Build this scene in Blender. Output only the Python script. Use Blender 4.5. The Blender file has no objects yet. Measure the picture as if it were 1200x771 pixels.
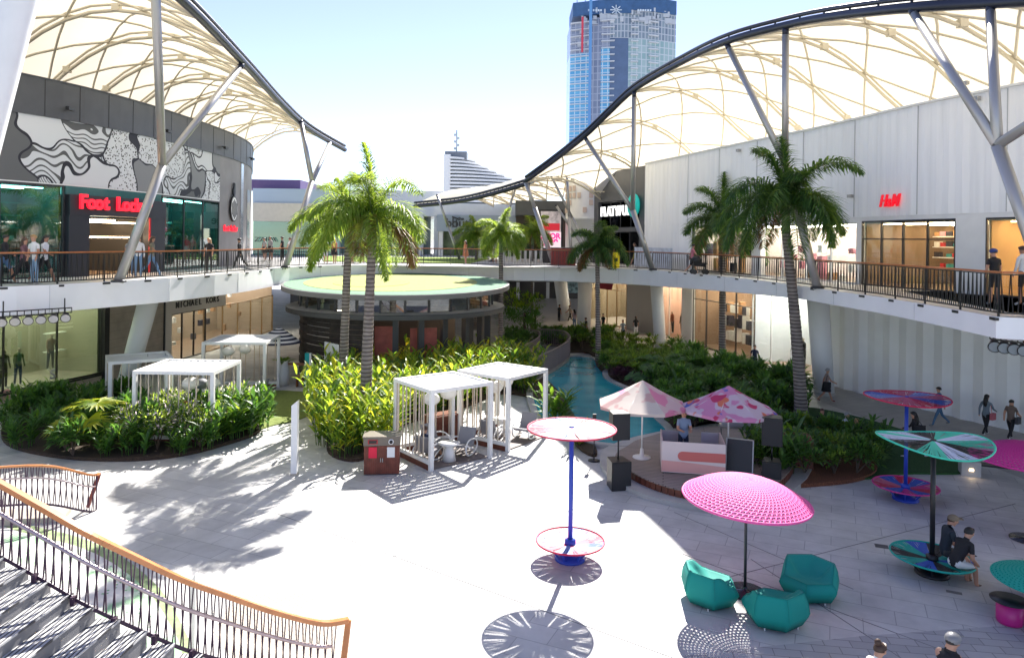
import bpy, bmesh, math, random
from mathutils import Vector, Matrix
R = math.radians
random.seed(11)
S = bpy.context.scene
C = S.collection
# ------------------------------------------------------------------ camera, world, sun, exposure
F, H0, CZ, ROLL = 850.0, 281.0, 7.5, R(0.75)
cam = bpy.data.objects.new('camera', bpy.data.cameras.new('camera')); C.objects.link(cam)
cam.location = (0, 0, CZ)
cam.matrix_world = Matrix.Translation((0, 0, CZ)) @ Matrix.Rotation(R(90), 4, 'X') @ Matrix.Rotation(ROLL, 4, 'Z')
cam.data.sensor_width = 36; cam.data.lens = F / 1200 * 36
cam.data.shift_y = -(385.5 - H0) / 1200
cam.data.clip_start = 0.1; cam.data.clip_end = 3000
S.camera = cam
SUN_EL, SUN_AZ = 41.0, 14.5
w = bpy.data.worlds.new('World'); S.world = w; w.use_nodes = True
nt = w.node_tree; sk = nt.nodes.new('ShaderNodeTexSky'); sk.sky_type = 'NISHITA'; sk.sun_disc = False
sk.sun_elevation = R(SUN_EL); sk.sun_rotation = R(SUN_AZ); sk.air_density = 0.85; sk.dust_density = 0.05; sk.ozone_density = 3.0
hs = nt.nodes.new('ShaderNodeHueSaturation'); hs.inputs['Hue'].default_value = .518; hs.inputs['Saturation'].default_value = .86; nt.links.new(sk.outputs[0], hs.inputs['Color']); nt.links.new(hs.outputs[0], nt.nodes['Background'].inputs[0]); nt.nodes['Background'].inputs[1].default_value = 0.088
sl = bpy.data.lights.new('sun', 'SUN'); sl.energy = 5.0; sl.angle = R(0.5); sl.color = (1.0, 0.95, 0.88)
so = bpy.data.objects.new('sun', sl); C.objects.link(so)
sdir = Vector((math.sin(R(SUN_AZ)) * math.cos(R(SUN_EL)), math.cos(R(SUN_AZ)) * math.cos(R(SUN_EL)), math.sin(R(SUN_EL))))
so.location = sdir * 60; so.rotation_euler = sdir.to_track_quat('Z', 'Y').to_euler()
vs = S.view_settings; vs.view_transform = 'Standard'; vs.look = 'None'; vs.gamma = 1; vs.use_curve_mapping = False
vs.exposure = 1.4
S.render.engine = 'CYCLES'
# ------------------------------------------------------------------ picture -> place helpers
def unroll(px, py):
    dx, dy = px - 600, py - H0
    return dx * math.cos(ROLL) + dy * math.sin(ROLL), -dx * math.sin(ROLL) + dy * math.cos(ROLL)
def G(px, py, z=0.0):
    X, Y = unroll(px, py); d = (CZ - z) * F / Y
    return (X * d / F, d)
def G3(px, py, z=0.0):
    x, y = G(px, py, z); return (x, y, z)
def D(px, py, d):
    X, Y = unroll(px, py); return (X * d / F, d, CZ - Y * d / F)
# ------------------------------------------------------------------ materials
def lin(c):
    if isinstance(c, str):
        c = [int(c[i:i + 2], 16) / 255 for i in (0, 2, 4)]
        c = [x / 12.92 if x <= 0.04045 else ((x + 0.055) / 1.055) ** 2.4 for x in c]
    return tuple(c)
MC = {}
def mat(name, col, rough=0.6, metal=0.0, var=0.0, vs=3.0, bump=0.0, bs=20.0, emit=0.0, spec=0.5, coat=0.0):
    if name in MC: return MC[name]
    m = bpy.data.materials.new(name); m.use_nodes = True; MC[name] = m
    n = m.node_tree.nodes; l = m.node_tree.links; b = n['Principled BSDF']
    c = lin(col)
    b.inputs['Base Color'].default_value = (*c, 1); b.inputs['Roughness'].default_value = rough
    b.inputs['Metallic'].default_value = metal; b.inputs['Specular IOR Level'].default_value = spec
    if coat: b.inputs['Coat Weight'].default_value = coat
    if emit: b.inputs['Emission Color'].default_value = (*c, 1); b.inputs['Emission Strength'].default_value = emit
    if var or bump:
        tc = n.new('ShaderNodeTexCoord')
        if var:
            no = n.new('ShaderNodeTexNoise'); no.inputs['Scale'].default_value = vs; no.inputs['Detail'].default_value = 5
            l.new(tc.outputs['Object'], no.inputs[0])
            r = n.new('ShaderNodeValToRGB'); e = r.color_ramp.elements
            e[0].position = 0.3; e[1].position = 0.7
            e[0].color = (*[max(0, x * (1 - var)) for x in c], 1); e[1].color = (*[min(1, x * (1 + var)) for x in c], 1)
            l.new(no.outputs[0], r.inputs[0]); l.new(r.outputs[0], b.inputs['Base Color'])
        if bump:
            nb = n.new('ShaderNodeTexNoise'); nb.inputs['Scale'].default_value = bs; nb.inputs['Detail'].default_value = 4
            l.new(tc.outputs['Object'], nb.inputs[0])
            bp = n.new('ShaderNodeBump'); bp.inputs['Strength'].default_value = bump; bp.inputs['Distance'].default_value = 0.02
            l.new(nb.outputs[0], bp.inputs['Height']); l.new(bp.outputs[0], b.inputs['Normal'])
    return m
def leafmat(name, col, tcol=None, tr=0.45, rough=0.45):
    if name in MC: return MC[name]
    m = bpy.data.materials.new(name); m.use_nodes = True; MC[name] = m
    n = m.node_tree.nodes; l = m.node_tree.links; b = n['Principled BSDF']; c = lin(col)
    b.inputs['Roughness'].default_value = rough
    tc = n.new('ShaderNodeTexCoord'); no = n.new('ShaderNodeTexNoise'); no.inputs['Scale'].default_value = 4; no.inputs['Detail'].default_value = 3
    l.new(tc.outputs['Object'], no.inputs[0])
    r = n.new('ShaderNodeValToRGB'); e = r.color_ramp.elements; e[0].position = .3; e[1].position = .7
    e[0].color = (*[x * .65 for x in c], 1); e[1].color = (*[min(1, x * 1.4) for x in c], 1)
    l.new(no.outputs[0], r.inputs[0]); l.new(r.outputs[0], b.inputs['Base Color'])
    t = n.new('ShaderNodeBsdfTranslucent'); t.inputs[0].default_value = (*lin(tcol or col), 1)
    mx = n.new('ShaderNodeMixShader'); mx.inputs[0].default_value = tr
    l.new(b.outputs[0], mx.inputs[1]); l.new(t.outputs[0], mx.inputs[2]); l.new(mx.outputs[0], n['Material Output'].inputs[0])
    return m
def glass(name, tint, gl=0.25, rough=0.02):
    if name in MC: return MC[name]
    m = bpy.data.materials.new(name); m.use_nodes = True; MC[name] = m
    n = m.node_tree.nodes; l = m.node_tree.links
    t = n.new('ShaderNodeBsdfTransparent'); t.inputs[0].default_value = (*lin(tint), 1)
    g = n.new('ShaderNodeBsdfGlossy'); g.inputs[1].default_value = rough; g.inputs[0].default_value = (.9, .95, .95, 1)
    f = n.new('ShaderNodeFresnel'); f.inputs[0].default_value = 1.45
    a = n.new('ShaderNodeMath'); a.operation = 'ADD'; a.inputs[1].default_value = gl; a.use_clamp = True
    ge = n.new('ShaderNodeNewGeometry'); iv = n.new('ShaderNodeMath'); iv.operation = 'SUBTRACT'; iv.inputs[0].default_value = 1; l.new(ge.outputs['Backfacing'], iv.inputs[1])
    ml = n.new('ShaderNodeMath'); ml.operation = 'MULTIPLY'; l.new(a.outputs[0], ml.inputs[0]); l.new(iv.outputs[0], ml.inputs[1])
    mx = n.new('ShaderNodeMixShader'); l.new(f.outputs[0], a.inputs[0]); l.new(ml.outputs[0], mx.inputs[0])
    l.new(t.outputs[0], mx.inputs[1]); l.new(g.outputs[0], mx.inputs[2]); l.new(mx.outputs[0], n['Material Output'].inputs[0])
    return m
def membrane(name, col, tr):
    m = bpy.data.materials.new(name); m.use_nodes = True; MC[name] = m
    n = m.node_tree.nodes; l = m.node_tree.links; b = n['Principled BSDF']
    b.inputs['Base Color'].default_value = (*lin(col), 1); b.inputs['Roughness'].default_value = .6
    t = n.new('ShaderNodeBsdfTranslucent'); t.inputs[0].default_value = (*lin(tr), 1)
    mx = n.new('ShaderNodeMixShader'); mx.inputs[0].default_value = .36
    tc = n.new('ShaderNodeTexCoord'); no = n.new('ShaderNodeTexNoise'); no.inputs['Scale'].default_value = .6; no.inputs['Detail'].default_value = 6
    l.new(tc.outputs['Object'], no.inputs[0]); mr = n.new('ShaderNodeMapRange'); mr.inputs[3].default_value = .44; mr.inputs[4].default_value = .52
    l.new(no.outputs[0], mr.inputs[0]); l.new(mr.outputs[0], mx.inputs[0])
    l.new(b.outputs[0], mx.inputs[1]); l.new(t.outputs[0], mx.inputs[2]); l.new(mx.outputs[0], n['Material Output'].inputs[0])
    return m
# paving: large slabs with fine joints, stains and tone changes
def paving(name, c1, c2, mortar, bw, bh, rot=0.0, ms=.006, stain=.25):
    m = bpy.data.materials.new(name); m.use_nodes = True; MC[name] = m
    n = m.node_tree.nodes; l = m.node_tree.links; b = n['Principled BSDF']; b.inputs['Roughness'].default_value = .62
    tc = n.new('ShaderNodeTexCoord'); mp = n.new('ShaderNodeMapping'); mp.inputs['Rotation'].default_value = (0, 0, R(rot))
    l.new(tc.outputs['Object'], mp.inputs[0])
    br = n.new('ShaderNodeTexBrick'); br.inputs['Scale'].default_value = 1; br.inputs['Mortar Size'].default_value = ms
    br.inputs['Brick Width'].default_value = bw; br.inputs['Row Height'].default_value = bh; br.inputs['Bias'].default_value = -.2
    br.inputs['Color1'].default_value = (*lin(c1), 1); br.inputs['Color2'].default_value = (*lin(c2), 1); br.inputs['Mortar'].default_value = (*lin(mortar), 1)
    l.new(mp.outputs[0], br.inputs[0])
    no = n.new('ShaderNodeTexNoise'); no.inputs['Scale'].default_value = .55; no.inputs['Detail'].default_value = 9; no.inputs['Roughness'].default_value = .65
    l.new(tc.outputs['Object'], no.inputs[0])
    mr = n.new('ShaderNodeMapRange'); mr.inputs[1].default_value = .3; mr.inputs[2].default_value = .7; mr.inputs[3].default_value = 1 - stain; mr.inputs[4].default_value = 1 + stain * .4
    l.new(no.outputs[0], mr.inputs[0])
    vm = n.new('ShaderNodeVectorMath'); vm.operation = 'SCALE'; l.new(br.outputs[0], vm.inputs[0]); l.new(mr.outputs[0], vm.inputs['Scale'])
    l.new(vm.outputs[0], b.inputs['Base Color'])
    n2 = n.new('ShaderNodeTexNoise'); n2.inputs['Scale'].default_value = 30; l.new(tc.outputs['Object'], n2.inputs[0])
    bp = n.new('ShaderNodeBump'); bp.inputs['Strength'].default_value = .15; bp.inputs['Distance'].default_value = .01
    l.new(n2.outputs[0], bp.inputs['Height']); l.new(bp.outputs[0], b.inputs['Normal'])
    return m
# ------------------------------------------------------------------ mesh builder
class MB:
    def __init__(s): s.v = []; s.f = []; s.m = []; s.mi = 0; s.smooth = []; s.sm = False; s.uv = None
    def face(s, *idx): s.f.append(tuple(idx)); s.m.append(s.mi); s.smooth.append(s.sm)
    def add(s, *p):
        i = len(s.v); s.v += [tuple(q) for q in p]; return i
    def poly(s, *pts): i = s.add(*pts); s.face(*range(i, i + len(pts))); return s
    def hexa(s, b, t):     # bottom 4, top 4
        i = s.add(*b, *t)
        s.face(i + 3, i + 2, i + 1, i); s.face(i + 4, i + 5, i + 6, i + 7)
        for k in range(4): s.face(i + k, i + (k + 1) % 4, i + 4 + (k + 1) % 4, i + 4 + k)
        return s
    def box(s, cx, cy, z0, sx, sy, sz, rz=0.0):
        c, n = math.cos(rz), math.sin(rz)
        q = [(cx + c * a * sx / 2 - n * b * sy / 2, cy + n * a * sx / 2 + c * b * sy / 2) for a, b in ((-1, -1), (1, -1), (1, 1), (-1, 1))]
        return s.hexa([(*p, z0) for p in q], [(*p, z0 + sz) for p in q])
    def prism(s, pts, z0, z1):
        n = len(pts); i = s.add(*[(p[0], p[1], z0) for p in pts], *[(p[0], p[1], z1) for p in pts])
        s.face(*[i + k for k in reversed(range(n))]); s.face(*[i + n + k for k in range(n)])
        for k in range(n): s.face(i + k, i + (k + 1) % n, i + n + (k + 1) % n, i + n + k)
        return s
    def sheet(s, pts, z): return s.poly(*[(p[0], p[1], z) for p in pts])
    def bar(s, p, q, w, h=None):
        h = h or w; p, q = Vector(p), Vector(q); d = (q - p)
        if d.length < 1e-6: return s
        d.normalize(); up = Vector((0, 0, 1)) if abs(d.z) < .95 else Vector((0, 1, 0))
        a = d.cross(up).normalized(); b = a.cross(d).normalized()
        o = [a * -w / 2 - b * h / 2, a * w / 2 - b * h / 2, a * w / 2 + b * h / 2, a * -w / 2 + b * h / 2]
        return s.hexa([p + k for k in o], [q + k for k in o])
    def tube(s, pts, r, n=8, cap=True):
        pts = [Vector(p) for p in pts]; N = len(pts); rr = r if isinstance(r, (list, tuple)) else [r] * N
        ref = None; rings = []
        old = s.sm; s.sm = True
        for k in range(N):
            d = (pts[min(k + 1, N - 1)] - pts[max(k - 1, 0)]).normalized()
            if ref is None:
                ref = Vector((0, 0, 1)) if abs(d.z) < .9 else Vector((1, 0, 0))
            a = d.cross(ref)
            if a.length < 1e-4: a = d.cross(Vector((0, 1, 0)))
            a.normalize(); b = a.cross(d).normalized(); ref = b
            rings.append(s.add(*[pts[k] + (a * math.cos(2 * math.pi * j / n) + b * math.sin(2 * math.pi * j / n)) * rr[k] for j in range(n)]))
        for k in range(N - 1):
            for j in range(n): s.face(rings[k] + j, rings[k + 1] + j, rings[k + 1] + (j + 1) % n, rings[k] + (j + 1) % n)
        s.sm = False
        if cap: s.face(*[rings[0] + j for j in range(n)]); s.face(*[rings[-1] + j for j in reversed(range(n))])
        s.sm = old; return s
    def lathe(s, prof, n=24, c=(0, 0, 0), smooth=True, cap=False):
        old = s.sm; s.sm = smooth; rg = []
        for r, z in prof: rg.append(s.add(*[(c[0] + r * math.cos(2 * math.pi * j / n), c[1] + r * math.sin(2 * math.pi * j / n), c[2] + z) for j in range(n)]))
        for k in range(len(prof) - 1):
            for j in range(n): s.face(rg[k] + j, rg[k] + (j + 1) % n, rg[k + 1] + (j + 1) % n, rg[k + 1] + j)
        s.sm = False
        if cap: s.face(*[rg[0] + j for j in reversed(range(n))]); s.face(*[rg[-1] + j for j in range(n)])
        s.sm = old; return s
    def ball(s, c, r, n=12, sc=(1, 1, 1)):
        m = n // 2; old = s.sm; s.sm = True
        rg = []
        for k in range(m + 1):
            t = math.pi * k / m; q = max(math.sin(t), 1e-3)
            rg.append(s.add(*[(c[0] + r * sc[0] * q * math.cos(2 * math.pi * j / n), c[1] + r * sc[1] * q * math.sin(2 * math.pi * j / n), c[2] - r * sc[2] * math.cos(t)) for j in range(n)]))
        for k in range(m):
            for j in range(n): s.face(rg[k] + j, rg[k] + (j + 1) % n, rg[k + 1] + (j + 1) % n, rg[k + 1] + j)
        s.sm = old; return s
    def build(s, name, mats, parent=None, world=True):
        if not isinstance(mats, (list, tuple)): mats = [mats]
        off = Vector((0, 0, 0))
        if parent is not None and world:
            p = parent
            while p: off += p.location; p = p.parent
        me = bpy.data.meshes.new(name)
        me.from_pydata([(a[0] - off.x, a[1] - off.y, a[2] - off.z) for a in s.v], [], s.f)
        for m in mats: me.materials.append(m)
        me.polygons.foreach_set('material_index', s.m); me.polygons.foreach_set('use_smooth', s.smooth)
        if s.uv:
            u = me.uv_layers.new(name='UVMap')
            for p in me.polygons:
                for li in p.loop_indices: u.data[li].uv = s.uv[me.loops[li].vertex_index]
        me.update()
        o = bpy.data.objects.new(name, me); C.objects.link(o)
        if parent is not None: o.parent = parent
        return o
def tag(o, label=None, cat=None, group=None, kind=None):
    if label: o['label'] = label
    if cat: o['category'] = cat
    if group: o['group'] = group
    if kind: o['kind'] = kind
    return o
def thing(name, label, cat, loc=(0, 0, 0), rz=0.0, group=None):
    o = bpy.data.objects.new(name, None); C.objects.link(o); o.empty_display_size = .2
    o.location = loc if len(loc) == 3 else (*loc, 0); o.rotation_euler = (0, 0, rz)
    return tag(o, label, cat, group)
def struct(name, b, m): return tag(b.build(name, m), kind='structure')
KIDS = {}
def copy_tree(o, parent=None):
    kids = [c for c in C.objects if c.parent == o] if o not in KIDS else KIDS[o]
    KIDS[o] = kids
    c = o.copy(); C.objects.link(c)
    if parent is not None: c.parent = parent
    for k in kids: copy_tree(k, c)
    return c
def dup(o, loc, rz=0.0, label=None, group=None, sc=None):
    c = copy_tree(o); c.location = loc if len(loc) == 3 else (*loc, 0); c.rotation_euler = (0, 0, rz)
    if label: c['label'] = label
    if group: c['group'] = group
    if sc: c.scale = (sc, sc, sc) if not isinstance(sc, tuple) else sc
    return c
class Proto:      # first placing moves the source itself, later ones copy it
    def __init__(s, o): s.o = o; s.used = False
    def put(s, loc, rz=0, label=None, group=None, sc=None):
        loc = loc if len(loc) == 3 else (*loc, 0)
        if s.used: return dup(s.o, loc, rz, label, group, sc)
        s.used = True; o = s.o; o.location = loc; o.rotation_euler = (0, 0, rz)
        if label: o['label'] = label
        if group: o['group'] = group
        if sc: o.scale = (sc, sc, sc) if not isinstance(sc, tuple) else sc
        return o
def smooth(pts, n=6):
    out = []; P = [Vector(p) for p in pts]; N = len(P)
    for i in range(N - 1):
        a, b, c, d = P[max(i - 1, 0)], P[i], P[i + 1], P[min(i + 2, N - 1)]
        for k in range(n):
            t = k / n
            out.append(tuple(.5 * ((2 * b) + (c - a) * t + (2 * a - 5 * b + 4 * c - d) * t * t + (3 * b - a - 3 * c + d) * t ** 3)))
    out.append(tuple(P[-1])); return out
def closed(pts, n=6):
    P = [Vector(p) for p in pts]; N = len(P); out = []
    for i in range(N):
        a, b, c, d = P[i - 1], P[i], P[(i + 1) % N], P[(i + 2) % N]
        for k in range(n):
            t = k / n
            out.append(tuple(.5 * ((2 * b) + (c - a) * t + (2 * a - 5 * b + 4 * c - d) * t * t + (3 * b - a - 3 * c + d) * t ** 3)))
    return out
class Path:       # a plan line (x, y) measured by arc length; n points towards the courtyard
    def __init__(s, pts, toward=(0, 32)):
        s.p = [Vector(p[:2]) for p in pts]; s.L = [0]
        for a, b in zip(s.p, s.p[1:]): s.L.append(s.L[-1] + (b - a).length)
        s.len = s.L[-1]; s.c = Vector(toward)
        m = s.raw(s.len / 2); s.sg = 1
        if (s.c - m[0]).dot(m[1]) < 0: s.sg = -1
    def raw(s, t):
        k = 0
        t = max(0, min(s.len, t))
        while k < len(s.p) - 2 and s.L[k + 1] < t: k += 1
        a, b = s.p[k], s.p[k + 1]; d = (b - a).normalized(); q = a + d * (t - s.L[k])
        return q, Vector((d.y, -d.x)), d
    def at(s, t, off=0.0):
        q, n, d = s.raw(t); return q + n * s.sg * off
    def nrm(s, t): return s.raw(t)[1] * s.sg
    def px(s, px, py=300):
        X, _ = unroll(px, py); k = X / F; best = None
        for i in range(len(s.p) - 1):
            a, b = s.p[i], s.p[i + 1]; fa, fb = a.x - k * a.y, b.x - k * b.y
            if fa * fb <= 0 and fa != fb:
                u = fa / (fa - fb); t = s.L[i] + u * (b - a).length
                if best is None: best = t
        return best
    def ts(s, a, b, step=1.0):
        if a > b: a, b = b, a
        n = max(1, int(math.ceil((b - a) / step))); return [a + (b - a) * i / n for i in range(n + 1)]
    def slab(s, mb, t0, t1, z0, z1, off, th, step=1.0):      # curved box on the wall line
        T = s.ts(t0, t1, step); n = len(T); i = mb.add(*[(*s.at(t, o), z) for z in (z0, z1) for o in (off, off + th) for t in T])
        A, B, Cc, Dd = i, i + n, i + 2 * n, i + 3 * n
        for k in range(n - 1):
            mb.face(B + k, B + k + 1, Dd + k + 1, Dd + k); mb.face(A + k + 1, A + k, Cc + k, Cc + k + 1)
            mb.face(Cc + k, Dd + k, Dd + k + 1, Cc + k + 1); mb.face(A + k, A + k + 1, B + k + 1, B + k)
        mb.face(A, B, Dd, Cc); mb.face(A + n - 1, Cc + n - 1, Dd + n - 1, B + n - 1)
        return mb
# ------------------------------------------------------------------ common materials
CONC = mat('pale_concrete', (.40, .395, .385), .6, var=.12, vs=1.2, bump=.1)
WHITE = mat('white_paint', (.80, .80, .79), .42, var=.03, vs=2)
WSTEEL = mat('grey_steel', (.36, .355, .35), .38, .55, var=.08, vs=3)
DARK = mat('charcoal_metal', (.035, .036, .042), .45)
BLACK = mat('black_powder_coat', (.012, .012, .014), .4)
PANEL = mat('dark_grey_panel', (.075, .08, .092), .45, var=.1, vs=1.5)
WOOD = mat('red_brown_timber', (.13, .035, .018), .5, var=.35, vs=6)
COPPER = mat('orange_timber_rail', (.42, .14, .045), .38, var=.15, vs=4)
DSOIL = mat('dark_soil', (.05, .032, .02), .95, var=.5, vs=25, bump=.6, bs=40)
SOIL = mat('brown_mulch', (.16, .06, .03), .95, var=.5, vs=25, bump=.6, bs=40)
GLS = glass('clear_glass', 'F2F6F5', .04)
TEALG = glass('teal_tinted_glass', '8CC6C2', .10)
WARM = mat('warm_shop_light', (1.0, .72, .42), emit=16)
COOL = mat('white_shop_light', (1.0, .93, .82), emit=15)
CREAM = mat('cream_wall', (.62, .58, .50), .6, var=.05)
BEIGE = mat('beige_stone', (.42, .37, .31), .6, var=.15, vs=1.5)
SKIN = mat('skin', (.50, .27, .18), .5)
SKIN2 = mat('tanned_skin', (.36, .18, .11), .5)
def text(name, body, loc, rz, size, m, parent, ext=.03, bold=.0, align='CENTER', shear=0, sx=1.0):
    cu = bpy.data.curves.new(name, 'FONT'); cu.body = body; cu.size = size; cu.extrude = ext; cu.offset = bold
    cu.align_x = align; cu.align_y = 'CENTER'; cu.shear = shear; cu.materials.append(m)
    o = bpy.data.objects.new(name, cu); C.objects.link(o)
    off = Vector((0, 0, 0)); p = parent
    while p: off += p.location; p = p.parent
    C.objects.unlink(o)
    me = bpy.data.meshes.new_from_object(o); bpy.data.objects.remove(o)
    if not me.materials: me.materials.append(m)
    o = bpy.data.objects.new(name, me); C.objects.link(o)
    o.parent = parent; o.location = Vector(loc) - off; o.rotation_euler = (R(90), 0, rz); o.scale = (sx, 1, 1)
    return o
# ================================================================== GROUND
PAVE = paving('plaza_paving_mat', (.58, .575, .56), (.50, .496, .49), (.33, .33, .33), 1.2, .6, 24, .009, .32)
struct('plaza_paving', MB().sheet([(-900, -30), (900, -30), (900, 1800), (-900, 1800)], 0), PAVE)
band = paving('dark_band_mat', (.42, .42, .43), (.32, .32, .335), (.22, .22, .22), .5, .25, 8, .01, .15)
struct('stone_band_path', MB().sheet([G(800, 768), G(1010, 745), G(1330, 722), G(1390, 760), G(800, 830)], .004), band)
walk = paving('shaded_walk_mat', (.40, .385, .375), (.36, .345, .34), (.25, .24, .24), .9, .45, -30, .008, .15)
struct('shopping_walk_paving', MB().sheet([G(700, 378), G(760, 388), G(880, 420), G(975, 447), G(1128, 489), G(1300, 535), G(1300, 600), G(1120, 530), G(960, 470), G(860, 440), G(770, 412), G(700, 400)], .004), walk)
fine = paving('fine_beige_paver_mat', (.52, .45, .37), (.46, .41, .34), (.28, .25, .21), .22, .11, 40, .008, .15)
struct('beige_paver_path', MB().sheet([G(280, 690), G(330, 655), G(385, 690), G(420, 760), G(440, 860), G(330, 860), G(250, 740)], .005), fine)
gb = MB()
for a, b in (((320, 600), (790, 771)), ((0, 0), (0, 0)), ((400, 668), (700, 590)), ((560, 560), (1100, 760)), ((760, 700), (1190, 590)), ((880, 655), (1100, 800)), ((790, 600), (1000, 690))):
    if a[0]:
        p, q = G3(*a, .0), G3(*b, .0); gb.bar((p[0], p[1], .003), (q[0], q[1], .003), .02, .004)
struct('paving_expansion_joints', gb, mat('joint', (.2, .2, .2), .9))
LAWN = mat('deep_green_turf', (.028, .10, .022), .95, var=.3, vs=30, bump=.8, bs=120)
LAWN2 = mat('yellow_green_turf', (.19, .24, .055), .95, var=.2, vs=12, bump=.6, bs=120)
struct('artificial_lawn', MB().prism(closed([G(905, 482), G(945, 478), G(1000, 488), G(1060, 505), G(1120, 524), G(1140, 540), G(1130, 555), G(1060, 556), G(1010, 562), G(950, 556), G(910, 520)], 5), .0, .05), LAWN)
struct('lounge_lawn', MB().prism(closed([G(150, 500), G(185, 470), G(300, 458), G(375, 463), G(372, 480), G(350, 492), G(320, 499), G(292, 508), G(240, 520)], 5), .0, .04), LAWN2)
# pool
wm = mat('pool_water_mat', (.012, .17, .215), .08, spec=.4); n = wm.node_tree.nodes; l = wm.node_tree.links
tc = n.new('ShaderNodeTexCoord'); nz = n.new('ShaderNodeTexNoise'); nz.inputs['Scale'].default_value = 2.5; nz.inputs['Detail'].default_value = 4; l.new(tc.outputs['Object'], nz.inputs[0])
bp = n.new('ShaderNodeBump'); bp.inputs['Strength'].default_value = .35; bp.inputs['Distance'].default_value = .05; l.new(nz.outputs[0], bp.inputs['Height']); l.new(bp.outputs[0], n['Principled BSDF'].inputs['Normal'])
cr = n.new('ShaderNodeValToRGB'); cr.color_ramp.elements[0].color = (.015, .26, .33, 1); cr.color_ramp.elements[1].color = (.05, .42, .48, 1); cr.color_ramp.elements[0].position = .35; cr.color_ramp.elements[1].position = .7
n3 = n.new('ShaderNodeTexNoise'); n3.inputs['Scale'].default_value = .5; l.new(tc.outputs['Object'], n3.inputs[0]); l.new(n3.outputs[0], cr.inputs[0]); l.new(cr.outputs[0], n['Principled BSDF'].inputs['Base Color'])
POOL = closed([G(640, 424), G(668, 420), G(690, 421), G(706, 430), G(707, 444), G(728, 456), G(765, 472), G(765, 490), G(780, 506), G(770, 519), G(735, 524), G(705, 523), G(650, 508), G(630, 485), G(625, 455)], 6)
struct('pool_water', MB().sheet(POOL, .09), wm)
pb = MB(); Pp = Path(POOL + [POOL[0]], G(690, 470)); Pp.slab(pb, 0, Pp.len, 0, .16, -.3, .3, .6)
struct('pool_coping', pb, CONC)
# planting beds
bed_left = closed([G(8, 522), G(60, 536), G(130, 541), G(200, 537), G(258, 524), G(305, 506), G(285, 490), G(235, 500), G(160, 488), G(110, 474), G(40, 480), G(5, 500)], 5)
bed_mid = closed([G(385, 532), G(420, 541), G(470, 520), G(520, 492), G(570, 478), G(640, 470), G(655, 500), G(690, 530), G(655, 515), G(640, 445), G(560, 440), G(470, 445), G(400, 458), G(378, 480), G(384, 505)], 5)
bed_right = closed([G(700, 432), G(690, 415), G(650, 412), G(640, 396), G(690, 398), G(760, 415), G(850, 442), G(925, 470), G(945, 484), G(890, 500), G(840, 500), G(800, 506), G(780, 500), G(772, 470), G(735, 452), G(714, 444)], 5)
bed_front = closed([G(880, 545), G(905, 570), G(960, 570), G(1010, 563), G(1028, 550), G(1010, 530), G(960, 515), G(905, 518)], 5)
bed_mid = closed([G(385, 532), G(420, 541), G(452, 522), G(470, 500), G(545, 478), G(592, 462), G(648, 478), G(676, 524), G(700, 532), G(672, 488), G(652, 458), G(625, 440), G(560, 436), G(470, 442), G(400, 456), G(378, 480), G(384, 505)], 5)
for bd, h, ms_ in ((bed_left, .12, DSOIL), (bed_mid, .12, DSOIL), (bed_right, .14, DSOIL), (bed_front, .12, SOIL)):
    struct('mulch_bed', MB().prism(bd, 0, h), ms_)
# green and white water-play carpet beside the stair
pm = mat('speckled_ground_mat', (.7, .7, .68), .8); n = pm.node_tree.nodes; l = pm.node_tree.links
tc = n.new('ShaderNodeTexCoord'); vo = n.new('ShaderNodeTexVoronoi'); vo.inputs['Scale'].default_value = 7; l.new(tc.outputs['Object'], vo.inputs[0])
r1 = n.new('ShaderNodeValToRGB'); r1.color_ramp.elements[0].position = .16; r1.color_ramp.elements[0].color = (.1, .32, .13, 1); r1.color_ramp.elements[1].position = .24; r1.color_ramp.elements[1].color = (.66, .64, .62, 1)
nz = n.new('ShaderNodeTexNoise'); nz.inputs['Scale'].default_value = 1.1; nz.inputs['Detail'].default_value = 6; l.new(tc.outputs['Object'], nz.inputs[0])
r2 = n.new('ShaderNodeValToRGB'); r2.color_ramp.elements[0].position = .5; r2.color_ramp.elements[0].color = (0, 0, 0, 1); r2.color_ramp.elements[1].position = .62
mx = n.new('ShaderNodeMix'); mx.data_type = 'RGBA'; mx.inputs[7].default_value = (.30, .50, .30, 1)
l.new(vo.outputs[0], r1.inputs[0]); l.new(nz.outputs[0], r2.inputs[0]); l.new(r2.outputs[0], mx.inputs[0]); l.new(r1.outputs[0], mx.inputs[6]); l.new(mx.outputs[2], n['Principled BSDF'].inputs['Base Color'])
rim = closed([G(-40, 620), G(40, 628), G(110, 648), G(165, 685), G(198, 730), G(210, 780), G(120, 840), G(-60, 840)], 5)
struct('mossy_border_paving', MB().sheet(closed([G(-40, 612), G(45, 618), G(120, 640), G(178, 680), G(212, 730), G(222, 785), G(120, 880), G(-60, 880)], 5), .006), mat('green_border', (.28, .36, .18), .9, var=.35, vs=4))
struct('speckled_play_paving', MB().sheet(rim, .010), pm)
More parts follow.
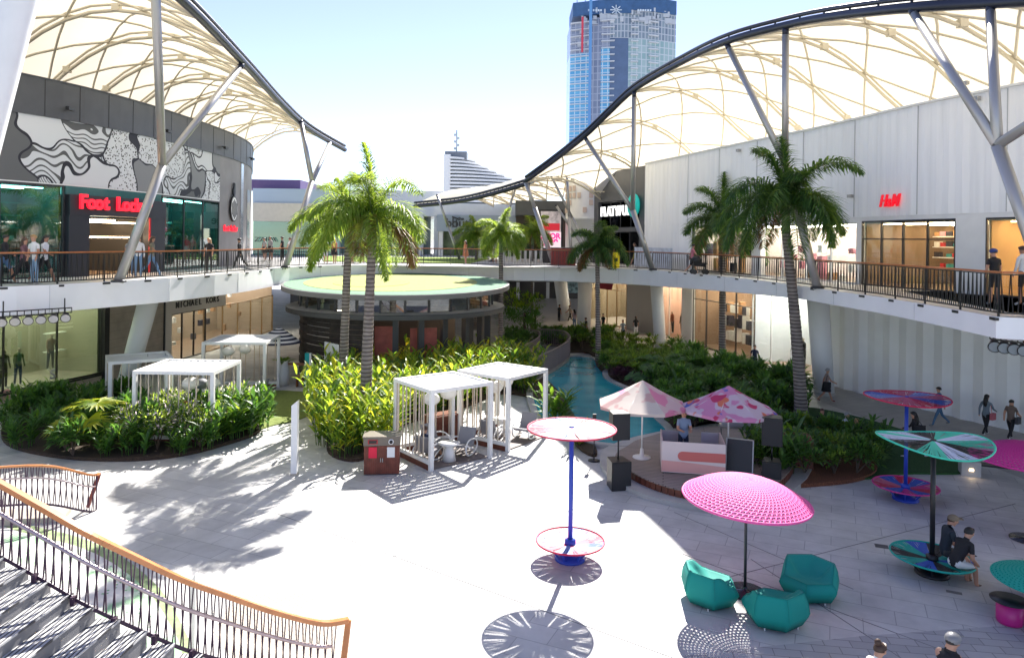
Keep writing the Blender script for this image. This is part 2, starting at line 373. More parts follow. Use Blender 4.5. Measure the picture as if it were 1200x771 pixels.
# ================================================================== UPPER WALKWAY
ZF = 5.75
edge_px = [(-60, 341), (19, 335.5), (67, 333.3), (106, 331.2), (142, 329.3), (172, 327.7), (200, 326), (225, 324), (245, 322.7), (262, 321.3), (282, 319.6), (305, 317), (332, 313.8), (375, 311.5), (430, 310.5), (500, 310.5), (560, 311.2), (600, 312), (650, 312.6), (700, 314), (765, 316.6), (820, 321.4), (870, 326.5), (917, 332.2), (985, 342), (1030, 348), (1079, 356), (1130, 364.5), (1158, 369.6)]
E = [G(a, b, ZF) for a, b in edge_px]
E = [(-20.5, 19.5)] + E[1:] + [(12.6, 17.6), (18, 16.8), (26, 16)]
E = smooth([(*p, 0) for p in E], 3); E = [(p[0], p[1]) for p in E]
EP = Path(E, (0, 30))
WR = Path([(p[0], p[1]) for p in smooth([(21, 15, 0), (18.6, 20.5, 0), (17.3, 24.5, 0), (15.8, 28.8, 0), (14.5, 34.5, 0), (12.6, 40.5, 0), (10.9, 46.5, 0), (9.4, 51.4, 0)], 5)], (0, 30))
WL = Path([(p[0], p[1]) for p in smooth([(-21.5, 20, 0), (-20.3, 24, 0), (-19.1, 27, 0), (-17.9, 30, 0), (-17.2, 33.5, 0), (-16.9, 37, 0), (-16.75, 41, 0), (-16.9, 44.5, 0), (-17.6, 48.5, 0), (-19.5, 54, 0)], 5)], (0, 30))
inner = [tuple(WR.at(t, -9)) for t in (0, WR.len * .3, WR.len * .6)] + [(22, 60), (22, 84), (-34, 84)] + [tuple(WL.at(t, -9)) for t in (WL.len * .8, WL.len * .5, WL.len * .2, 0)]
sb = MB()
# deck top and underside as strips between edge and inner ring
N = 90; sE = [EP.at(EP.len * i / N) for i in range(N + 1)]
def inn(i):
    e = sE[i]; q = EP.nrm(EP.len * i / N); x, y = e.x, e.y
    t = i / N
    if y > 45.5 or (x > -11.5 and x < 7.2 and y > 40): return Vector((max(-22, min(14, x * 1.15)), 84))
    return e - q * (10 if x < 0 else 10.5)
SI = [inn(i) for i in range(N + 1)]
def fth(i):
    e = sE[i]
    if e.x > 8: return .95 - .42 * min(1, max(0, (44 - e.y) / 14))
    return .95
for i in range(N):
    a, b, c, d = sE[i], sE[i + 1], SI[i + 1], SI[i]
    ta, tb = fth(i), fth(i + 1)
    sb.mi = 0
    sb.poly((a.x, a.y, ZF), (b.x, b.y, ZF), (c.x, c.y, ZF), (d.x, d.y, ZF))
    sb.mi = 1
    na, nb2 = EP.nrm(EP.len * i / N) * .35, EP.nrm(EP.len * (i + 1) / N) * .35
    ai, bi = a - na, b - nb2
    sb.poly((a.x, a.y, ZF), (a.x, a.y, ZF - ta), (b.x, b.y, ZF - tb), (b.x, b.y, ZF))
    sb.poly((a.x, a.y, ZF - ta), (ai.x, ai.y, ZF - ta - .05), (bi.x, bi.y, ZF - tb - .05), (b.x, b.y, ZF - tb))
    sb.poly((ai.x, ai.y, ZF - ta - .05), (d.x, d.y, ZF - ta - .05), (c.x, c.y, ZF - tb - .05), (bi.x, bi.y, ZF - tb - .05))
tile = paving('walkway_tile_mat', (.52, .51, .50), (.46, .45, .44), (.33, .33, .33), .6, .6, 10, .008, .12)
struct('upper_walkway_floor', sb, [tile, mat('white_fascia', (.82, .83, .85), .3, var=.03, vs=1.0)])
struct('terrace_floor', MB().sheet([(-30, 44), (-14, 46.6), (8, 46.8), (14, 48), (24, 60), (24, 110), (-45, 110)], ZF - .012), tile)
struct('terrace_lawn', MB().prism([(-13.5, 52), (-3, 52), (-2, 66), (-17, 66)], ZF - .01, ZF + .06), mat('bright_roof_turf', (.22, .32, .035), .95, var=.2, vs=8))
# fascia seams
fb = MB()
for i in range(2, N, 5):
    e = sE[i]; nn = EP.nrm(EP.len * i / N); p = e + nn * .003
    fb.bar((p.x, p.y, ZF - .03), (p.x, p.y, ZF - fth(i) + .02), .012, .006)
struct('fascia_joints', fb, mat('fascia_joint', (.4, .41, .43), .6))
# ---- balustrades along the walkway edge
def balustrade(path, t0, t1, label, z=ZF, off=-.12, h=1.1, gap=.105, lean=.0):
    t0, t1 = min(t0, t1), max(t0, t1); mid = path.at((t0 + t1) / 2, off)
    th = thing('walkway_balustrade', label, 'railing', (mid.x, mid.y, z), 0, 'balustrades along the upper walkway')
    T = path.ts(t0, t1, .7); pts = [path.at(t, off) for t in T]
    m = MB()
    for a, b in zip(pts, pts[1:]): m.bar((a.x, a.y, z + h), (b.x, b.y, z + h), .07, .05)
    m.build('handrail', COPPER, th)
    m = MB()
    for a, b in zip(pts, pts[1:]):
        m.bar((a.x, a.y, z + .10), (b.x, b.y, z + .10), .03, .04)
    m.build('bottom_rail', BLACK, th)
    m = MB(); k = int((t1 - t0) / gap)
    for a, b in zip(pts, pts[1:]): m.bar((a.x, a.y, z + h - .05), (b.x, b.y, z + h - .05), .03, .03)
    for i in range(k + 1):
        p = path.at(t0 + i * gap, off); q = path.at(t0 + i * gap + (.05 if i % 2 else -.05), off)
        m.bar((p.x, p.y, z + .1), (q.x, q.y, z + h - .04), .016, .026)
    m.build('baluster_screen', BLACK, th)
    t = t0
    while t < t1:
        p = path.at(t, off); q = path.at(t, off + .1)
        m = MB().bar((p.x, p.y, z - .02), (p.x, p.y, z + h - .03), .03, .06); m.box(q.x, q.y, z - .09, .3, .09, .07, math.atan2(path.raw(t)[2].y, path.raw(t)[2].x))
        m.build('post', BLACK, th); t += 1.8
    return th
tA, tB = EP.px(332, 313), EP.px(762, 316)

balustrade(EP, .3, tA, 'black baluster railing with orange handrail on the left curved walkway below the mural')
balustrade(EP, tA + .1, tB, 'black baluster railing on the walkway bridge behind the round pavilion')
balustrade(EP, tB + .1, EP.len - .3, 'black baluster railing with orange handrail in front of the long white corrugated wall')
# ================================================================== BUILDING SHELLS
def panelwall(path, t0, t1, z0, z1, off=0, th=.3, step=1.0, mb=None): mb = mb or MB(); return path.slab(mb, t0, t1, z0, z1, off - th, th, step)
def pleated(path, t0, t1, z0, z1, off, pitch=.55, dep=.045, th=.2):
    mb = MB(); a, b = min(t0, t1), max(t0, t1); n = int((b - a) / pitch); rnd = random.Random(3)
    pr = []
    for i in range(n + 1):
        t = a + (b - a) * i / n; d = dep * rnd.uniform(.2, 1)
        pr += [(t, off), (min(b, t + pitch * .5), off + d), (min(b, t + pitch * .92), off + d * .3)]
    pr = [p for p in pr if p[0] <= b]
    i0 = mb.add(*[(*path.at(t, o), z) for z in (z0, z1) for t, o in pr]); k = len(pr)
    for i in range(k - 1): mb.face(i0 + i, i0 + i + 1, i0 + k + i + 1, i0 + k + i)
    for i in range(k - 1):
        j = mb.add((*path.at(pr[i][0], off - th), z1), (*path.at(pr[i + 1][0], off - th), z1)); mb.face(i0 + k + i, i0 + k + i + 1, j + 1, j)
    path.slab(mb, a, b, z0, z1 - .02, off - th - .1, .08)
    return mb
def room(parent, path, t0, t1, z0, z1, depth, back, light, floor, dark=False, nl=3):
    """a shop room behind the glass: back wall, ends, floor, ceiling and its lamps"""
    m = MB(); path.slab(m, t0, t1, z0, z1, -depth - .1, .1)
    for t in (min(t0, t1) + .03, max(t0, t1) - .03): path.slab(m, t - .03, t + .03, z0, z1, -depth, depth - .15)
    m.build('back_wall', back, parent)
    m = MB(); path.slab(m, t0, t1, z0 + .01, z0 + .05, -depth, depth - .12); m.build('shop_floor', floor, parent)
    m = MB(); path.slab(m, t0, t1, z1 - .1, z1 - .02, -depth, depth - .12); m.build('shop_ceiling', CREAM if not dark else DARK, parent)
    for k in range(nl):
        o = -depth * (k + .7) / (nl + .3)
        m = MB(); path.slab(m, min(t0, t1) + .3, max(t0, t1) - .3, z1 - .14, z1 - .11, o - .07, .14); m.build('ceiling_lamp', light, parent)
def glazing(parent, path, t0, t1, z0, z1, g=GLS, fr=DARK, pane=2.0, off=0, name='shop_window', tr=None):
    m = MB(); T = path.ts(t0, t1, pane)
    for t in T:
        p = path.at(t, off); q = math.atan2(path.raw(t)[2].y, path.raw(t)[2].x); m.box(p.x, p.y, z0, .05, .1, z1 - z0, q)
    path.slab(m, t0, t1, z0, z0 + .06, off - .05, .1); path.slab(m, t0, t1, z1 - .06, z1, off - .05, .1)
    if tr: path.slab(m, t0, t1, tr, tr + .05, off - .04, .08)
    f = m.build('window_frame', fr, parent)
    k = 0
    for a, b in zip(T, T[1:]):
        pmb = MB(); path.slab(pmb, a + .03, b - .03, z0 + .06, z1 - .06, off - .012, .02); pmb.build('pane', g, f); k += 1
    return f
def blocks(parent, name, path, t0, t1, z0, rows, dz, cols, off, mats, sz=(.3, .2, .2), prob=.8, seed=1):
    rnd = random.Random(seed); m = MB()
    for r in range(rows):
        for c in range(cols):
            if rnd.random() > prob: continue
            t = min(t0, t1) + abs(t1 - t0) * (c + .5) / cols; p = path.at(t, off); m.mi = rnd.randrange(len(mats))
            a = math.atan2(path.raw(t)[2].y, path.raw(t)[2].x); h = sz[2] * rnd.uniform(.6, 1.2)
            m.box(p.x, p.y, z0 + r * dz, sz[0] * rnd.uniform(.7, 1.1), sz[1], h, a)
    m.build(name, mats, parent)
def shelf(parent, path, t0, t1, z0, rows, dz, off, d=.3, m=None):
    b = MB()
    for r in range(rows): path.slab(b, t0, t1, z0 + r * dz - .05, z0 + r * dz - .01, off - d / 2, d)
    b.build('shelving', m or WHITE, parent)
goods = [mat('goods_white', (.7, .7, .68)), mat('goods_red', (.5, .03, .04)), mat('goods_dark', (.03, .03, .05)), mat('goods_tan', (.4, .22, .1)), mat('goods_teal', (.05, .3, .3)), mat('goods_pink', (.6, .25, .3))]
# ---- right white building ------------------------------------------------
rb = thing('white_clad_store', 'long white corrugated store building with slanted red letters, behind the right walkway', 'building', (16, 33, 0))
CORR = mat('white_corrugated_cladding', (.90, .91, .92), .5)
n = CORR.node_tree.nodes; l = CORR.node_tree.links; tc = n.new('ShaderNodeTexCoord'); mp = n.new('ShaderNodeMapping'); mp.inputs['Scale'].default_value = (3.5, 3.5, .22); no = n.new('ShaderNodeTexNoise'); no.inputs['Scale'].default_value = 1.0; no.inputs['Detail'].default_value = 8
l.new(tc.outputs['Object'], mp.inputs[0]); l.new(mp.outputs[0], no.inputs[0]); r = n.new('ShaderNodeValToRGB'); r.color_ramp.elements[0].position = .30; r.color_ramp.elements[0].color = (.84, .85, .86, 1); r.color_ramp.elements[1].position = .55; r.color_ramp.elements[1].color = (.91, .92, .93, 1); l.new(no.outputs[0], r.inputs[0]); l.new(r.outputs[0], n['Principled BSDF'].inputs['Base Color'])
tR = {p: WR.px(p, 270) for p in (765, 812, 862, 882, 892, 1005, 1011, 1120, 1157)}
pleated(WR, 0, WR.len, 8.68, 13.0, 0).build('corrugated_wall', CORR, rb)
m = MB(); WR.slab(m, 0, WR.len, 12.98, 13.06, -.5, .62); m.build('parapet_cap', WHITE, rb)
pleated(WR, WR.px(812, 270), WR.len, ZF, 8.68, 0).build('lower_corrugated_wall', CORR, rb)
m = MB(); WR.slab(m, 0, WR.px(812, 270), 8.5, 8.68, -.35, .35); m.build('soffit_band', WHITE, rb)
# glazing and rooms, upper
FLT = mat('timber_shop_floor', (.2, .13, .08), .35)
room(rb, WR, tR[1005], tR[812], ZF, 8.5, 3.2, mat('pale_pink_wall', (.62, .54, .52), .7), COOL, FLT)
glazing(rb, WR, tR[1005], tR[892], ZF, 8.5, GLS, mat('white_frame', (.7, .72, .74), .4), 1.9)
glazing(rb, WR, tR[882], tR[812], ZF, 8.5, GLS, DARK, 1.6)
m = MB(); WR.slab(m, tR[892], tR[882], ZF, 8.5, -.3, .36); m.build('pier', WHITE, rb)
m = MB(); WR.slab(m, tR[1011], tR[1005], ZF, 8.5, -.3, .36); m.build('pier', WHITE, rb)
room(rb, WR, tR[1120], tR[1011], ZF, 8.5, 5, mat('dim_brown_wall', (.22, .15, .10), .8), WARM, FLT, True, 4)
glazing(rb, WR, tR[1120], tR[1011], ZF, 8.5, GLS, DARK, 1.25, tr=7.7)
m = MB(); WR.slab(m, tR[1157], tR[1120], ZF, 8.5, -.3, .34); m.build('pier', WHITE, rb)
room(rb, WR, 0, tR[1157], ZF, 8.5, 4, mat('warm_tan_wall', (.45, .28, .13), .7), WARM, FLT)
glazing(rb, WR, 0, tR[1157], ZF, 8.5, GLS, DARK, 1.9)
shelf(rb, WR, tR[1120] + .3, tR[1011] - .3, ZF + .8, 4, .45, -3.4); blocks(rb, 'folded_clothes', WR, tR[1120] + .3, tR[1011] - .3, ZF + .8, 4, .45, 12, -3.4, goods, seed=4)
shelf(rb, WR, .3, tR[1157] - .3, ZF + .8, 3, .5, -2.5); blocks(rb, 'folded_clothes', WR, .3, tR[1157] - .3, ZF + .8, 3, .5, 14, -2.5, goods, seed=5)
blocks(rb, 'pink_window_display', WR, tR[1005] + .4, tR[892] - .4, ZF + .05, 4, .42, 9, -.9, [goods[5], goods[0], goods[3]], (.35, .3, .4), .6, 6)
blocks(rb, 'clothes_display', WR, tR[882], tR[812], ZF + .05, 2, .9, 7, -.9, [goods[3], goods[2]], (.4, .3, .8), .7, 7)
pp = WR.at(WR.px(1044, 236), .14); nn = WR.nrm(WR.px(1044, 236))
rz = math.atan2(nn.y, nn.x) + R(90)
zc = D(1044, 236, pp.y)[2]
REDL = mat('red_sign', (.75, .005, .02), .4, emit=.25)
text('store_lettering', 'H', (pp.x - .30 * math.cos(rz), pp.y - .30 * math.sin(rz), zc), rz, .70, REDL, rb, .04, .012, shear=.35, sx=.75)
text('store_lettering', '&', (pp.x + .02, pp.y, zc - .08), rz, .48, REDL, rb, .04, .006, shear=.3, sx=.7)
text('store_lettering', 'M', (pp.x + .36 * math.cos(rz), pp.y + .36 * math.sin(rz), zc), rz, .70, REDL, rb, .04, .012, shear=.35, sx=.75)
# roof body behind the parapet
m = MB(); WR.slab(m, 0, WR.len, ZF + 2.8, 12.6, -9, 8.4, 2); m.build('roof_block', CORR, rb)
for px_, py_ in ((1148, 118), (868, 178), (1000, 232), (1135, 100)):
    t = WR.px(px_, py_); p = WR.at(t, .16); z_ = D(px_, py_, p.y)[2]; m = MB(); m.box(p.x, p.y, z_, .16, .22, .14, .3); m.bar((*WR.at(t, .02), z_ + .1), (p.x, p.y, z_ + .1), .05); m.build('wall_fitting', WSTEEL, rb)
m = MB()
for k in range(1, int(WR.len / 3.6)): WR.slab(m, k * 3.6, k * 3.6 + .02, 8.7, 12.95, .03, .03)
m.build('cladding_joints', mat('cladding_joint', (.45, .46, .48), .7), rb)
# ---- lower right shops ---------------------------------------------------
WB = Path([(p[0], p[1]) for p in smooth([(24.5, 23, 0), (20.7, 29.2, 0), (19.6, 31.4, 0), (17.0, 38.6, 0), (15.2, 45.2, 0), (12.9, 54, 0), (11.5, 58, 0), (10.2, 61, 0), (7.2, 67, 0)], 5)], (0, 30))
ZU = 4.75
lb = thing('ground_floor_shops', 'row of ground floor shopfronts and pale pleated wall under the right walkway', 'building', (16, 42, 0))
tB_ = {p: WB.px(p, 390) for p in (690, 706, 734, 740, 768, 800, 807, 812, 882, 912, 955, 962)}
pleated(WB, 0, tB_[955], 0, ZU, 0, .9, .16).build('pleated_wall', mat('pleated_pale_wall', (.86, .88, .91), .5, var=.04, vs=.7), lb)
room(lb, WB, tB_[955], tB_[882], 0, ZU, 3, mat('pale_grey_wall', (.55, .57, .60), .7), mat('bright_shop_light', (1.0, .93, .82), emit=22), FLT)
glazing(lb, WB, tB_[955], tB_[882], .1, ZU, GLS, WHITE, 2.2)
room(lb, WB, tB_[882], tB_[812], 0, ZU, 6, mat('dark_brown_wall', (.26, .17, .11), .8), mat('bright_warm_light', (1.0, .82, .62), emit=20), FLT, True, 5)
glazing(lb, WB, tB_[882], tB_[812], .1, ZU, GLS, DARK, 2.4, tr=3.4)
m = MB(); WB.slab(m, tB_[812], tB_[800], 0, ZU, -.3, .42); m.build('pier', WHITE, lb)
room(lb, WB, tB_[800], tB_[768], 0, ZU, 3.5, mat('peach_wall', (.60, .42, .34), .7), MC['bright_warm_light'], FLT)
glazing(lb, WB, tB_[800], tB_[768], .1, ZU, GLS, WHITE, 2.4)
m = MB(); WB.slab(m, tB_[768], tB_[734], 0, ZU, -.3, .32); m.build('pale_wall', mat('greige_wall', (.42, .40, .38), .6), lb)
room(lb, WB, tB_[734], WB.len, 0, ZU, 3.5, mat('olive_wall', (.32, .26, .18), .7), MC['bright_warm_light'], FLT, True)
glazing(lb, WB, tB_[734], WB.len, .1, ZU, GLS, mat('brass_frame', (.3, .2, .1), .4, .6), 1.8, tr=3.2)
shelf(lb, WB, tB_[882] + .3, tB_[812] - .3, .9, 4, .55, -3.5); blocks(lb, 'clothes_rails', WB, tB_[882] + .3, tB_[812] - .3, .5, 3, 1.0, 14, -2.4, [goods[2], goods[3], goods[0]], (.4, .4, .8), .7, 8)
blocks(lb, 'warm_display_panels', WB, tB_[800] + .2, tB_[768] - .2, .1, 1, 1, 4, -1.6, [goods[5], goods[0]], (.6, .2, 2.0), .9, 9)
# red awning
ta, tb2 = WB.px(728, 345), WB.px(708, 345)
m = MB(); aw = [(.02, 4.4), (.45, 4.25), (.85, 3.8), (1.0, 3.3)]
T = WB.ts(ta, tb2, .5); 
for (o0, z0), (o1, z1) in zip(aw, aw[1:]):
    for a, b in zip(T, T[1:]): m.poly((*WB.at(a, o0), z0), (*WB.at(b, o0), z0), (*WB.at(b, o1), z1), (*WB.at(a, o1), z1))
aw_o = m.build('shop_awning', mat('maroon_canvas', (.25, .01, .03), .8), lb)
# ---- dark charcoal shop with white letters ----
pb_ = thing('charcoal_shop', 'charcoal grey shopfront with large white capital letters and a teal disc above its entrance', 'building', (8, 56, ZF))
WP = Path([(9.45, 51.5), (8.1, 55.4), (6.7, 59.5)], (0, 40))
m = MB(); WP.slab(m, 0, WP.len, 10.6, 12.9, -4, 4); WP.slab(m, 0, .9, ZF, 10.6, -1, 1.0); WP.slab(m, WP.len - .8, WP.len, ZF, 10.6, -1, 1.0); WP.slab(m, .9, WP.len - .8, 8.2, 8.5, -.3, .5)
m.build('portal_frame', PANEL, pb_)
m = MB(); WP.slab(m, .9, WP.len - .8, ZF, 10.6, -2.0, .2); m.build('back_wall', DARK, pb_)
glazing(pb_, WP, .95, WP.len - .85, 8.5, 10.55, glass('smoky_glass', '53565C', .08), DARK, 2.2, -.3)
glazing(pb_, WP, 3.2, WP.len - .85, ZF, 8.2, glass('smoky_glass', '53565C', .08), DARK, 1.6, -.5)
pt = WP.at(WP.px(724, 250), .25); nv = WP.nrm(4); rz = math.atan2(nv.y, nv.x) + R(90)
text('sign_lettering', 'PLATYPUS', (pt.x, pt.y, D(722, 248, pt.y)[2]), rz, 1.05, mat('white_sign', (.85, .85, .85), emit=.6), pb_, .05, .022, sx=1.02)
pt = WP.at(WP.px(746, 250), .2)
mm = MB(); mm.lathe([(.02, 0), (.85, 0), (.85, .12), (.02, .12)], 28); o = mm.build('sign_disc', mat('teal_sign', (.0, .42, .38), .5, emit=.15), pb_, False)
o.location = Vector((pt.x, pt.y, D(746, 241, pt.y)[2])) - pb_.location; o.rotation_euler = (R(90), 0, rz)
# white drum beside it
dr = thing('white_drum_building', 'pale curved drum-shaped wall with faint tiled panels left of the charcoal shop', 'building', (7.6, 62.5, ZF))
m = MB(); m.lathe([(2.6, ZF), (2.6, 9.3), (2.7, 9.3), (2.7, 9.5), (2.6, 9.5), (2.6, 12.6), (.01, 12.6)], 36, (7.3, 64.0, 0)); m.build('curved_wall', WHITE, dr)
m = MB()
rnd = random.Random(2)
for r_ in range(4):
    for a in range(-200, -100, 12):
        if rnd.random() < .6:
            x, y = 7.3 + 2.63 * math.cos(R(a)), 64.0 + 2.63 * math.sin(R(a)); m.box(x, y, 9.9 + r_ * .62, .34, .05, .45, R(a + 90))
m.build('wall_panels', mat('peach_panels', (.66, .52, .45), .6), dr)
# ---- left building -------------------------------------------------------
fl = thing('curved_sports_shop', 'curved dark store with black and white mural and red rounded letters over teal glass', 'building', (-18, 34, ZF))
tl = {p: WL.px(p, 250) for p in (64, 76, 188, 256, 278, 300)}
m = MB(); WL.slab(m, 0, WL.len, 12.08, 13.55, -.3, .42); WL.slab(m, 0, WL.len, 13.55, 13.6, -.4, .56); m.build('parapet_panels', PANEL, fl)
m = MB()
for i in range(1, int(WL.len / 1.5)):
    p = WL.at(i * 1.5, .122); m.box(p.x, p.y, 12.1, .02, .012, 1.43, math.atan2(WL.raw(i * 1.5)[2].y, WL.raw(i * 1.5)[2].x))
m.build('panel_joints', BLACK, fl)
m = MB(); WL.slab(m, 0, WL.len, ZF + 6, 12.6, -8, 7.6, 2); m.build('roof_block', PANEL, fl)
# mural (uv = metres along the wall, height)
m = MB(); T = WL.ts(0, tl[256], .4); i0 = m.add(*[(*WL.at(t, .06), z) for z in (9.5, 12.08) for t in T]); k = len(T); m.uv = [(t, z) for z in (9.5, 12.08) for t in T]
for i in range(k - 1): m.face(i0 + i, i0 + i + 1, i0 + k + i + 1, i0 + k + i)
mm = bpy.data.materials.new('mural_paint'); mm.use_nodes = True; n = mm.node_tree.nodes; l = mm.node_tree.links; b = n['Principled BSDF']; b.inputs['Roughness'].default_value = .6
uv = n.new('ShaderNodeUVMap'); no = n.new('ShaderNodeTexNoise'); no.inputs['Scale'].default_value = .55; no.inputs['Detail'].default_value = 1; l.new(uv.outputs[0], no.inputs[0])
vm = n.new('ShaderNodeVectorMath'); vm.operation = 'MULTIPLY_ADD'; vm.inputs[1].default_value = (3.3, 3.3, 0); l.new(no.outputs['Color'], vm.inputs[0]); l.new(uv.outputs[0], vm.inputs[2])
def vor(feature):
    v = n.new('ShaderNodeTexVoronoi'); v.inputs['Scale'].default_value = .40; v.feature = feature; l.new(vm.outputs[0], v.inputs['Vector']); return v
v1, v2 = vor('F1'), vor('DISTANCE_TO_EDGE')
sep = n.new('ShaderNodeSeparateColor'); l.new(v1.outputs['Color'], sep.inputs[0])
wv = n.new('ShaderNodeTexWave'); wv.inputs['Scale'].default_value = 2.1; wv.inputs['Distortion'].default_value = 2.0; l.new(vm.outputs[0], wv.inputs[0])
wv2 = n.new('ShaderNodeTexWave'); wv2.wave_type = 'RINGS'; wv2.inputs['Scale'].default_value = 1.1; l.new(vm.outputs[0], wv2.inputs[0])
def ramp(src, els, interp='CONSTANT'):
    r = n.new('ShaderNodeValToRGB'); r.color_ramp.interpolation = interp; e = r.color_ramp.elements
    e[0].position, e[0].color = els[0][0], (*[els[0][1]] * 3, 1); e[1].position, e[1].color = els[1][0], (*[els[1][1]] * 3, 1)
    for p, c in els[2:]: q = e.new(p); q.color = (c, c, c, 1)
    l.new(src, r.inputs[0]); return r.outputs[0]
def mixc(fac, a, b_):
    x = n.new('ShaderNodeMix'); x.data_type = 'RGBA'; l.new(fac, x.inputs[0])
    l.new(a, x.inputs[6]); l.new(b_, x.inputs[7]); return x.outputs[2]
base = ramp(sep.outputs[0], [(0, .70), (.35, .26), (.55, .72), (.85, .13)])
st = ramp(wv.outputs[0], [(0, .05), (.22, .66)]); st2 = ramp(wv2.outputs[0], [(0, .68), (.78, .10)])
fine_n = n.new('ShaderNodeTexVoronoi'); fine_n.inputs['Scale'].default_value = 9; l.new(uv.outputs[0], fine_n.inputs[0]); dots = ramp(fine_n.outputs[0], [(0, .08), (.34, .72)])
c = mixc(ramp(sep.outputs[1], [(0, 0), (.72, 1)]), base, st); c = mixc(ramp(sep.outputs[2], [(0, 0), (.74, 1)]), c, st2)
c = mixc(ramp(sep.outputs[1], [(0, 1), (.2, 0)]), c, dots)
line = ramp(v2.outputs[0], [(0, 1), (.018, 0)]); blk = n.new('ShaderNodeRGB'); blk.outputs[0].default_value = (.02, .02, .03, 1); c = mixc(line, c, blk.outputs[0])
tn = n.new('ShaderNodeMix'); tn.data_type = 'RGBA'; tn.blend_type = 'MULTIPLY'; tn.inputs[0].default_value = 1; l.new(c, tn.inputs[6]); tn.inputs[7].default_value = (.93, .96, 1, 1); l.new(tn.outputs[2], b.inputs['Base Color'])
m.build('mural', mm, fl)
m = MB(); WL.slab(m, 0, tl[256], 9.45, 12.08, -.1, .15); m.build('mural_backing', WHITE, fl)
TW = mat('teal_dark_wall', (.04, .12, .135), .5)
room(fl, WL, 0, tl[76] - .1, ZF, 9.45, 2.6, TW, COOL, FLT, True, 2)
glazing(fl, WL, 0, tl[76] - .1, ZF, 9.45, TEALG, DARK, 2.6)
room(fl, WL, tl[188] + .1, tl[256], ZF, 9.45, 2.6, TW, COOL, FLT, True, 2)
glazing(fl, WL, tl[188] + .1, tl[256], ZF, 9.45, TEALG, DARK, 2.6)
m = MB(); WL.slab(m, tl[76], tl[76] + .95, ZF, 9.1, -.5, .75); WL.slab(m, tl[188] - 1.2, tl[188], ZF, 9.1, -.5, .75); WL.slab(m, tl[76], tl[188], 8.28, 9.1, -.5, .78); m.build('entrance_portal', mat('portal_navy', (.025, .028, .04), .5), fl)
room(fl, WL, tl[76] + .95, tl[188] - 1.2, ZF, 8.28, 4.5, mat('black_wall', (.035, .033, .033), .6), WARM, FLT, True, 2)
m = MB()
for dz in (8.0, 7.35): WL.slab(m, tl[76] + 1, tl[188] - 1.3, dz, dz + .05, -.25, .05)
m.build('light_strip', WARM, fl)
blocks(fl, 'shoe_wall', WL, tl[76] + 1.2, tl[188] - 1.5, ZF + .5, 7, .32, 16, -4.2, [goods[3], goods[0], goods[2]], (.26, .12, .1), .8, 12)
blocks(fl, 'shoe_display', WL, .4, tl[76] - .6, ZF + .5, 6, .5, 12, -1.9, [goods[1], goods[0], goods[4], goods[2]], (.3, .14, .14), .75, 13); shelf(fl, WL, .4, tl[76] - .6, ZF + .5, 6, .5, -1.9, m=mat('teal_shelf', (.1, .32, .32)))
shelf(fl, WL, tl[188] + .6, tl[256] - .4, ZF + .6, 4, .6, -2.0, m=mat('teal_shelf', (.1, .32, .32))); blocks(fl, 'shoe_display', WL, tl[188] + .6, tl[256] - .4, ZF + .6, 4, .6, 10, -2.0, [goods[4], goods[0], goods[3]], (.3, .14, .14), .6, 14)
m = MB(); WL.slab(m, tl[188] - 1.3, tl[188] - 1.2, ZF, 8.28, .25, .04); m.build('red_door_strip', mat('red_trim', (.5, .01, .02)), fl)
FLR = mat('red_lit_letters', (.85, .012, .03), .4, emit=.7)
def along(path, s, pxc, pyc, size, m_, parent, step, off=.3, bold=.02, ext=.05, name='sign_lettering'):
    t = path.px(pxc, pyc); tot = len(s) * step; rising = path.px(pxc + 4, pyc) > t
    for i, ch in enumerate(s):
        if ch == ' ': continue
        tt = t + (i - (len(s) - 1) / 2) * step * (1 if rising else -1)
        p = path.at(tt, off); nv = path.nrm(tt)
        text(name, ch, (p.x, p.y, D(pxc, pyc, path.at(t).y)[2]), math.atan2(nv.y, nv.x) + R(90), size, m_, parent, ext, bold)
m = MB(); WL.slab(m, tl[76], tl[188], 9.1, 9.45, -.1, .14); m.build('teal_band', mat('teal_band', (.05, .16, .16), .15), fl)
along(WL, 'Foot Locker', 132, 240, .80, FLR, fl, .385, .36, .028)
m = MB(); WL.slab(m, tl[256], WL.len, ZF, 12.08, -.3, .36); m.build('grey_wall', mat('grey_concrete_panel', (.24, .23, .235), .55, var=.12, vs=1), fl)
m = MB(); WL.slab(m, tl[278] + .4, tl[278] + 1.0, ZF, 12.0, .06, .06); WL.slab(m, tl[278] + 2.2, tl[278] + 3.4, ZF + .1, 10.5, .06, .05); m.build('mirror_strip', mat('pale_metal_strip', (.6, .62, .66), .15, .7), fl)
along(WL, 'foot locker', 269, 268, .5, FLR, fl, .22, .1, .012, .03)
# emblem: dark oval plaque with a striped shirt shape
t = WL.px(271, 238); p = WL.at(t, .12); nv = WL.nrm(t); rz = math.atan2(nv.y, nv.x) + R(90); zc = D(271, 240, p.y)[2]
def plaque(prof, y, m_, name):
    mm_ = MB(); N_ = 28
    mm_.prism([(a, b_) for a, b_ in prof], 0, y); o = mm_.build(name, m_, fl, False); o.location = Vector((p.x, p.y, zc)) - fl.location; o.rotation_euler = (R(90), 0, rz)
ov = [(.62 * math.cos(2 * math.pi * k / 28), .78 * math.sin(2 * math.pi * k / 28) - .25) for k in range(28)]
plaque(ov, .06, BLACK, 'emblem_plaque'); plaque([(a * .88, b_ * .88 - .03) for a, b_ in ov], .075, WHITE, 'emblem_plaque')
for k in range(-2, 3): plaque([(k * .2 - .045, -.85 + abs(k) * .12), (k * .2 + .045, -.85 + abs(k) * .12), (k * .2 + .045, .3 - abs(k) * .1), (k * .2 - .045, .3 - abs(k) * .1)], .09, BLACK, 'emblem_stripe')
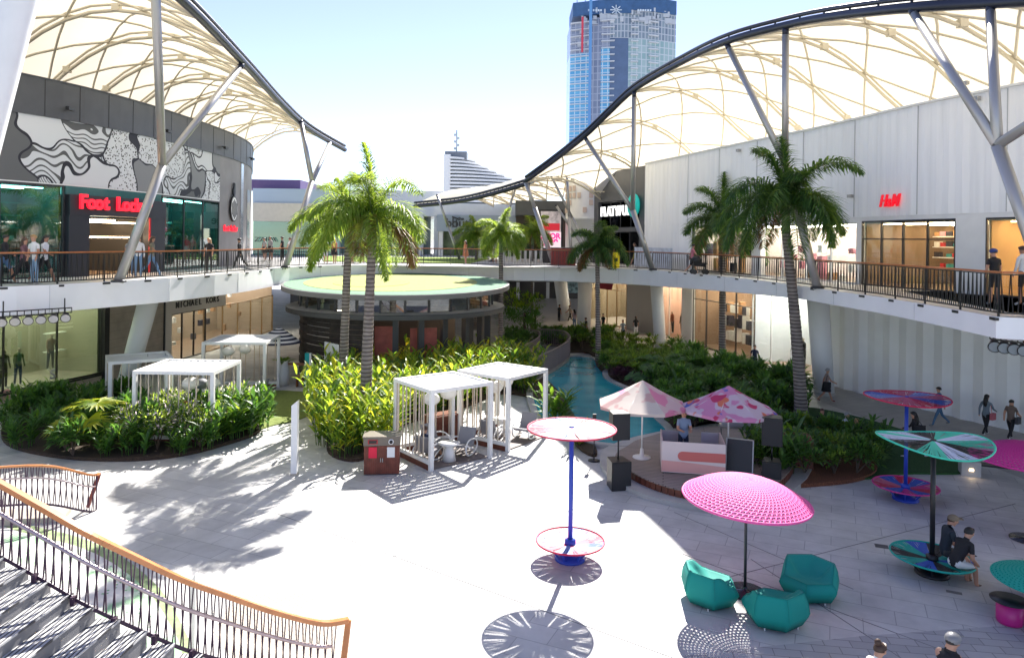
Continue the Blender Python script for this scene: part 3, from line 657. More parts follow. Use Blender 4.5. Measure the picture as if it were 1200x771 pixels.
plaque([(.2 * math.cos(2 * math.pi * k / 16), .26 * math.sin(2 * math.pi * k / 16) + .78) for k in range(16)], .07, BLACK, 'emblem_plaque')
plaque([(-.1, .5), (.1, .5), (.16, 1.25), (-.05, 1.3)], .08, BLACK, 'emblem_plaque')
# little cameras and lamps on the parapet
for px_, lb_ in ((75, 'above the store entrance'), (190, 'near the silver column'), (258, 'above the end of the mural'), (290, 'at the rounded corner')):
    t = WL.px(px_, 140); p = WL.at(t, .35); cth = thing('security_camera', 'small black security camera on the dark parapet ' + lb_, 'camera', (p.x, p.y, 12.5), 0, 'cameras on the parapet')
    MB().box(p.x, p.y, 12.45, .14, .4, .14).build('housing', BLACK, cth); q = WL.at(t, .12); MB().bar((q.x, q.y, 12.6), (p.x, p.y, 12.58), .05).build('bracket', BLACK, cth)
# ---- lower left shops ----
WD = Path([(p[0], p[1]) for p in smooth([(-24, 27, 0), (-22.4, 31.2, 0), (-20.7, 36.4, 0), (-20.1, 41, 0), (-19.9, 44, 0), (-19.2, 50, 0), (-19, 58, 0)], 5)], (0, 30))
td = {p: WD.px(p, 420) for p in (4, 118, 122, 192, 199, 240, 262, 290)}
ll = thing('ground_floor_stores', 'ground floor stores with stone wall and display window under the left walkway', 'building', (-21, 38, 0))
room(ll, WD, 0, td[118], .5, 4.55, 3.2, mat('yellowish_wall', (.36, .34, .26), .7), mat('soft_shop_light', (1.0, .9, .75), emit=9), BEIGE)
glazing(ll, WD, 0, td[118], .5, 4.4, glass('pale_green_glass', 'DDEBE0', .08), BLACK, 3.0)
m = MB(); WD.slab(m, 0, td[122], 4.4, ZU, -.2, .42); WD.slab(m, td[118], td[122] + .1, 0, ZU, -.2, .42); WD.slab(m, 0, td[118], .42, .5, -.2, .42); m.build('black_surround', BLACK, ll)
m = MB(); WD.slab(m, 0, td[118], 0, .42, -.3, .36); m.build('base_wall', BEIGE, ll)
m = MB(); WD.slab(m, td[122], td[192], 0, ZU, -.3, .32); m.build('stone_wall', BEIGE, ll)
m = MB()
for k in range(1, 12): WD.slab(m, td[122] + .1, td[192], k * .42, k * .42 + .015, .0, .024)
m.build('stone_courses', mat('stone_joint', (.28, .24, .2)), ll)
m = MB(); WD.slab(m, td[192] - .12, td[192], 0, ZU, .0, .07); m.build('dark_post', BLACK, ll)
m = MB(); WD.slab(m, td[192], td[199], 0, ZU, -.3, .40); WD.slab(m, td[199], td[262], 2.85, ZU, -.3, .40); m.build('white_portal', mat('ivory_portal', (.58, .56, .52), .4), ll)
room(ll, WD, td[199], WD.len, 0, ZU - .05, 4.5, mat('tan_interior', (.32, .25, .18), .6), COOL, FLT)
glazing(ll, WD, td[199], td[240], 0, 2.85, GLS, BLACK, 1.6); glazing(ll, WD, td[240], WD.len, 0, 2.85, GLS, MC['brass_frame'], 2.6, -.1)
along(WD, 'MICHAEL KORS', 230, 354, .52, BLACK, ll, .42, .14, .006, .02)
blocks(ll, 'handbag_display', WD, td[199] + .3, td[240], .6, 4, .7, 5, -1.5, [goods[1], goods[3], goods[0]], (.35, .2, .3), .6, 21)
blocks(ll, 'handbag_display', WD, td[240] + .3, WD.len - 2, .6, 4, .8, 10, -1.8, [goods[2], goods[3], goods[0]], (.4, .2, .4), .5, 22)
# window graphics, red/white
shelf(ll, WD, td[4] + 3.5, td[118] - .4, 1.7, 2, .9, -1.9)
# ---- things at the back --------------------------------------------------
def bx(m, px0, px1, py0, py1, d, dep=.5):      # facade rectangle as a box with depth, square to the view
    x0, _, z0 = D(px0, py1, d); x1, _, z1 = D(px1, py0, d); zz0 = min(z0, z1); zz1 = max(z0, z1)
    m.box((x0 + x1) / 2, d + dep / 2, zz0, abs(x1 - x0), dep, zz1 - zz0); return m
fm = thing('pale_department_store', 'low pale store with teal glass front and purple roof strip beyond the left walkway', 'building', (-22, 70, ZF))
bx(MB(), 296, 392, 222, 239, 68, 9).build('blue_fascia', mat('pale_blue_panel', (.42, .52, .62), .5), fm)
bx(MB(), 285, 352, 211, 222, 70, 8).build('roof_strip', mat('purple_panel', (.13, .08, .2), .6), fm)
bx(MB(), 296, 392, 239, 259, 67.6, 9).build('cream_band', CREAM, fm)
bx(MB(), 296, 392, 259, 305, 72, 2).build('back_wall', mat('mint_interior', (.35, .55, .47), .6, emit=.12), fm)
bx(MB(), 296, 392, 259, 306, 67.8, .05).build('glass_front', TEALG, fm)
p_ = D(311, 281, 67.5); text('store_lettering', 'ZARA', p_, 0, .62, BLACK, fm, .02, sx=1.3)
ms = thing('white_mall_wing', 'white mall wing with tall piers behind the big palms beyond the terrace', 'building', (-15, 78, ZF))
bx(MB(), 385, 520, 224, 252, 78, 10).build('upper_wall', WHITE, ms)
bx(MB(), 385, 505, 252, 308, 80, 6).build('glass_wall', mat('blue_grey_glazing', (.12, .18, .2), .15), ms)
for q in (392, 416, 440, 466, 490, 508): bx(MB(), q, q + 6, 252, 308, 77.6, .6).build('pier', WHITE, ms)
bt = thing('boutique_pavilion', 'grey-banded pavilion with dark lettering under a white roof behind the terrace palms', 'building', (-4, 74, ZF))
bx(MB(), 512, 612, 253, 271, 74, 8).build('sign_band', mat('blue_grey_band', (.34, .40, .46), .5), bt)
bx(MB(), 508, 618, 240, 253, 74.5, 8).build('white_roof', WHITE, bt)
bx(MB(), 514, 612, 271, 308, 77, 5).build('glazing', mat('leaf_reflection_glazing', (.09, .13, .06), .2, var=.8, vs=.9), bt)  # mottled green reflections are painted into the glass colour
for q in (514, 560, 606): bx(MB(), q, q + 5, 271, 308, 74.2, .5).build('post', WHITE, bt)
p_ = D(548, 262, 73.9); text('sign_lettering', 'boutique', (p_[0], 73.9, p_[2]), 0, 1.25, DARK, bt, .03, .02); p_ = D(540, 256, 73.9); text('sign_lettering', 'the', (p_[0], 73.9, p_[2] - .05), 0, .5, DARK, bt, .03, .01)
m = MB(); q = D(532, 261, 73.9); m.box(q[0] - .1, 73.85, q[2] - .5, .12, .06, 1.0); m.box(q[0] + .25, 73.85, q[2] - .5, .12, .06, .8); m.bar((q[0] - .2, 73.85, q[2] + .6), (q[0] + .45, 73.85, q[2] + .35), .06, .14); m.build('sign_mark', DARK, bt)
db = thing('dark_shop_block', 'dark low shop block with a red and white sale poster between slanted columns', 'building', (3, 66, ZF))
bx(MB(), 604, 684, 236, 252, 66, 12).build('dark_fascia', PANEL, db)
bx(MB(), 604, 690, 252, 309, 69, 2).build('back_wall', mat('brown_black_wall', (.08, .06, .05), .6), db)
bx(MB(), 664, 684, 252, 309, 66.2, .5).build('timber_panel', mat('orange_timber_panel', (.42, .16, .06), .6), db)
bx(MB(), 612, 634, 262, 309, 67, .3).build('green_screen_wall', leafmat('screen_leaf', (.05, .08, .03)), db)
po = thing('sale_poster', 'large white poster with pink numerals and red car artwork on a black frame', 'poster', D(645, 296, 65.3))
bx(MB(), 631, 660, 246, 297, 65.4, .25).build('frame', BLACK, po)
bx(MB(), 633.5, 657.5, 248, 272, 65.3, .08).build('upper_picture', mat('poster_red_grey', (.4, .35, .36), .5, var=.9, vs=1.3, emit=.2), po)
bx(MB(), 633.5, 657.5, 272, 294, 65.3, .08).build('lower_sheet', mat('poster_white', (.8, .74, .78), .5, emit=.3), po)
PK = mat('hot_pink_ink', (.9, .02, .25), .5, emit=.4)
bx(MB(), 634.5, 656, 262, 270, 65.27, .02).build('red_band', mat('poster_red', (.6, .02, .04), .5, emit=.2), po)
q = D(645, 277, 65.2); text('poster_lettering', '2 FOR', q, 0, .66, PK, po, .01, .03); q = D(645.5, 285, 65.2); text('poster_lettering', '$99', q, 0, .85, PK, po, .01, .03)
# hotel
ht = thing('terraced_hotel', 'white hotel with long curved balcony bands stepping down to the right and a rooftop mast', 'building', (-10, 230, 0))
dH = 230; xa, _, zt = D(519, 181, dH)
m = MB(); bx(m, 518.5, 528, 181, 300, dH, 24); m.build('stair_core', WHITE, ht)
wm2 = MB(); gl = MB(); rows = 17
for r_ in range(rows):
    py0 = 184 + r_ * 4.2; ext = 556 if r_ == 0 else min(640, 553 + r_ * 9.5)
    x0, _, z1 = D(527, py0, dH); x1, _, _z = D(ext, py0, dH); z0 = z1 - .62
    n_ = 8; pts = []
    for k in range(n_ + 1): t = k / n_; pts.append((x0 + (x1 - x0) * t, dH - 1 + 9 * t * t))
    wm2.prism(pts + [(x1, dH + 22), (x0, dH + 22)], z0, z1 )
    gl.prism([(x0 + .2, dH + 1)] + [(a, b_ + 1.4) for a, b_ in pts[1:]] + [(x1 - .3, dH + 21), (x0 + .2, dH + 21)], z0 - .56, z0)
wm2.build('balcony_bands', WHITE, ht); gl.build('window_bands', mat('hotel_glass', (.09, .12, .15), .25, var=.3, vs=.5), ht)
m = MB(); p0 = D(535, 181, 235); m.box(p0[0], 235, p0[2] - 2, 7, 6, 2.6); m.build('plant_room', mat('grey_plant_room', (.2, .22, .25)), ht)
m = MB(); p1 = D(535, 153, 235); m.tube([(p0[0], 235, p0[2]), (p0[0], 235, p1[2])], .25, 6)
for k in range(5): m.box(p0[0] + (k % 2) * .8 - .4, 235, p0[2] + 1.5 + k * 1.1, 1.0, .8, .7)
m.build('mast', mat('mast_grey', (.45, .5, .55)), ht)
# tower
tw = thing('glass_tower', 'tall blue and grey glass tower under construction with a navy crown band', 'building', (40, 335, 0))
dT = 335; xl = D(667.5, 100, dT)[0]; xr = D(791, 100, dT)[0]; Wd = xr - xl
def tz(py, px=730): return D(px, py, dT)[2]
def tfront(x):       # gently bowed front
    u = (x - xl) / Wd; return dT - 7 * math.sin(math.pi * u)
def tcol(name, u0, u1, y0, y1, m_, proud=0.0, parent=tw, dep=20):
    m = MB(); n_ = 5; xs = [xl + Wd * (u0 + (u1 - u0) * k / n_) for k in range(n_ + 1)]
    m.prism([(x, tfront(x) - proud) for x in xs] + [(xs[-1], dT + dep), (xs[0], dT + dep)], y0, y1); return m.build(name, m_, parent)
NAVY = mat('navy_glazing', (.09, .14, .25), .25, var=.1, vs=.3)
def tglass(name, c1, c2, c3, bw=1.6, bh=3.1):
    m = bpy.data.materials.new(name); m.use_nodes = True; n = m.node_tree.nodes; l = m.node_tree.links; b = n['Principled BSDF']; b.inputs['Roughness'].default_value = .2
    tc = n.new('ShaderNodeTexCoord'); sx = n.new('ShaderNodeSeparateXYZ'); cx = n.new('ShaderNodeCombineXYZ'); l.new(tc.outputs['Object'], sx.inputs[0]); l.new(sx.outputs[0], cx.inputs[0]); l.new(sx.outputs[2], cx.inputs[1])
    br = n.new('ShaderNodeTexBrick'); br.offset = 0; br.inputs['Scale'].default_value = 1; br.inputs['Brick Width'].default_value = bw; br.inputs['Row Height'].default_value = bh; br.inputs['Mortar Size'].default_value = .22
    br.inputs[1].default_value = (*c1, 1); br.inputs[2].default_value = (*c2, 1); br.inputs[3].default_value = (*c3, 1); l.new(cx.outputs[0], br.inputs[0]); l.new(br.outputs[0], b.inputs['Base Color']); return m
GT, BT, CT = tglass('tower_grey_glass', (.15, .20, .27), (.26, .33, .38), (.46, .50, .56)), tglass('tower_blue_glass', (.08, .33, .62), (.14, .45, .72), (.52, .68, .80), 2.4), tglass('tower_concrete', (.18, .22, .32), (.30, .34, .44), (.38, .42, .52), 2)
MTL = tglass('tower_mint_glass', (.26, .40, .42), (.36, .48, .50), (.52, .58, .62), 2.2)
tcol('left_facade', 0, .17, -5, tz(65), BT, .3); tcol('left_facade', .0, .17, tz(65), tz(30), CT, .2)
tcol('core_strip', .17, .28, -5, tz(25), CT); tcol('blue_bay', .28, .36, -5, tz(60), BT, .4); tcol('grey_bay', .28, .36, tz(60), tz(26), CT, .2)
tcol('navy_bay', .36, .53, -5, tz(50), NAVY, .2); tcol('slab_bay', .36, .53, tz(50), tz(20), GT, .5)
tcol('right_facade', .53, 1.0, -5, tz(50), MTL, .2); tcol('right_facade', .53, 1.0, tz(50), tz(18), GT, .2)
tcol('crown_band', .02, .55, tz(22), tz(6), mat('crown_navy', (.04, .11, .25), .5, var=.15, vs=.4), 1.2); tcol('crown_band', .55, 1.0, tz(18), tz(2), mat('crown_navy', (.04, .11, .25), .5), 1.2)
for u0, u1 in ((0, .18), (.28, .40), (.72, .82), (.55, .62)):
    m = MB()
    for k in range(38):
        z = 14 + k * 3.1
        if z > tz(30): break
        xs = [xl + Wd * (u0 + (u1 - u0) * j / 3) for j in range(4)]
        m.prism([(x, tfront(x) - 1.8) for x in xs] + [(xs[-1], dT), (xs[0], dT)], z, z + .35)
    m.build('balcony_slabs', mat('slab_white', (.6, .64, .7)), tw)
sg = MB(); tt = D(722, 12, dT - 8.2)
for a in range(8): sg.bar(tt, (tt[0] + 2.6 * math.cos(R(a * 45)), tt[1], tt[2] + 2.2 * math.sin(R(a * 45))), .35, .35)
sg.build('crown_emblem', mat('pale_emblem', (.6, .7, .8)), tw)
for px_, s_ in ((748, .0), (690, 0)):
    q = D(px_, 12.5, dT - 8.3); m = MB()
    for k in range(6): m.box(q[0] + k * 1.1, q[1], q[2] - .4, .7, .1, .9)
    m.build('crown_lettering', mat('pale_emblem', (.6, .7, .8)), tw)
m = MB(); m.box(D(692.5, 0, dT - 9)[0], dT - 9, 0, 1.2, 1.2, tz(-12)); m.build('hoist_mast', mat('blue_mast', (.12, .3, .6)), tw)
m = MB(); m.box(D(683, 0, dT - 9)[0], dT - 9, tz(68), .9, .9, tz(28) - tz(68)); m.build('red_hoist', mat('red_hoist', (.6, .05, .09)), tw)
rnd = random.Random(8); m = MB()
for k in range(70):
    u_ = rnd.uniform(.02, .98); y_ = rnd.uniform(16, 34 if u_ > .2 else 60); x_ = xl + Wd * u_; m = MB(); m.box(x_, tfront(x_) - .7, tz(y_), rnd.choice((.8, 1.6, 3.0)), .5, rnd.choice((.3, 1.6, 2.4))); m.build('unfinished_bay', [mat('raw_floor_edge', (.50, .54, .60), .6)], tw)
m = MB()
for k in range(26): x_ = xl + Wd * rnd.uniform(.03, .97); m.box(x_, dT + rnd.uniform(-4, 10), tz(6), .35, .35, rnd.uniform(1.5, 5.5))
m.build('roof_rods', mat('roof_rod_blue', (.25, .35, .5), .6), tw)
cr_ = thing('tower_crane', 'red and blue crane cab on top of the glass tower', 'crane', (xl + Wd * .43, dT, tz(6)))
q = D(718, 3, dT); MB().box(q[0], dT, tz(6), 4, 3, 2.5).build('cab', mat('red_hoist', (.6, .05, .09)), cr_); MB().tube([(q[0] + 3, dT, tz(6)), (q[0] + 8, dT, tz(-40))], .5, 6).build('jib', mat('blue_mast', (.12, .3, .6)), cr_); MB().tube([(q[0], dT, tz(8)), (q[0], dT, tz(-5))], .7, 6).build('slew_post', mat('red_hoist', (.6, .05, .09)), cr_)
# ground-level space under the far walkway
ub = thing('recessed_ground_shops', 'dim shopfronts and pale floor ramp under the walkway bridge beyond the garden', 'building', (-4, 80, 0))
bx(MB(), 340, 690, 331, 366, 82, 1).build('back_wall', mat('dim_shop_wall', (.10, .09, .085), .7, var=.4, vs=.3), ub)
bx(MB(), 655, 678, 329, 343, 80, .3).build('patterned_sign', mat('sign_blue_white', (.25, .35, .36), .5, var=.95, vs=2.5), ub)
for q_ in (605, 622, 640): bx(MB(), q_, q_ + 4, 331, 352, 80.6, .3).build('mullion', WHITE, ub)
MB().hexa([(2, 62, 0), (12, 62, 0), (12, 80, 0), (2, 80, 0)], [(2, 62, .02), (12, 62, .02), (12, 80, 1.1), (2, 80, 1.1)]).build('ramp', mat('pale_terrazzo', (.50, .46, .42), .4), ub)
# ================================================================== CANOPIES
MEM = membrane('white_membrane', (.78, .75, .66), (.90, .81, .62))
RIB = mat('cream_steel', (.62, .57, .46), .5)
BEAM = mat('dark_blue_grey_beam', (.022, .026, .045), .35, .3)
def canopy(label, edge, side, prof, width, nrib, ext=0):
    ce = smooth(edge, 8); L = [0]
    for a, b in zip(ce, ce[1:]): L.append(L[-1] + (Vector(b) - Vector(a)).length)
    def ep(u):
        t = u * L[-1]; k = 0
        while k < len(L) - 2 and L[k + 1] < t: k += 1
        f = (t - L[k]) / (L[k + 1] - L[k]); return Vector(ce[k]).lerp(Vector(ce[k + 1]), f)
    def pt(u, s):
        e = ep(u); w_ = width(u); dx, dy = side(u); return Vector((e.x + dx * w_ * s, e.y + dy * w_ * s, e.z + prof(s, u)))
    th = thing('shade_canopy', label, 'canopy', tuple(pt(.5, .5)))
    nu, ns = nrib * 4, 16; m = MB(); m.sm = True
    def bulge(i, s): f = (i % 4) / 4; return .14 * math.sin(math.pi * f) * math.sin(math.pi * s) ** .5 if 0 < s < 1 else 0
    i0 = m.add(*[tuple(pt(i / nu, j / ns) + Vector((0, 0, .12 + bulge(i, j / ns)))) for i in range(nu + 1) for j in range(ns + 1)])
    for i in range(nu):
        for j in range(ns): a = i0 + i * (ns + 1) + j; m.face(a, a + 1, a + ns + 2, a + ns + 1)
    m.build('membrane', MEM, th)
    for i in range(nrib + 1):
        m = MB(); u = i / nrib
        P = [pt(u, j / 12) for j in range(13)]
        for dz, r_ in ((-.02, .06), (-.30, .085)):
            m.tube([p + Vector((0, 0, dz - (0 if dz > -.1 else -.22 * abs(1 - j / 6) ** 2))) for j, p in enumerate(P)], r_, 5)
        for j in (4, 8): m.box(P[j].x, P[j].y, P[j].z - .32, .3, .3, .3)
        m.build('arched_rib', RIB, th)
    m = MB(); st = [0, .25, .5, .75, 1.0]
    for i in range(nrib):
        for a, b in zip(st, st[1:]):
            for s0, s1 in ((a, b), (b, a)):
                m.tube([pt((i + k / 3) / nrib, s0 + (s1 - s0) * k / 3) - Vector((0, 0, .12)) for k in range(4)], .055, 4, False)
    m.build('diagonal_bracing', RIB, th)
    m = MB(); P = [ep(k / 60) for k in range(61)]
    m.tube(P, .17, 8); m.tube([p + Vector((0, 0, .30)) for p in P], .10, 6)
    for k in range(1, 60, 2): m.bar(P[k] + Vector((0, 0, .05)), P[k] + Vector((0, 0, .33)), .06, .06)
    m.build('edge_beam', BEAM, th)
    return ep, pt
edge_r = [(14.2, 8, 10.4), (13.8, 14, 12.5), (13.1, 20, 14.2), (12.4, 23, 15.0), (11.8, 27, 15.95), (11.2, 30, 16.5), (9.9, 34, 16.9), (8.9, 39, 17.1), (7.3, 44, 16.7), (6.0, 46.4, 15.6), (4.7, 48, 14.4), (2.8, 50.3, 13.0), (.9, 52, 11.7)]
epR, ptR = canopy('large arched white shade canopy with dark edge beam over the right walkway', edge_r, lambda u: (math.cos(R(8 + 38 * u * u)), math.sin(R(8 + 38 * u * u))), lambda s, u: .9 * math.sin(math.pi * min(1, s * 1.6)) - 6.0 * s * s * (1 - .55 * u ** 3), lambda u: 14 + 2 * u, 13)
edge_l = [(-10.6, 12, 14.7), (-10.9, 18, 15.3), (-11.1, 24, 15.35), (-11.9, 32, 15.1), (-12.7, 40, 14.7), (-12.9, 46, 14.3), (-12.3, 53, 13.9)]
epL, ptL = canopy('large arched white shade canopy with dark edge beam over the curved mural store', edge_l, lambda u: (-math.cos(R(6 + 30 * u)), math.sin(R(6 + 30 * u))), lambda s, u: 2.6 * math.sin(math.pi * min(1, s * 1.1)) - 2.4 * s * s, lambda u: 17, 12)
edge_c = [(1.3, 54.5, 11.8), (-1.5, 57, 11.1), (-4.5, 60, 10.6), (-8.5, 63, 10.3)]
epC, ptC = canopy('low white canopy wing linking the big canopies above the terrace', edge_c, lambda u: (.55 , .83), lambda s, u: 1.3 * math.sin(math.pi * s) + .6 * s, lambda u: 12, 6)
edge_d = [(6.5, 58, 13.8), (4.2, 60, 13.3), (2.2, 62.5, 12.2)]
# struts
SIL = mat('silver_painted_steel', (.42, .41, .40), .35, .5)
def strut_col(label, foot, joint, tops, r=.17, m_=SIL):
    th = thing('slanted_canopy_column', label, 'column', foot, 0, 'slanted columns holding the canopies')
    base = MB(); base.lathe([(.26, 0), (.26, .06), (.2, .1)], 14, foot, cap=True); base.build('base_plate', DARK, th)
    MB().tube([foot, joint], r, 14).build('shaft', m_, th)
    for t in tops:
        v = (Vector(t) - Vector(joint)); k = Vector(joint) + v * .95
        s_ = MB().tube([joint, k], r * .85, 12).build('branch', m_, th); MB().tube([k, t], r * .8, 10).build('dark_tip', BEAM, s_)
f = G3(150, 331, ZF); strut_col('silver V-shaped column rising from the left walkway across the mural', (f[0] - .4, f[1] + .1, ZF), (-13.25, 27.4, 10.15), [tuple(epL(.247)), (-11.85, 31.6, 15.0)])
f = G3(332, 314, ZF); strut_col('silver V-shaped column behind the big palms at the far end of the left walkway', (f[0], f[1] + .4, ZF), (-11.9, 43, 10.8), [(-12.8, 43.6, 14.5), (-12.6, 50, 14.1)])
strut_col('brown grey V-shaped column at the right end of the walkway near the warm lit shop', (13.0, 17.2, ZF), (11.75, 17.6, 9.95), [(12.45, 22.8, 14.9), (13.1, 20, 14.1), (13.8, 14, 12.4)], .15)
f = G3(955, 338, ZF); strut_col('silver V-shaped column behind the tallest right palm', (f[0] + .1, f[1], ZF), (11.4, 30.4, 10.9), [(9.95, 34, 16.8), (11.2, 30, 16.4)])
f = G3(765, 317, ZF); strut_col('silver V-shaped column in front of the charcoal shop with white letters', (f[0] + .1, f[1] + .5, ZF), (7.4, 44.6, 9.4), [(7.3, 44, 16.6), (4.75, 48, 14.3)])
strut_col('slanted column beside the sale poster at the tip of the right canopy', (3.0, 51.8, ZF), (1.6, 51.9, 9.8), [(.9, 52, 11.7)])
for a, b, c_ in (((677, 268), (644, 203), 58), ((668, 272), (664, 200), 57), ((672, 272), (651, 240), 59.5), ((541, 310), (512, 228), 61), ((592, 258), (606, 215), 57)):
    p0, p1 = D(*a, c_), D(*b, c_); v = (Vector(p0) - Vector(p1)); 
    ft = Vector(p1) + v * ((p1[2] - ZF) / (p1[2] - p0[2])) if abs(p1[2] - p0[2]) > .1 else Vector(p0)
    strut_col('thin slanted column under the far canopy wing', tuple(ft), tuple(Vector(ft).lerp(Vector(p1), .5)), [p1], .12)
# near white mast, top left corner
nm = thing('white_canopy_mast', 'thick white tapered mast cutting the top left corner', 'column', (-8.9, 11.5, 0))
a, b = Vector(D(-38, 250, 11.5)), Vector(D(22, -10, 11.8)); d_ = (b - a).normalized()
MB().tube([a - d_ * 1.0, a, b, b + d_ * 3], [.2, .22, .3, .34], 20).build('shaft', WHITE, nm)
MB().tube([(-9.3, 11.5, 0), a - d_ * 1.0], [.3, .2], 20).build('foot', WHITE, nm)
# round slanted columns under the walkway
def pier(label, p, q, r=.42, m_=None):
    th = thing('round_column', label, 'column', (p[0], p[1], 0), 0, 'white round columns under the walkway')
    MB().tube([p, q], [r, r * 1.1], 20).build('shaft', m_ or mat('white_render', (.7, .72, .75), .5), th); MB().lathe([(r * 1.05, 0), (r * 1.05, .12), (r, .14)], 20, p).build('base_ring', CONC, th)
a = G3(136, 447 - 0, 0); pier('white slanted column in front of the beige stone wall', (-18.6, 35, 0), (-17.4, 35, 4.75), .42)
pier('white slanted column near the glazed shop between two palms', G3(774, 410), (*D(769, 336, G(774, 410)[1])[:2], 4.78), .4)
pier('large white column at the left end of the pleated wall', G3(966, 462), (*D(958, 365, G(966, 462)[1])[:2], 4.9), .48)
pier('white column beyond the footbridge left of the shopping path', G3(663, 378), (*D(655, 332, G(663, 378)[1])[:2], 4.78), .55)
pier('white column between the path and the olive shopfront', G3(684, 388), (*D(686, 332, G(684, 388)[1])[:2], 4.78), .55)
# ================================================================== ROUND PAVILION
pv = thing('round_pavilion', 'round cafe pavilion with tilted green and yellow disc roof and dark ring awning', 'pavilion', (-6.5, 41.5, 0))
cx, cy = -6.5, 41.5
def tilt(mb, k=.042):
    mb.v = [(x, y, z + (y - cy) * k) for x, y, z in mb.v]; return mb
def disc(r, z0, z1, ex=0, ey=0, n=64): return MB().lathe([(.01, z0), (r, z0), (r, z1), (.01, z1)], n, (cx + ex, cy + ey, 0), False)
rf = tilt(disc(6.0, 4.86, 5.12)).build('roof', mat('grey_roof_edge', (.17, .17, .17), .5), pv)
tilt(disc(5.86, 5.12, 5.135)).build('green_ring', mat('mint_green_turf', (.16, .30, .19), .95, var=.25, vs=20), rf)
def ell(rx, ry, z, ex, ey, m_, nm):
    pts = [(cx + ex + rx * math.cos(2 * math.pi * k / 56), cy + ey + ry * math.sin(2 * math.pi * k / 56)) for k in range(56)]
    tilt(MB().prism(pts, 5.13, z)).build(nm, m_, rf)
ell(4.6, 4.7, 5.15, -.35, .2, mat('yellow_turf', (.33, .36, .12), .95, var=.2, vs=9), 'yellow_ring'); ell(2.0, 2.2, 5.165, -1.3, -.5, mat('lime_turf', (.36, .40, .11), .95, var=.2, vs=9), 'lime_centre')
rg = MB(); rg.lathe([(4.9, 3.62), (5.75, 3.58), (5.75, 3.82), (5.7, 3.84), (4.9, 3.9)], 64, (cx, cy, 0), False); rg.build('ring_awning', mat('dark_ring', (.05, .052, .055), .5), pv)
rg = MB(); rg.lathe([(4.9, 3.905), (5.74, 3.845)], 64, (cx, cy, 0), False); rg.build('awning_top', mat('pale_ring_top', (.45, .45, .44), .5), pv)
# clerestory
m = MB()
for k in range(28):
    a = 2 * math.pi * k / 28; m.box(cx + 5.1 * math.cos(a), cy + 5.1 * math.sin(a), 3.85, .08, .12, 1.05, a)
fr = m.build('window_frame', DARK, pv)
CG = glass('clerestory_glass', 'B9C4C0', .10)
for k in range(28):
    a0, a1 = 2 * math.pi * k / 28 + .012, 2 * math.pi * (k + 1) / 28 - .012
    MB().poly(*[(cx + 5.08 * math.cos(a), cy + 5.08 * math.sin(a), z) for a, z in ((a0, 3.9), (a1, 3.9), (a1, 4.85), (a0, 4.85))]).build('pane', CG, fr)
m = MB()      # slatted timber wall, left side
for k in range(14):
    for j in range(15):
        a0, a1 = R(175 + j * 6), R(181 + j * 6); z = .1 + k * .25; r_ = 5.0 + .04 * (k % 2)
        p, q = (cx + r_ * math.cos(a0), cy + r_ * math.sin(a0)), (cx + r_ * math.cos(a1), cy + r_ * math.sin(a1)); m.bar((*p, z), (*q, z), .06, .22)
m.build('slatted_wall', mat('charred_timber', (.028, .022, .020), .7, var=.4, vs=3), pv)
for a in (262, 278, 292, 306, 322, 338, 355, 15, 40, 70): MB().box(cx + 4.9 * math.cos(R(a)), cy + 4.9 * math.sin(R(a)), 0, .28, .28, 3.62, R(a)).build('pillar', DARK, pv)
m = MB(); m.box(cx - .5, cy + 1.5, 0, 7.0, .2, 3.6); m.box(cx - 2.2, cy - 1.5, 0, .2, 5, 3.6); m.build('inner_wall', mat('dark_inner_wall', (.06, .05, .05), .6), pv)
m = MB(); m.box(cx + .1, cy - 4.3, .1, 1.0, .06, 3.0, .05); m.box(cx + 1.9, cy - 4.0, .1, 1.3, .06, 2.9, .3); m.build('red_screen', mat('terracotta_screen', (.42, .10, .07), .6, var=.2), pv)
m = MB(); m.lathe([(.01, .1), (4.9, .1), (4.9, .14)], 40, (cx, cy, 0), False); m.build('floor', FLT, pv)
for a in (0, 60, 120, 180, 240, 300): MB().lathe([(.02, 3.3), (.22, 3.3), (.22, 3.42), (.02, 3.42)], 12, (cx + 3.2 * math.cos(R(a)), cy + 3 * math.sin(R(a)), 0)).build('pendant_lamp', WARM, pv)
pv.scale = (1.064, 1.064, .97)
p = D(387, 426, 35.8); cl = MB()
for k in range(8): cl.poly((p[0] - .3 + k * .09, 35.8 + .04 * (k % 2), .3), (p[0] - .3 + (k + 1) * .09, 35.8 + .04 * ((k + 1) % 2), .3), (p[0] - .3 + (k + 1) * .09, 35.8 + .04 * ((k + 1) % 2), 2.35 - .02 * k), (p[0] - .3 + k * .09, 35.8 + .04 * (k % 2), 2.35 - .02 * k))
tag(cl.build('cloth_screen', WHITE), 'white cloth sheet hanging at the dark doorway of the round pavilion', 'cloth')
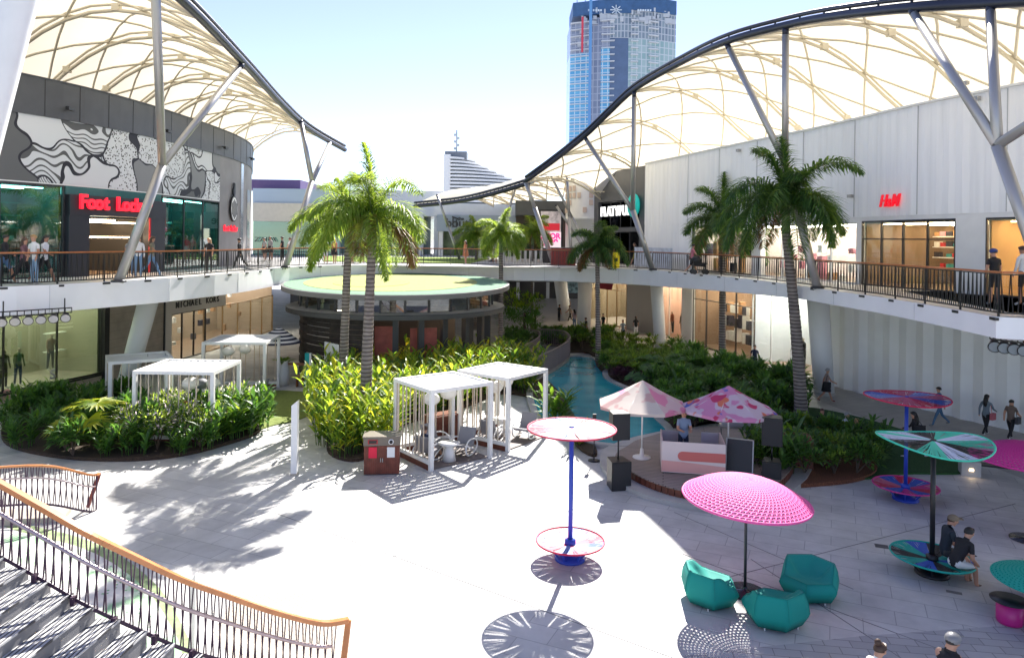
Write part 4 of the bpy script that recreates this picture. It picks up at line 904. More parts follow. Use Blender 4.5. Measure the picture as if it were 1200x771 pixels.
# cafe tables and chairs inside/right of the pavilion
cofm = mat('coral_metal', (.45, .12, .09), .5)
def cafe_table(loc, label):
    t = thing('cafe_table', label, 'table', loc, 0, 'tables at the round pavilion'); MB().lathe([(.02, .72), (.4, .72), (.4, .75), (.02, .75)], 20).build('table_top', WHITE, t, False); MB().lathe([(.25, 0), (.24, .03), (.04, .05), (.035, .72)], 12).build('leg', WHITE, t, False); return t
ct = cafe_table((cx + 3.0, cy - 4.0, .12), 'white round cafe table beside the coral chairs in the pavilion')
def cafe_chair():
    t = thing('cafe_chair', 'coral metal chair in the open side of the round pavilion', 'chair', (0, 0, 0), 0, 'coral chairs at the round pavilion')
    MB().box(0, 0, .44, .42, .42, .04).build('seat', cofm, t, False)
    m = MB()
    for x in (-.18, 0, .18): m.bar((x, .2, .48), (x, .24, .86), .03)
    m.bar((-.2, .24, .86), (.2, .24, .86), .04); m.build('backrest', cofm, t, False)
    for x in (-.18, .18):
        for y in (-.18, .18): MB().bar((x, y, 0), (x, y, .44), .03).build('leg', cofm, t, False)
    return t
CCp = Proto(cafe_chair())
for i, (x, y, a) in enumerate(((2.3, -4.0, 90), (3.7, -3.9, -90), (3.0, -3.2, 0), (4.3, -2.6, 30), (1.6, -3.2, 20))): CCp.put((cx + x, cy + y, .14), R(a), ['coral metal chair left of the front cafe table', 'coral metal chair right of the front cafe table', 'coral metal chair behind the front cafe table', 'coral metal chair farthest right in the pavilion', 'coral metal chair by the red screen, leftmost of the five'][i])
for i, (x, y) in enumerate(((1.5, -2.2), (4.1, -1.7))): dup(ct, (cx + x, cy + y, .12), 0, ['white round cafe table deeper inside the pavilion behind the palm trunk', 'white round cafe table at the right edge of the pavilion floor'][i])
# ================================================================== FOOTBRIDGE
def rail_fence(name, label, pts, h, z, mrail, mbal, gap=.14, cat='railing', rw=.07, wide=.03):
    P = Path(pts, pts[0]); mid = P.at(P.len / 2); th = thing(name, label, cat, (mid.x, mid.y, z)); T = P.ts(0, P.len, .4); Q = [P.raw(t)[0] for t in T]
    m = MB()
    for a, b in zip(Q, Q[1:]): m.bar((a.x, a.y, z + h), (b.x, b.y, z + h), rw, .06)
    m.build('handrail', mrail, th); m = MB()
    for a, b in zip(Q, Q[1:]): m.bar((a.x, a.y, z + .08), (b.x, b.y, z + .08), .04)
    m.build('bottom_rail', mbal, th); m = MB()
    for k in range(int(P.len / gap)): q = P.raw(k * gap)[0]; m.bar((q.x, q.y, z + .05), (q.x, q.y, z + h), wide, .02)
    m.build('baluster_screen', mbal, th); return th
br_m = mat('bridge_bronze', (.22, .17, .15), .45)
outer = [G(620, 427, 1.35), G(627, 420, 1.35), G(654, 407, 1.35), G(666, 399, 1.35), G(668, 394, 1.35), G(663, 389, 1.35), G(654, 387, 1.35), G(630, 385.6, 1.35)]
innr = [G(585, 421, 1.35), G(598.6, 412.8, 1.35), G(618.5, 402.8, 1.35), G(630, 396, 1.35), G(633, 391, 1.35), G(629, 387.5, 1.35), G(608.6, 385.6, 1.35)]
so_ = [p[:2] for p in smooth([(*p, 0) for p in outer], 4)]; si_ = [p[:2] for p in smooth([(*p, 0) for p in innr], 4)]
m = MB(); m.prism(so_ + si_[::-1], .08, .24)
struct('footbridge_deck', m, mat('grey_deck_boards', (.26, .25, .25), .6, var=.12, vs=2))
rail_fence('footbridge_railing', 'curved bronze railing on the outer pool side of the footbridge', so_, 1.12, .24, br_m, br_m)
rail_fence('footbridge_railing', 'curved bronze railing on the inner side of the footbridge nearer the pavilion', si_, 1.12, .24, br_m, br_m)
# ================================================================== DECK, BOOTH AND STAGE GEAR
DK = [G(735, 523, .35), G(752, 514, .35), G(800, 503, .35), G(860, 500, .35), G(905, 512, .35), G(930, 540, .35), G(905, 570, .35), G(860, 581, .35), G(805, 576, .35), G(760, 563, .35), G(728, 545, .35), G(722, 532, .35)]
deckm = paving('deck_board_mat', (.30, .25, .23), (.24, .20, .185), (.05, .04, .04), 3.0, .14, 12, .012, .15)
ST = [G(712, 523, .14), G(760, 508, .14), G(880, 490, .14), G(950, 540, .14), G(912, 585, .14), G(860, 597, .14), G(800, 590, .14), G(745, 575, .14), G(710, 553, .14), G(703, 535, .14)]
struct('stage_step', MB().prism(closed(ST, 5), 0, .14), CONC)
dk = closed(DK, 5)
db_ = MB(); db_.prism(dk, .33, .37); struct('stage_deck', db_, deckm)
m = MB(); P = Path(dk + [dk[0]], (0, 0)); 
for k in range(int(P.len / .22)):
    q, n_, d_ = P.raw(k * .22); m.box(q.x, q.y, .14, .19, .03, .2, math.atan2(d_.y, d_.x))
struct('stage_fascia', m, WOOD)
struct('stage_base', MB().prism([tuple(Vector(p[:2]) + (Vector(G(810, 540, .35)) - Vector(p[:2])) * .03) for p in dk], .14, .33), DARK)
# booth
B0, B1 = Vector(G(775, 554, .37)), Vector(G(850, 559, .37)); u = (B1 - B0).normalized(); v = Vector((-u.y, u.x)) * 1.45; zb = .37
bth = thing('music_booth', 'white and pink painted booth with a coral stripe under two parasols', 'booth', (*((B0 + B1) / 2 + v / 2), zb))
PW = mat('pale_pink_paint', (.74, .62, .60), .5); PC = mat('coral_paint', (.62, .15, .13), .5); PS = mat('salmon_paint', (.72, .36, .33), .5)
def bp(a, b_, z, o=0): return (*(B0 + (B1 - B0) * a + v * b_ - v.normalized() * o), zb + z)
def slabq(a0, b0, a1, b1, z0, z1, th=.04):
    p, q = Vector(bp(a0, b0, 0)[:2]), Vector(bp(a1, b1, 0)[:2]); n_ = Vector((-(q - p).y, (q - p).x)).normalized() * th
    return [(*p, zb + z0), (*q, zb + z0), (*(q + n_), zb + z0), (*(p + n_), zb + z0)], [(*p, zb + z1), (*q, zb + z1), (*(q + n_), zb + z1), (*(p + n_), zb + z1)]
MB().hexa(*slabq(0, 0, 1, 0, .04, .98)).build('front_panel', PW, bth)
m = MB(); m.hexa(*slabq(0, 1, 0, .03, .04, .98)); m.build('side_panel', mat('mauve_side', (.60, .50, .55), .5), bth)
m = MB(); m.hexa(*slabq(1, .03, 1, 1, .04, .98)); m.build('side_panel', PW, bth)
m = MB(); m.poly(bp(0, 0, .06, .004), bp(1, 0, .06, .004), bp(1, 0, .30, .004), bp(.35, 0, .38, .004), bp(0, 0, .40, .004)); m.build('salmon_band', PS, bth)
m = MB(); pts = [bp(1, 0, .70, .008), bp(1, 0, .42, .008)]
pts = [bp(1, 0, .42, .008), bp(1, 0, .70, .008)] + [bp(.33 + .075 * math.cos(t), 0, .56 + .14 * math.sin(t), .008) for t in [math.pi / 2 + math.pi * k / 10 for k in range(11)]]
m.poly(*pts[::-1]); m.build('coral_stripe', PC, bth)
m = MB(); m.poly(bp(.03, .02, .72), bp(.97, .02, .72), bp(.97, .5, .72), bp(.03, .5, .72)); m.build('counter', DARK, bth)
m = MB(); m.poly(bp(.03, .98, .5), bp(.4, .98, .5), bp(.4, .98, .97), bp(.03, .98, .97)); m.build('back_panel', mat('pale_lilac', (.5, .48, .52), .5), bth)
m = MB(); m.poly(bp(.68, .98, .5), bp(.97, .98, .5), bp(.97, .98, .97), bp(.68, .98, .97)); m.build('back_panel', mat('pale_lilac', (.5, .48, .52), .5), bth)
for a, s_ in ((.18, .34), (.45, .3), (.70, .34)):
    p = bp(a, .25, .73); t = thing('mixing_deck', 'black mixing deck on the booth counter, ' + {.18: 'left of', .45: 'in front of', .70: 'right of'}[a] + ' the man', 'mixer', p, math.atan2(u.y, u.x), 'mixing decks on the counter')
    MB().box(0, 0, 0, s_, .34, .07).build('case', BLACK, t, False); MB().lathe([(.01, .07), (.12, .07), (.12, .085), (.01, .085)], 16, (0, .03, 0)).build('jog_wheel', WSTEEL, t, False)
    MB().box(0, -.13, .07, s_ * .8, .03, .02).build('fader_row', WHITE, t, False)
# market parasols
def parasol(label, base, R_, zr, za, mats, n=8, seed=1, pole=WHITE, bz=.37, val=.10, cat='parasol', name='market_parasol'):
    th = thing(name, label, cat, (*base, bz)); th.location = (*base, bz); h0 = zr - bz; h1 = za - bz; rnd = random.Random(seed)
    MB().tube([(0, 0, .1), (0, 0, h1 - .02)], .025, 10).build('pole', pole, th, False)
    MB().lathe([(.01, 0), (.30, 0), (.30, .03), (.08, .06), (.05, .3), (.02, .32)], 20).build('base', WHITE if n == 8 else DARK, th, False)
    for k in range(n):
        a0, a1 = 2 * math.pi * k / n + .3, 2 * math.pi * (k + 1) / n + .3; m = MB(); K = 6
        rows = []
        for i in range(K + 1):
            f_ = i / K; z = h1 - (h1 - h0) * (f_ ** 1.08) - .05 * math.sin(math.pi * f_); row = []
            for j in range(K + 1):
                g = j / K; c0, c1 = Vector((math.cos(a0), math.sin(a0))), Vector((math.cos(a1), math.sin(a1))); q = c0.lerp(c1, g) * R_ * f_; row.append((q.x, q.y, z - .03 * f_ * math.sin(math.pi * g)))
            rows.append(m.add(*row))
        for i in range(K):
            for j in range(K): m.face(rows[i] + j, rows[i + 1] + j, rows[i + 1] + j + 1, rows[i] + j + 1)
        c0, c1 = [Vector((math.cos(a) * R_, math.sin(a) * R_, h0)) for a in (a0, a1)]
        m.poly(c0, c1, c1 - Vector((0, 0, val)), c0 - Vector((0, 0, val)))
        m.sm = True; m.build('canopy_panel', mats[k % len(mats)] if not callable(mats) else mats(k), th, False)
    m = MB()
    for k in range(n): a = 2 * math.pi * k / n + .3; m.bar((0, 0, h1 - .06), (R_ * math.cos(a) * .98, R_ * math.sin(a) * .98, h0 - .01), .018)
    m.build('ribs', pole, th, False); return th
def blotch(name, base, cols, sc=1.6):
    m = bpy.data.materials.new(name); m.use_nodes = True; n = m.node_tree.nodes; l = m.node_tree.links; b = n['Principled BSDF']; b.inputs['Roughness'].default_value = .8
    tc = n.new('ShaderNodeTexCoord'); cur = None; rgb = n.new('ShaderNodeRGB'); rgb.outputs[0].default_value = (*base, 1); cur = rgb.outputs[0]
    for i, (c, th_) in enumerate(cols):
        mp = n.new('ShaderNodeMapping'); mp.inputs['Location'].default_value = (i * 7.3, i * 3.1, i * 1.7); l.new(tc.outputs['Object'], mp.inputs[0])
        no = n.new('ShaderNodeTexNoise'); no.inputs['Scale'].default_value = sc; no.inputs['Detail'].default_value = 1.5; l.new(mp.outputs[0], no.inputs[0])
        r = n.new('ShaderNodeValToRGB'); r.color_ramp.elements[0].position = th_; r.color_ramp.elements[1].position = th_ + .03; r.color_ramp.elements[0].color = (0, 0, 0, 1); l.new(no.outputs[0], r.inputs[0])
        x = n.new('ShaderNodeMix'); x.data_type = 'RGBA'; l.new(r.outputs[0], x.inputs[0]); l.new(cur, x.inputs[6]); x.inputs[7].default_value = (*c, 1); cur = x.outputs[2]
    l.new(cur, b.inputs['Base Color'])
    t = n.new('ShaderNodeBsdfTranslucent'); l.new(cur, t.inputs[0]); mx = n.new('ShaderNodeMixShader'); mx.inputs[0].default_value = .3; l.new(b.outputs[0], mx.inputs[1]); l.new(t.outputs[0], mx.inputs[2]); l.new(mx.outputs[0], n['Material Output'].inputs[0]); return m
cloA = blotch('parasol_cloth_cream', (.72, .64, .58), [((.66, .42, .40), .56), ((.70, .35, .50), .62), ((.55, .10, .30), .70)])
cloB = blotch('parasol_cloth_pink', (.70, .55, .66), [((.70, .28, .50), .50), ((.60, .05, .16), .60), ((.12, .16, .55), .64), ((.75, .2, .12), .66)], 1.9)
cloA2 = blotch('parasol_cloth_rose', (.70, .50, .52), [((.72, .25, .40), .52), ((.5, .02, .16), .66)])
parasol('cream parasol painted with pink blotches, left of the man in the booth', G(752, 536, .37), 1.50, 2.14, 2.92, lambda k: cloA2 if k in (6, 7, 0) else cloA, seed=2)
parasol('pink and lilac parasol with red and blue blotches, right of the man in the booth', G(853, 545, .37), 1.50, 2.18, 2.92, lambda k: cloB, seed=3)
# loudspeakers
SP = mat('speaker_grille', (.02, .02, .022), .6, bump=.3, bs=300)
def speaker(name, label, loc, rz, w_, d_, h):
    t = thing(name, label, 'speaker', loc, rz, 'loudspeakers by the stage'); m = MB(); m.hexa([(-w_ / 2, -d_ / 2, 0), (w_ / 2, -d_ / 2, 0), (w_ * .4, d_ / 2, 0), (-w_ * .4, d_ / 2, 0)], [(-w_ / 2, -d_ / 2, h), (w_ / 2, -d_ / 2, h), (w_ * .4, d_ / 2, h), (-w_ * .4, d_ / 2, h)]); m.build('cabinet', BLACK, t, False)
    MB().box(0, -d_ / 2 - .012, .03, w_ * .92, .02, h - .06).build('grille', SP, t, False)
    MB().box(w_ * .44, .05, h * .55, .03, .16, .06).build('handle', DARK, t, False); return t
a = G(724, 571); speaker('subwoofer', 'black subwoofer at the left edge of the stage, on the sunlit paving', (*a, 0), R(12), .62, .62, .86)
tag(MB().tube([(a[0], a[1], .86), (a[0], a[1], 1.5)], .025, 8).build('speaker_pole', BLACK), 'short black pole between subwoofer and speaker left of the stage', 'pole')
speaker('loudspeaker', 'black loudspeaker with sunlit top on a pole, left of the cream parasol', (a[0], a[1], 1.5), R(12), .55, .5, .8)
a = G(904, 572); speaker('subwoofer', 'black subwoofer in the shade right of the stage', (*a, .37), R(-20), .55, .55, .5)
tag(MB().tube([(a[0], a[1], .87), (a[0], a[1], 1.35)], .025, 8).build('speaker_pole', BLACK), 'short black pole under the right loudspeaker', 'pole')
speaker('loudspeaker', 'black loudspeaker on a pole in front of the bush, right of the pink parasol', (a[0], a[1], 1.35), R(-20), .6, .5, .85)
t = thing('cable_stand', 'thin black stand with a round foot beside the left loudspeaker', 'stand', (*G(696, 540), 0)); MB().lathe([(.01, 0), (.2, 0), (.2, .03), (.02, .04)], 18).build('foot', BLACK, t, False); MB().tube([(0, 0, .03), (0, 0, 1.3)], .02, 8).build('pole', BLACK, t, False); MB().box(0, 0, 1.3, .12, .08, .3).build('head', BLACK, t, False)
a = G(866, 553, .37); t = thing('stage_monitor', 'black leaning panel in a pale frame beside the booth', 'monitor', (*a, .37), R(-22)); m = MB(); m.hexa([(-.38, 0, 0), (.38, 0, 0), (.38, .06, 0), (-.38, .06, 0)], [(-.38, .25, .95), (.38, .25, .95), (.38, .31, .95), (-.38, .31, .95)]); m.build('panel', BLACK, t, False)
m = MB()
for p, q in (((-.4, -.01, 0), (-.4, .25, .97)), ((.4, -.01, 0), (.4, .25, .97)), ((-.4, .24, .97), (.4, .24, .97)), ((-.4, -.01, .0), (.4, -.01, 0))): m.bar(p, q, .035)
m.build('frame', WSTEEL, t, False)
a = G(862, 522, .37); t = thing('folding_cart', 'pale folding cart with a grey cover, behind the right side of the booth', 'cart', (*a, .37), R(-10)); MB().box(0, 0, .65, 1.1, .5, .06).build('tray', WSTEEL, t, False); m = MB().lathe([(.5, 0), (.48, .12), (.3, .2), (.02, .22)], 12); m.v = [(x * 1.0, y * .45, z + .71) for x, y, z in m.v]; m.build('cover', mat('grey_cover', (.25, .27, .3), .7, bump=.6, bs=6), t, False)
for x in (-.5, .5):
    m = MB(); m.bar((x, -.2, 0), (x, .2, .65), .03); m.bar((x, .2, 0), (x, -.2, .65), .03); m.build('leg', WSTEEL, t, False)
# ================================================================== LITTER BIN
a, b = Vector(G(424, 557)), Vector(G(467, 556)); mid = (a + b) / 2 + Vector((0, .33)); W_ = (b - a).length
bn = thing('litter_bin', 'double recycling bin with red brown timber doors and grey top beside the pergola', 'bin', (*mid, 0), math.atan2((b - a).y, (b - a).x))
MB().box(0, .0, .03, W_ - .04, .64, .90).build('body', mat('bin_timber', (.17, .04, .022), .5, var=.3, vs=5), bn, False)
m = MB()
for k in range(16): m.box(-W_ / 2 + .06 + k * (W_ - .1) / 15.5, -.33, .05, .055, .02, .86)
m.build('door_slats', MC["bin_timber"], bn, False)
m = MB(); m.box(0, 0, .93, W_, .68, .24); m.box(0, .0, 1.17, W_ + .05, .73, .05); m.build('top_cover', mat('bin_bronze', (.17, .145, .12), .45, .3), bn, False)
MB().box(-.28, -.345, .99, .3, .02, .13).build('slot_plate', mat('bin_red_trim', (.5, .02, .03)), bn, False); MB().box(-.28, -.358, 1.01, .24, .02, .09).build('slot', BLACK, bn, False)
m = MB(); m.lathe([(.01, 0), (.085, 0), (.085, .02), (.01, .02)], 18); m.v = [(x + .29, -.34 - z, y + 1.05) for x, y, z in m.v]; m.build('hole_ring', WHITE, bn, False)
m = MB(); m.lathe([(.01, 0), (.055, 0), (.055, .02), (.01, .02)], 18); m.v = [(x + .29, -.355 - z, y + 1.05) for x, y, z in m.v]; m.build('hole', BLACK, bn, False)
MB().box(-.28, -.35, .55, .26, .012, .34).build('red_notice', mat('red_notice', (.75, .01, .05)), bn, False); MB().box(.29, -.35, .56, .24, .012, .32).build('white_notice', WHITE, bn, False)
for x in (-.03, .03): MB().box(x, -.36, .42, .025, .03, .12).build('handle', WSTEEL, bn, False)
# slanted-top white bollard posts
def wpost(loc, h, s_, label):
    t = thing('white_post', label, 'post', (*loc, 0)); m = MB(); m.hexa([(-s_ / 2, -s_ / 2, .06), (s_ / 2, -s_ / 2, .06), (s_ / 2, s_ / 2, .06), (-s_ / 2, s_ / 2, .06)], [(-s_ / 2, -s_ / 2, h - .16), (s_ / 2, -s_ / 2, h), (s_ / 2, s_ / 2, h), (-s_ / 2, s_ / 2, h - .16)]); m.build('shaft', WHITE, t, False); MB().box(0, 0, 0, s_ + .02, s_ + .02, .06).build('foot', BEIGE, t, False)
wpost(G(345, 556), 2.35, .19, 'tall white square post with slanted top on the sunlit paving')
wpost(G(226, 765), 1.45, .10, 'thin white post seen through the near stair balustrade')
# ================================================================== PERGOLAS
CUSH = mat('grey_cushion', (.25, .25, .27), .8, bump=.2, bs=80); GLOBE = mat('white_globe', (.78, .76, .70), .6)
def pergola(label, P0, P1, depth, h=2.5, screens=('L', 'B'), slats=9, flip=1, floor_=True, name='pergola'):
    P0, P1 = Vector(P0), Vector(P1); ux = (P1 - P0); W_ = ux.length; ang = math.atan2(ux.y, ux.x)
    t = thing(name, label, 'pergola', (*P0, 0), ang, 'white slatted pergolas')
    s_ = .13
    for x, y in ((0, 0), (W_, 0), (0, depth), (W_, depth)): MB().box(x, y, 0, s_, s_, h).build('post', WHITE, t, False)
    m = MB()
    for y in (0, depth): m.box(W_ / 2, y, h, W_ + s_, s_, .12)
    for x in (0, W_): m.box(x, depth / 2, h + .001, s_, depth - s_, .118)
    m.build('roof_frame', WHITE, t, False); m = MB()
    for k in range(slats): m.box(W_ / 2, .12 + (depth - .24) * (k + .5) / slats, h + .03, W_ - s_, (depth / slats) * .62, .05)
    m.build('roof_slats', WHITE, t, False)
    rnd = random.Random(int(P0.x * 10))
    for sc in screens:
        m = MB(); n_ = 8
        for k in range(n_):
            f_ = (k + rnd.uniform(.3, .7)) / n_
            if sc == 'L': x, y = 0, f_ * depth
            elif sc == 'R': x, y = W_, f_ * depth
            elif sc == 'B': x, y = f_ * W_, depth
            else: x, y = f_ * W_, 0
            m.box(x, y, .28, .035, .035, h - .28)
        m.build('screen_rods', mat('champagne_rod', (.55, .47, .38), .4), t, False)
        m = MB()
        if sc in 'LR': m.box(0 if sc == 'L' else W_, depth / 2, .18, .1, depth - s_, .12)
        else: m.box(W_ / 2, depth if sc == 'B' else 0, .18, W_ - s_, .1, .12)
        m.build('low_rail', WHITE, t, False)
        m = MB()
        if sc in 'LR': m.box(0 if sc == 'L' else W_, depth / 2, 0, .12, depth - s_, .17)
        else: m.box(W_ / 2, depth if sc == 'B' else 0, 0, W_ - s_, .12, .17)
        m.build('timber_plinth', WOOD, t, False)
    if floor_: MB().box(W_ / 2, depth / 2, .004, W_ - .1, depth - .1, .04).build('floor_boards', mat('grey_brown_boards', (.16, .13, .12), .6), t, False)
    return t, ang, P0, W_
def inside(pg, x, y, z=0):
    t, ang, P0, W_ = pg; return (P0.x + math.cos(ang) * x - math.sin(ang) * y, P0.y + math.sin(ang) * x + math.cos(ang) * y, z)
def lounge_chair():
    t = thing('lounge_chair', 'x', 'chair', (0, 0, 0), 0, 'white tube lounge chairs')
    for x in (-.33, .33):
        m = MB(); pts = closed([(x, -.42, .1), (x, -.46, .32), (x, -.1, .56), (x, .3, .58), (x, .46, .36), (x, .2, .06), (x, -.2, .03)], 5) if False else [(x, a, b) for a, b in [(.0 + .46 * math.cos(2 * math.pi * k / 20) + 0.04 * math.cos(4 * math.pi * k / 20), .30 + .27 * math.sin(2 * math.pi * k / 20)) for k in range(21)]]
        m.tube(pts, .026, 7, False); m.build('side_loop', WHITE, t, False)
        MB().tube([(x, -.4, .42), (x, .05, .25), (x, .35, .08)], .022, 7).build('brace', WHITE, t, False)
    m = MB(); m.hexa([(-.3, -.36, .33), (.3, -.36, .33), (.3, .22, .25), (-.3, .22, .25)], [(-.3, -.36, .41), (.3, -.36, .41), (.3, .22, .33), (-.3, .22, .33)]); m.build('seat_cushion', CUSH, t, False)
    m = MB(); m.hexa([(-.3, .18, .3), (.3, .18, .3), (.3, .27, .3), (-.3, .27, .3)], [(-.3, .42, .86), (.3, .42, .86), (.3, .5, .82), (-.3, .5, .82)]); m.build('back_cushion', CUSH, t, False)
    return t
LC = Proto(lounge_chair())
def cone_table(): t = thing('side_table', 'x', 'table', (0, 0, 0), 0, 'white cone tables'); MB().lathe([(.01, 0), (.24, 0), (.12, .56), (.01, .56)], 20).build('cone_leg', WHITE, t, False); MB().lathe([(.01, .56), (.36, .56), (.37, .59), (.01, .60)], 24).build('table_top', WHITE, t, False); return t
CT = Proto(cone_table())
def lantern(loc, r, label, m_=GLOBE):
    t = thing('globe_lantern', label, 'lantern', loc, 0, 'round lanterns in the pergolas'); m = MB().ball((0, 0, 0), r, 20, (1, 1, .78))
    m.build('shade', m_, t, False); MB().tube([(0, 0, r * .75), (0, 0, 2.48 - loc[2])], .008, 5).build('cord', BLACK, t, False)
A0, A1 = G(505, 551.6), G(574, 536.4); PA = pergola('white slatted pergola nearest the litter bin with grey lounge chairs inside', A0, A1, 2.33, screens=('L', 'B'))
B0_, B1_ = G(595, 529), G(638.5, 513); PB = pergola('white slatted pergola beside the pool, second from the litter bin', B0_, B1_, 2.3, screens=('L', 'B'))
PC_ = pergola('white slatted pergola behind the flowering left bed with a woman seated inside', (-10.7, 26.1), (-10.7, 28.6), 2.8, screens=('R', 'L'), slats=9)
PD_ = pergola('white pergola with open roof slats nearest the display window', (-16.0, 29.0), (-14.1, 30.2), 1.9, 2.3, screens=('F', 'L'), slats=6)
PE_ = pergola('white slatted pergola behind the yellow green lawn near the striped parasol', (-14.1, 33.3), (-11.35, 33.5), 2.6, screens=('B',), slats=9)
LC.put(inside(PA, 1.75, .75, .05), R(38 - 60), 'white tube lounge chair at the open corner of the pergola nearest the bin')
LC.put(inside(PA, .55, 1.0, .05), R(38 + 115), 'white tube lounge chair with grey cushions where a person in navy sits')
LC.put(inside(PA, 1.3, 1.8, .05), R(38 + 10), 'white tube lounge chair at the back of the pergola nearest the bin')
CT.put(inside(PA, 1.0, .45, .05), 0, 'white cone side table in the pergola nearest the bin')
LC.put(inside(PB, 1.7, .5, .05), R(45 - 70), 'white tube lounge chair at the open front corner of the pool pergola')
LC.put(inside(PB, .6, 1.2, .05), R(45 + 110), 'white tube lounge chair where a person in white trousers reclines')
CT.put(inside(PB, 1.6, 1.5, .05), 0, 'white cone side table in the pool pergola')
LC.put(inside(PE_, 2.3, .4, .0), R(-40), 'white tube lounge chair on the lawn under the pergola near the striped parasol')
LC.put((-11.9, 31.6, .04), R(60), 'white tube lounge chair on the lawn between two left pergolas')
CT.put(inside(PE_, 1.2, .8, .0), 0, 'white cone side table under the pergola near the striped parasol')
CT.put((-12.2, 27.4, .0), 0, 'white cone side table in the pergola behind the flowering bed')
for pg, nm_ in ((PA, 'the pergola nearest the bin'), (PB, 'the pool pergola'), (PE_, 'the pergola near the striped parasol')):
    lantern(inside(pg, .75, 1.2, 2.02), .29, 'left white round lantern hanging in ' + nm_); lantern(inside(pg, 1.5, 1.3, 2.12), .30, 'right white round lantern hanging in ' + nm_)
lantern((-11.9, 27.0, 2.0), .3, 'larger white round lantern in the pergola behind the flowering bed'); lantern((-11.3, 27.6, 1.9), .26, 'white round lantern nearest the lawn in the pergola behind the flowering bed'); lantern((-12.0, 28.2, 1.75), .26, 'grey round lantern in the pergola behind the flowering bed', mat('grey_globe', (.2, .21, .24), .6))
lantern((-15.3, 30.6, 1.75), .28, 'grey round lantern in the open-roofed pergola by the display window', MC["grey_globe"]); lantern((-14.7, 30.9, 1.9), .34, 'white round lantern in the open-roofed pergola by the display window')
# timber planter box behind pergola A
def boxplanter(label, loc, sx, sy, h, rz=0): t = thing('timber_planter', label, 'planter', (*loc, 0), rz); MB().box(0, 0, 0, sx, sy, h).build('box', WOOD, t, False); MB().box(0, 0, h, sx - .1, sy - .1, .03).build('soil', SOIL, t, False); MB().box(0, -sy / 2 - .01, h - .05, sx, .03, .05).build('rim', mat('rim_wood', (.2, .07, .04)), t, False)
boxplanter('dark red timber planter box between the two central pergolas', inside(PA, 2.2, 2.75)[:2], 1.2, .6, 1.0, PA[1])
boxplanter('dark red timber planter box on the lawn edge right of the stage', G(932, 548), 1.0, .9, 1.05, R(-15))
# vase planters, totem, striped parasol
def vase(loc, label):
    t = thing('vase_planter', label, 'planter', (*loc, 0), 0, 'tall white vase planters'); MB().lathe([(.01, 0), (.22, 0), (.30, .35), (.28, .7), (.2, 1.15), (.22, 1.22), (.18, 1.22), (.16, 1.1), (.01, 1.1)], 24).build('vase', WHITE, t, False)
    leaf_bundle(MB(), (0, 0, 1.1), 26, .5, .14, .5, random.Random(int(loc[0] * 9))).build('plant', LF['mid'], t, False)
# ================================================================== FOLIAGE
LF = {'lime': [leafmat('lime_leaf', (.15, .24, .02), (.46, .62, .05), .5), leafmat('yellow_leaf', (.30, .34, .03), (.80, .78, .05), .5), leafmat('mid_leaf', (.05, .14, .02), (.25, .42, .03), .4)],
      'dark': [leafmat('dark_leaf', (.04, .10, .03), (.12, .28, .04), .38), leafmat('deep_leaf', (.065, .16, .04), (.20, .42, .05), .4), leafmat('fresh_leaf', (.06, .16, .025), (.25, .45, .03), .4)],
      'mid': [leafmat('mid_leaf2', (.04, .11, .02), (.20, .36, .03), .4), leafmat('fresh_leaf2', (.09, .19, .03), (.40, .55, .05), .45)],
      'flower': [leafmat('flower_leaf', (.14, .25, .04), (.60, .75, .10), .5), leafmat('dark_leaf3', (.03, .08, .02), (.10, .2, .02), .3), leafmat('blossom', (.72, .62, .70), (.9, .75, .8), .4)],
      'purple': [leafmat('purple_leaf', (.045, .018, .035), (.10, .03, .06), .3), leafmat('purple_leaf2', (.08, .03, .05), (.14, .05, .08), .3)],
      'palm': [leafmat('palm_leaf', (.07, .15, .03), (.42, .58, .06), .5), leafmat('palm_leaf_pale', (.15, .25, .06), (.65, .75, .12), .5)],
      'palmdark': [leafmat('palmdark_leaf', (.04, .10, .032), (.16, .3, .04), .4), leafmat('palmdark_leaf2', (.08, .18, .05), (.34, .5, .07), .45)]}
def leaf(m, p, d, L_, w_, droop, side=None, seg=3):
    """one blade: folded strip bending down"""
    d = Vector(d).normalized(); p = Vector(p); s_ = side or d.cross(Vector((0, 0, 1)));
    if s_.length < 1e-3: s_ = Vector((1, 0, 0))
    s_.normalize(); ws = {3: (.35, 1, .75, 0), 2: (.4, 1, 0)}[seg]; prev = None; q = p.copy(); dd = d.copy()
    for k in range(seg + 1):
        wd = w_ * ws[k] / 2; lift = Vector((0, 0, wd * .35))
        if k == seg: i = m.add(q); m.face(prev, prev + 1, i); m.face(prev + 1, prev + 2, i); break
        i = m.add(q - s_ * wd + lift, q, q + s_ * wd + lift)
        if prev is not None: m.face(prev, prev + 1, i + 1, i); m.face(prev + 1, prev + 2, i + 2, i + 1)
        prev = i; q = q + dd * (L_ / seg); dd = (dd + Vector((0, 0, -droop / seg))).normalized()
    return m
def leaf_bundle(m, c, n, L_, w_, spread, rnd, up=.8, droop=.7, nm=2):
    for k in range(n):
        a = rnd.uniform(0, 6.283); r = rnd.uniform(0, spread * .4); m.mi = rnd.randrange(nm)
        el = rnd.uniform(.2, 1.0) * up
        leaf(m, (c[0] + r * math.cos(a), c[1] + r * math.sin(a), c[2] + rnd.uniform(0, spread * .2)), (math.cos(a), math.sin(a), el), L_ * rnd.uniform(.7, 1.2), w_ * rnd.uniform(.8, 1.2), droop)
    return m
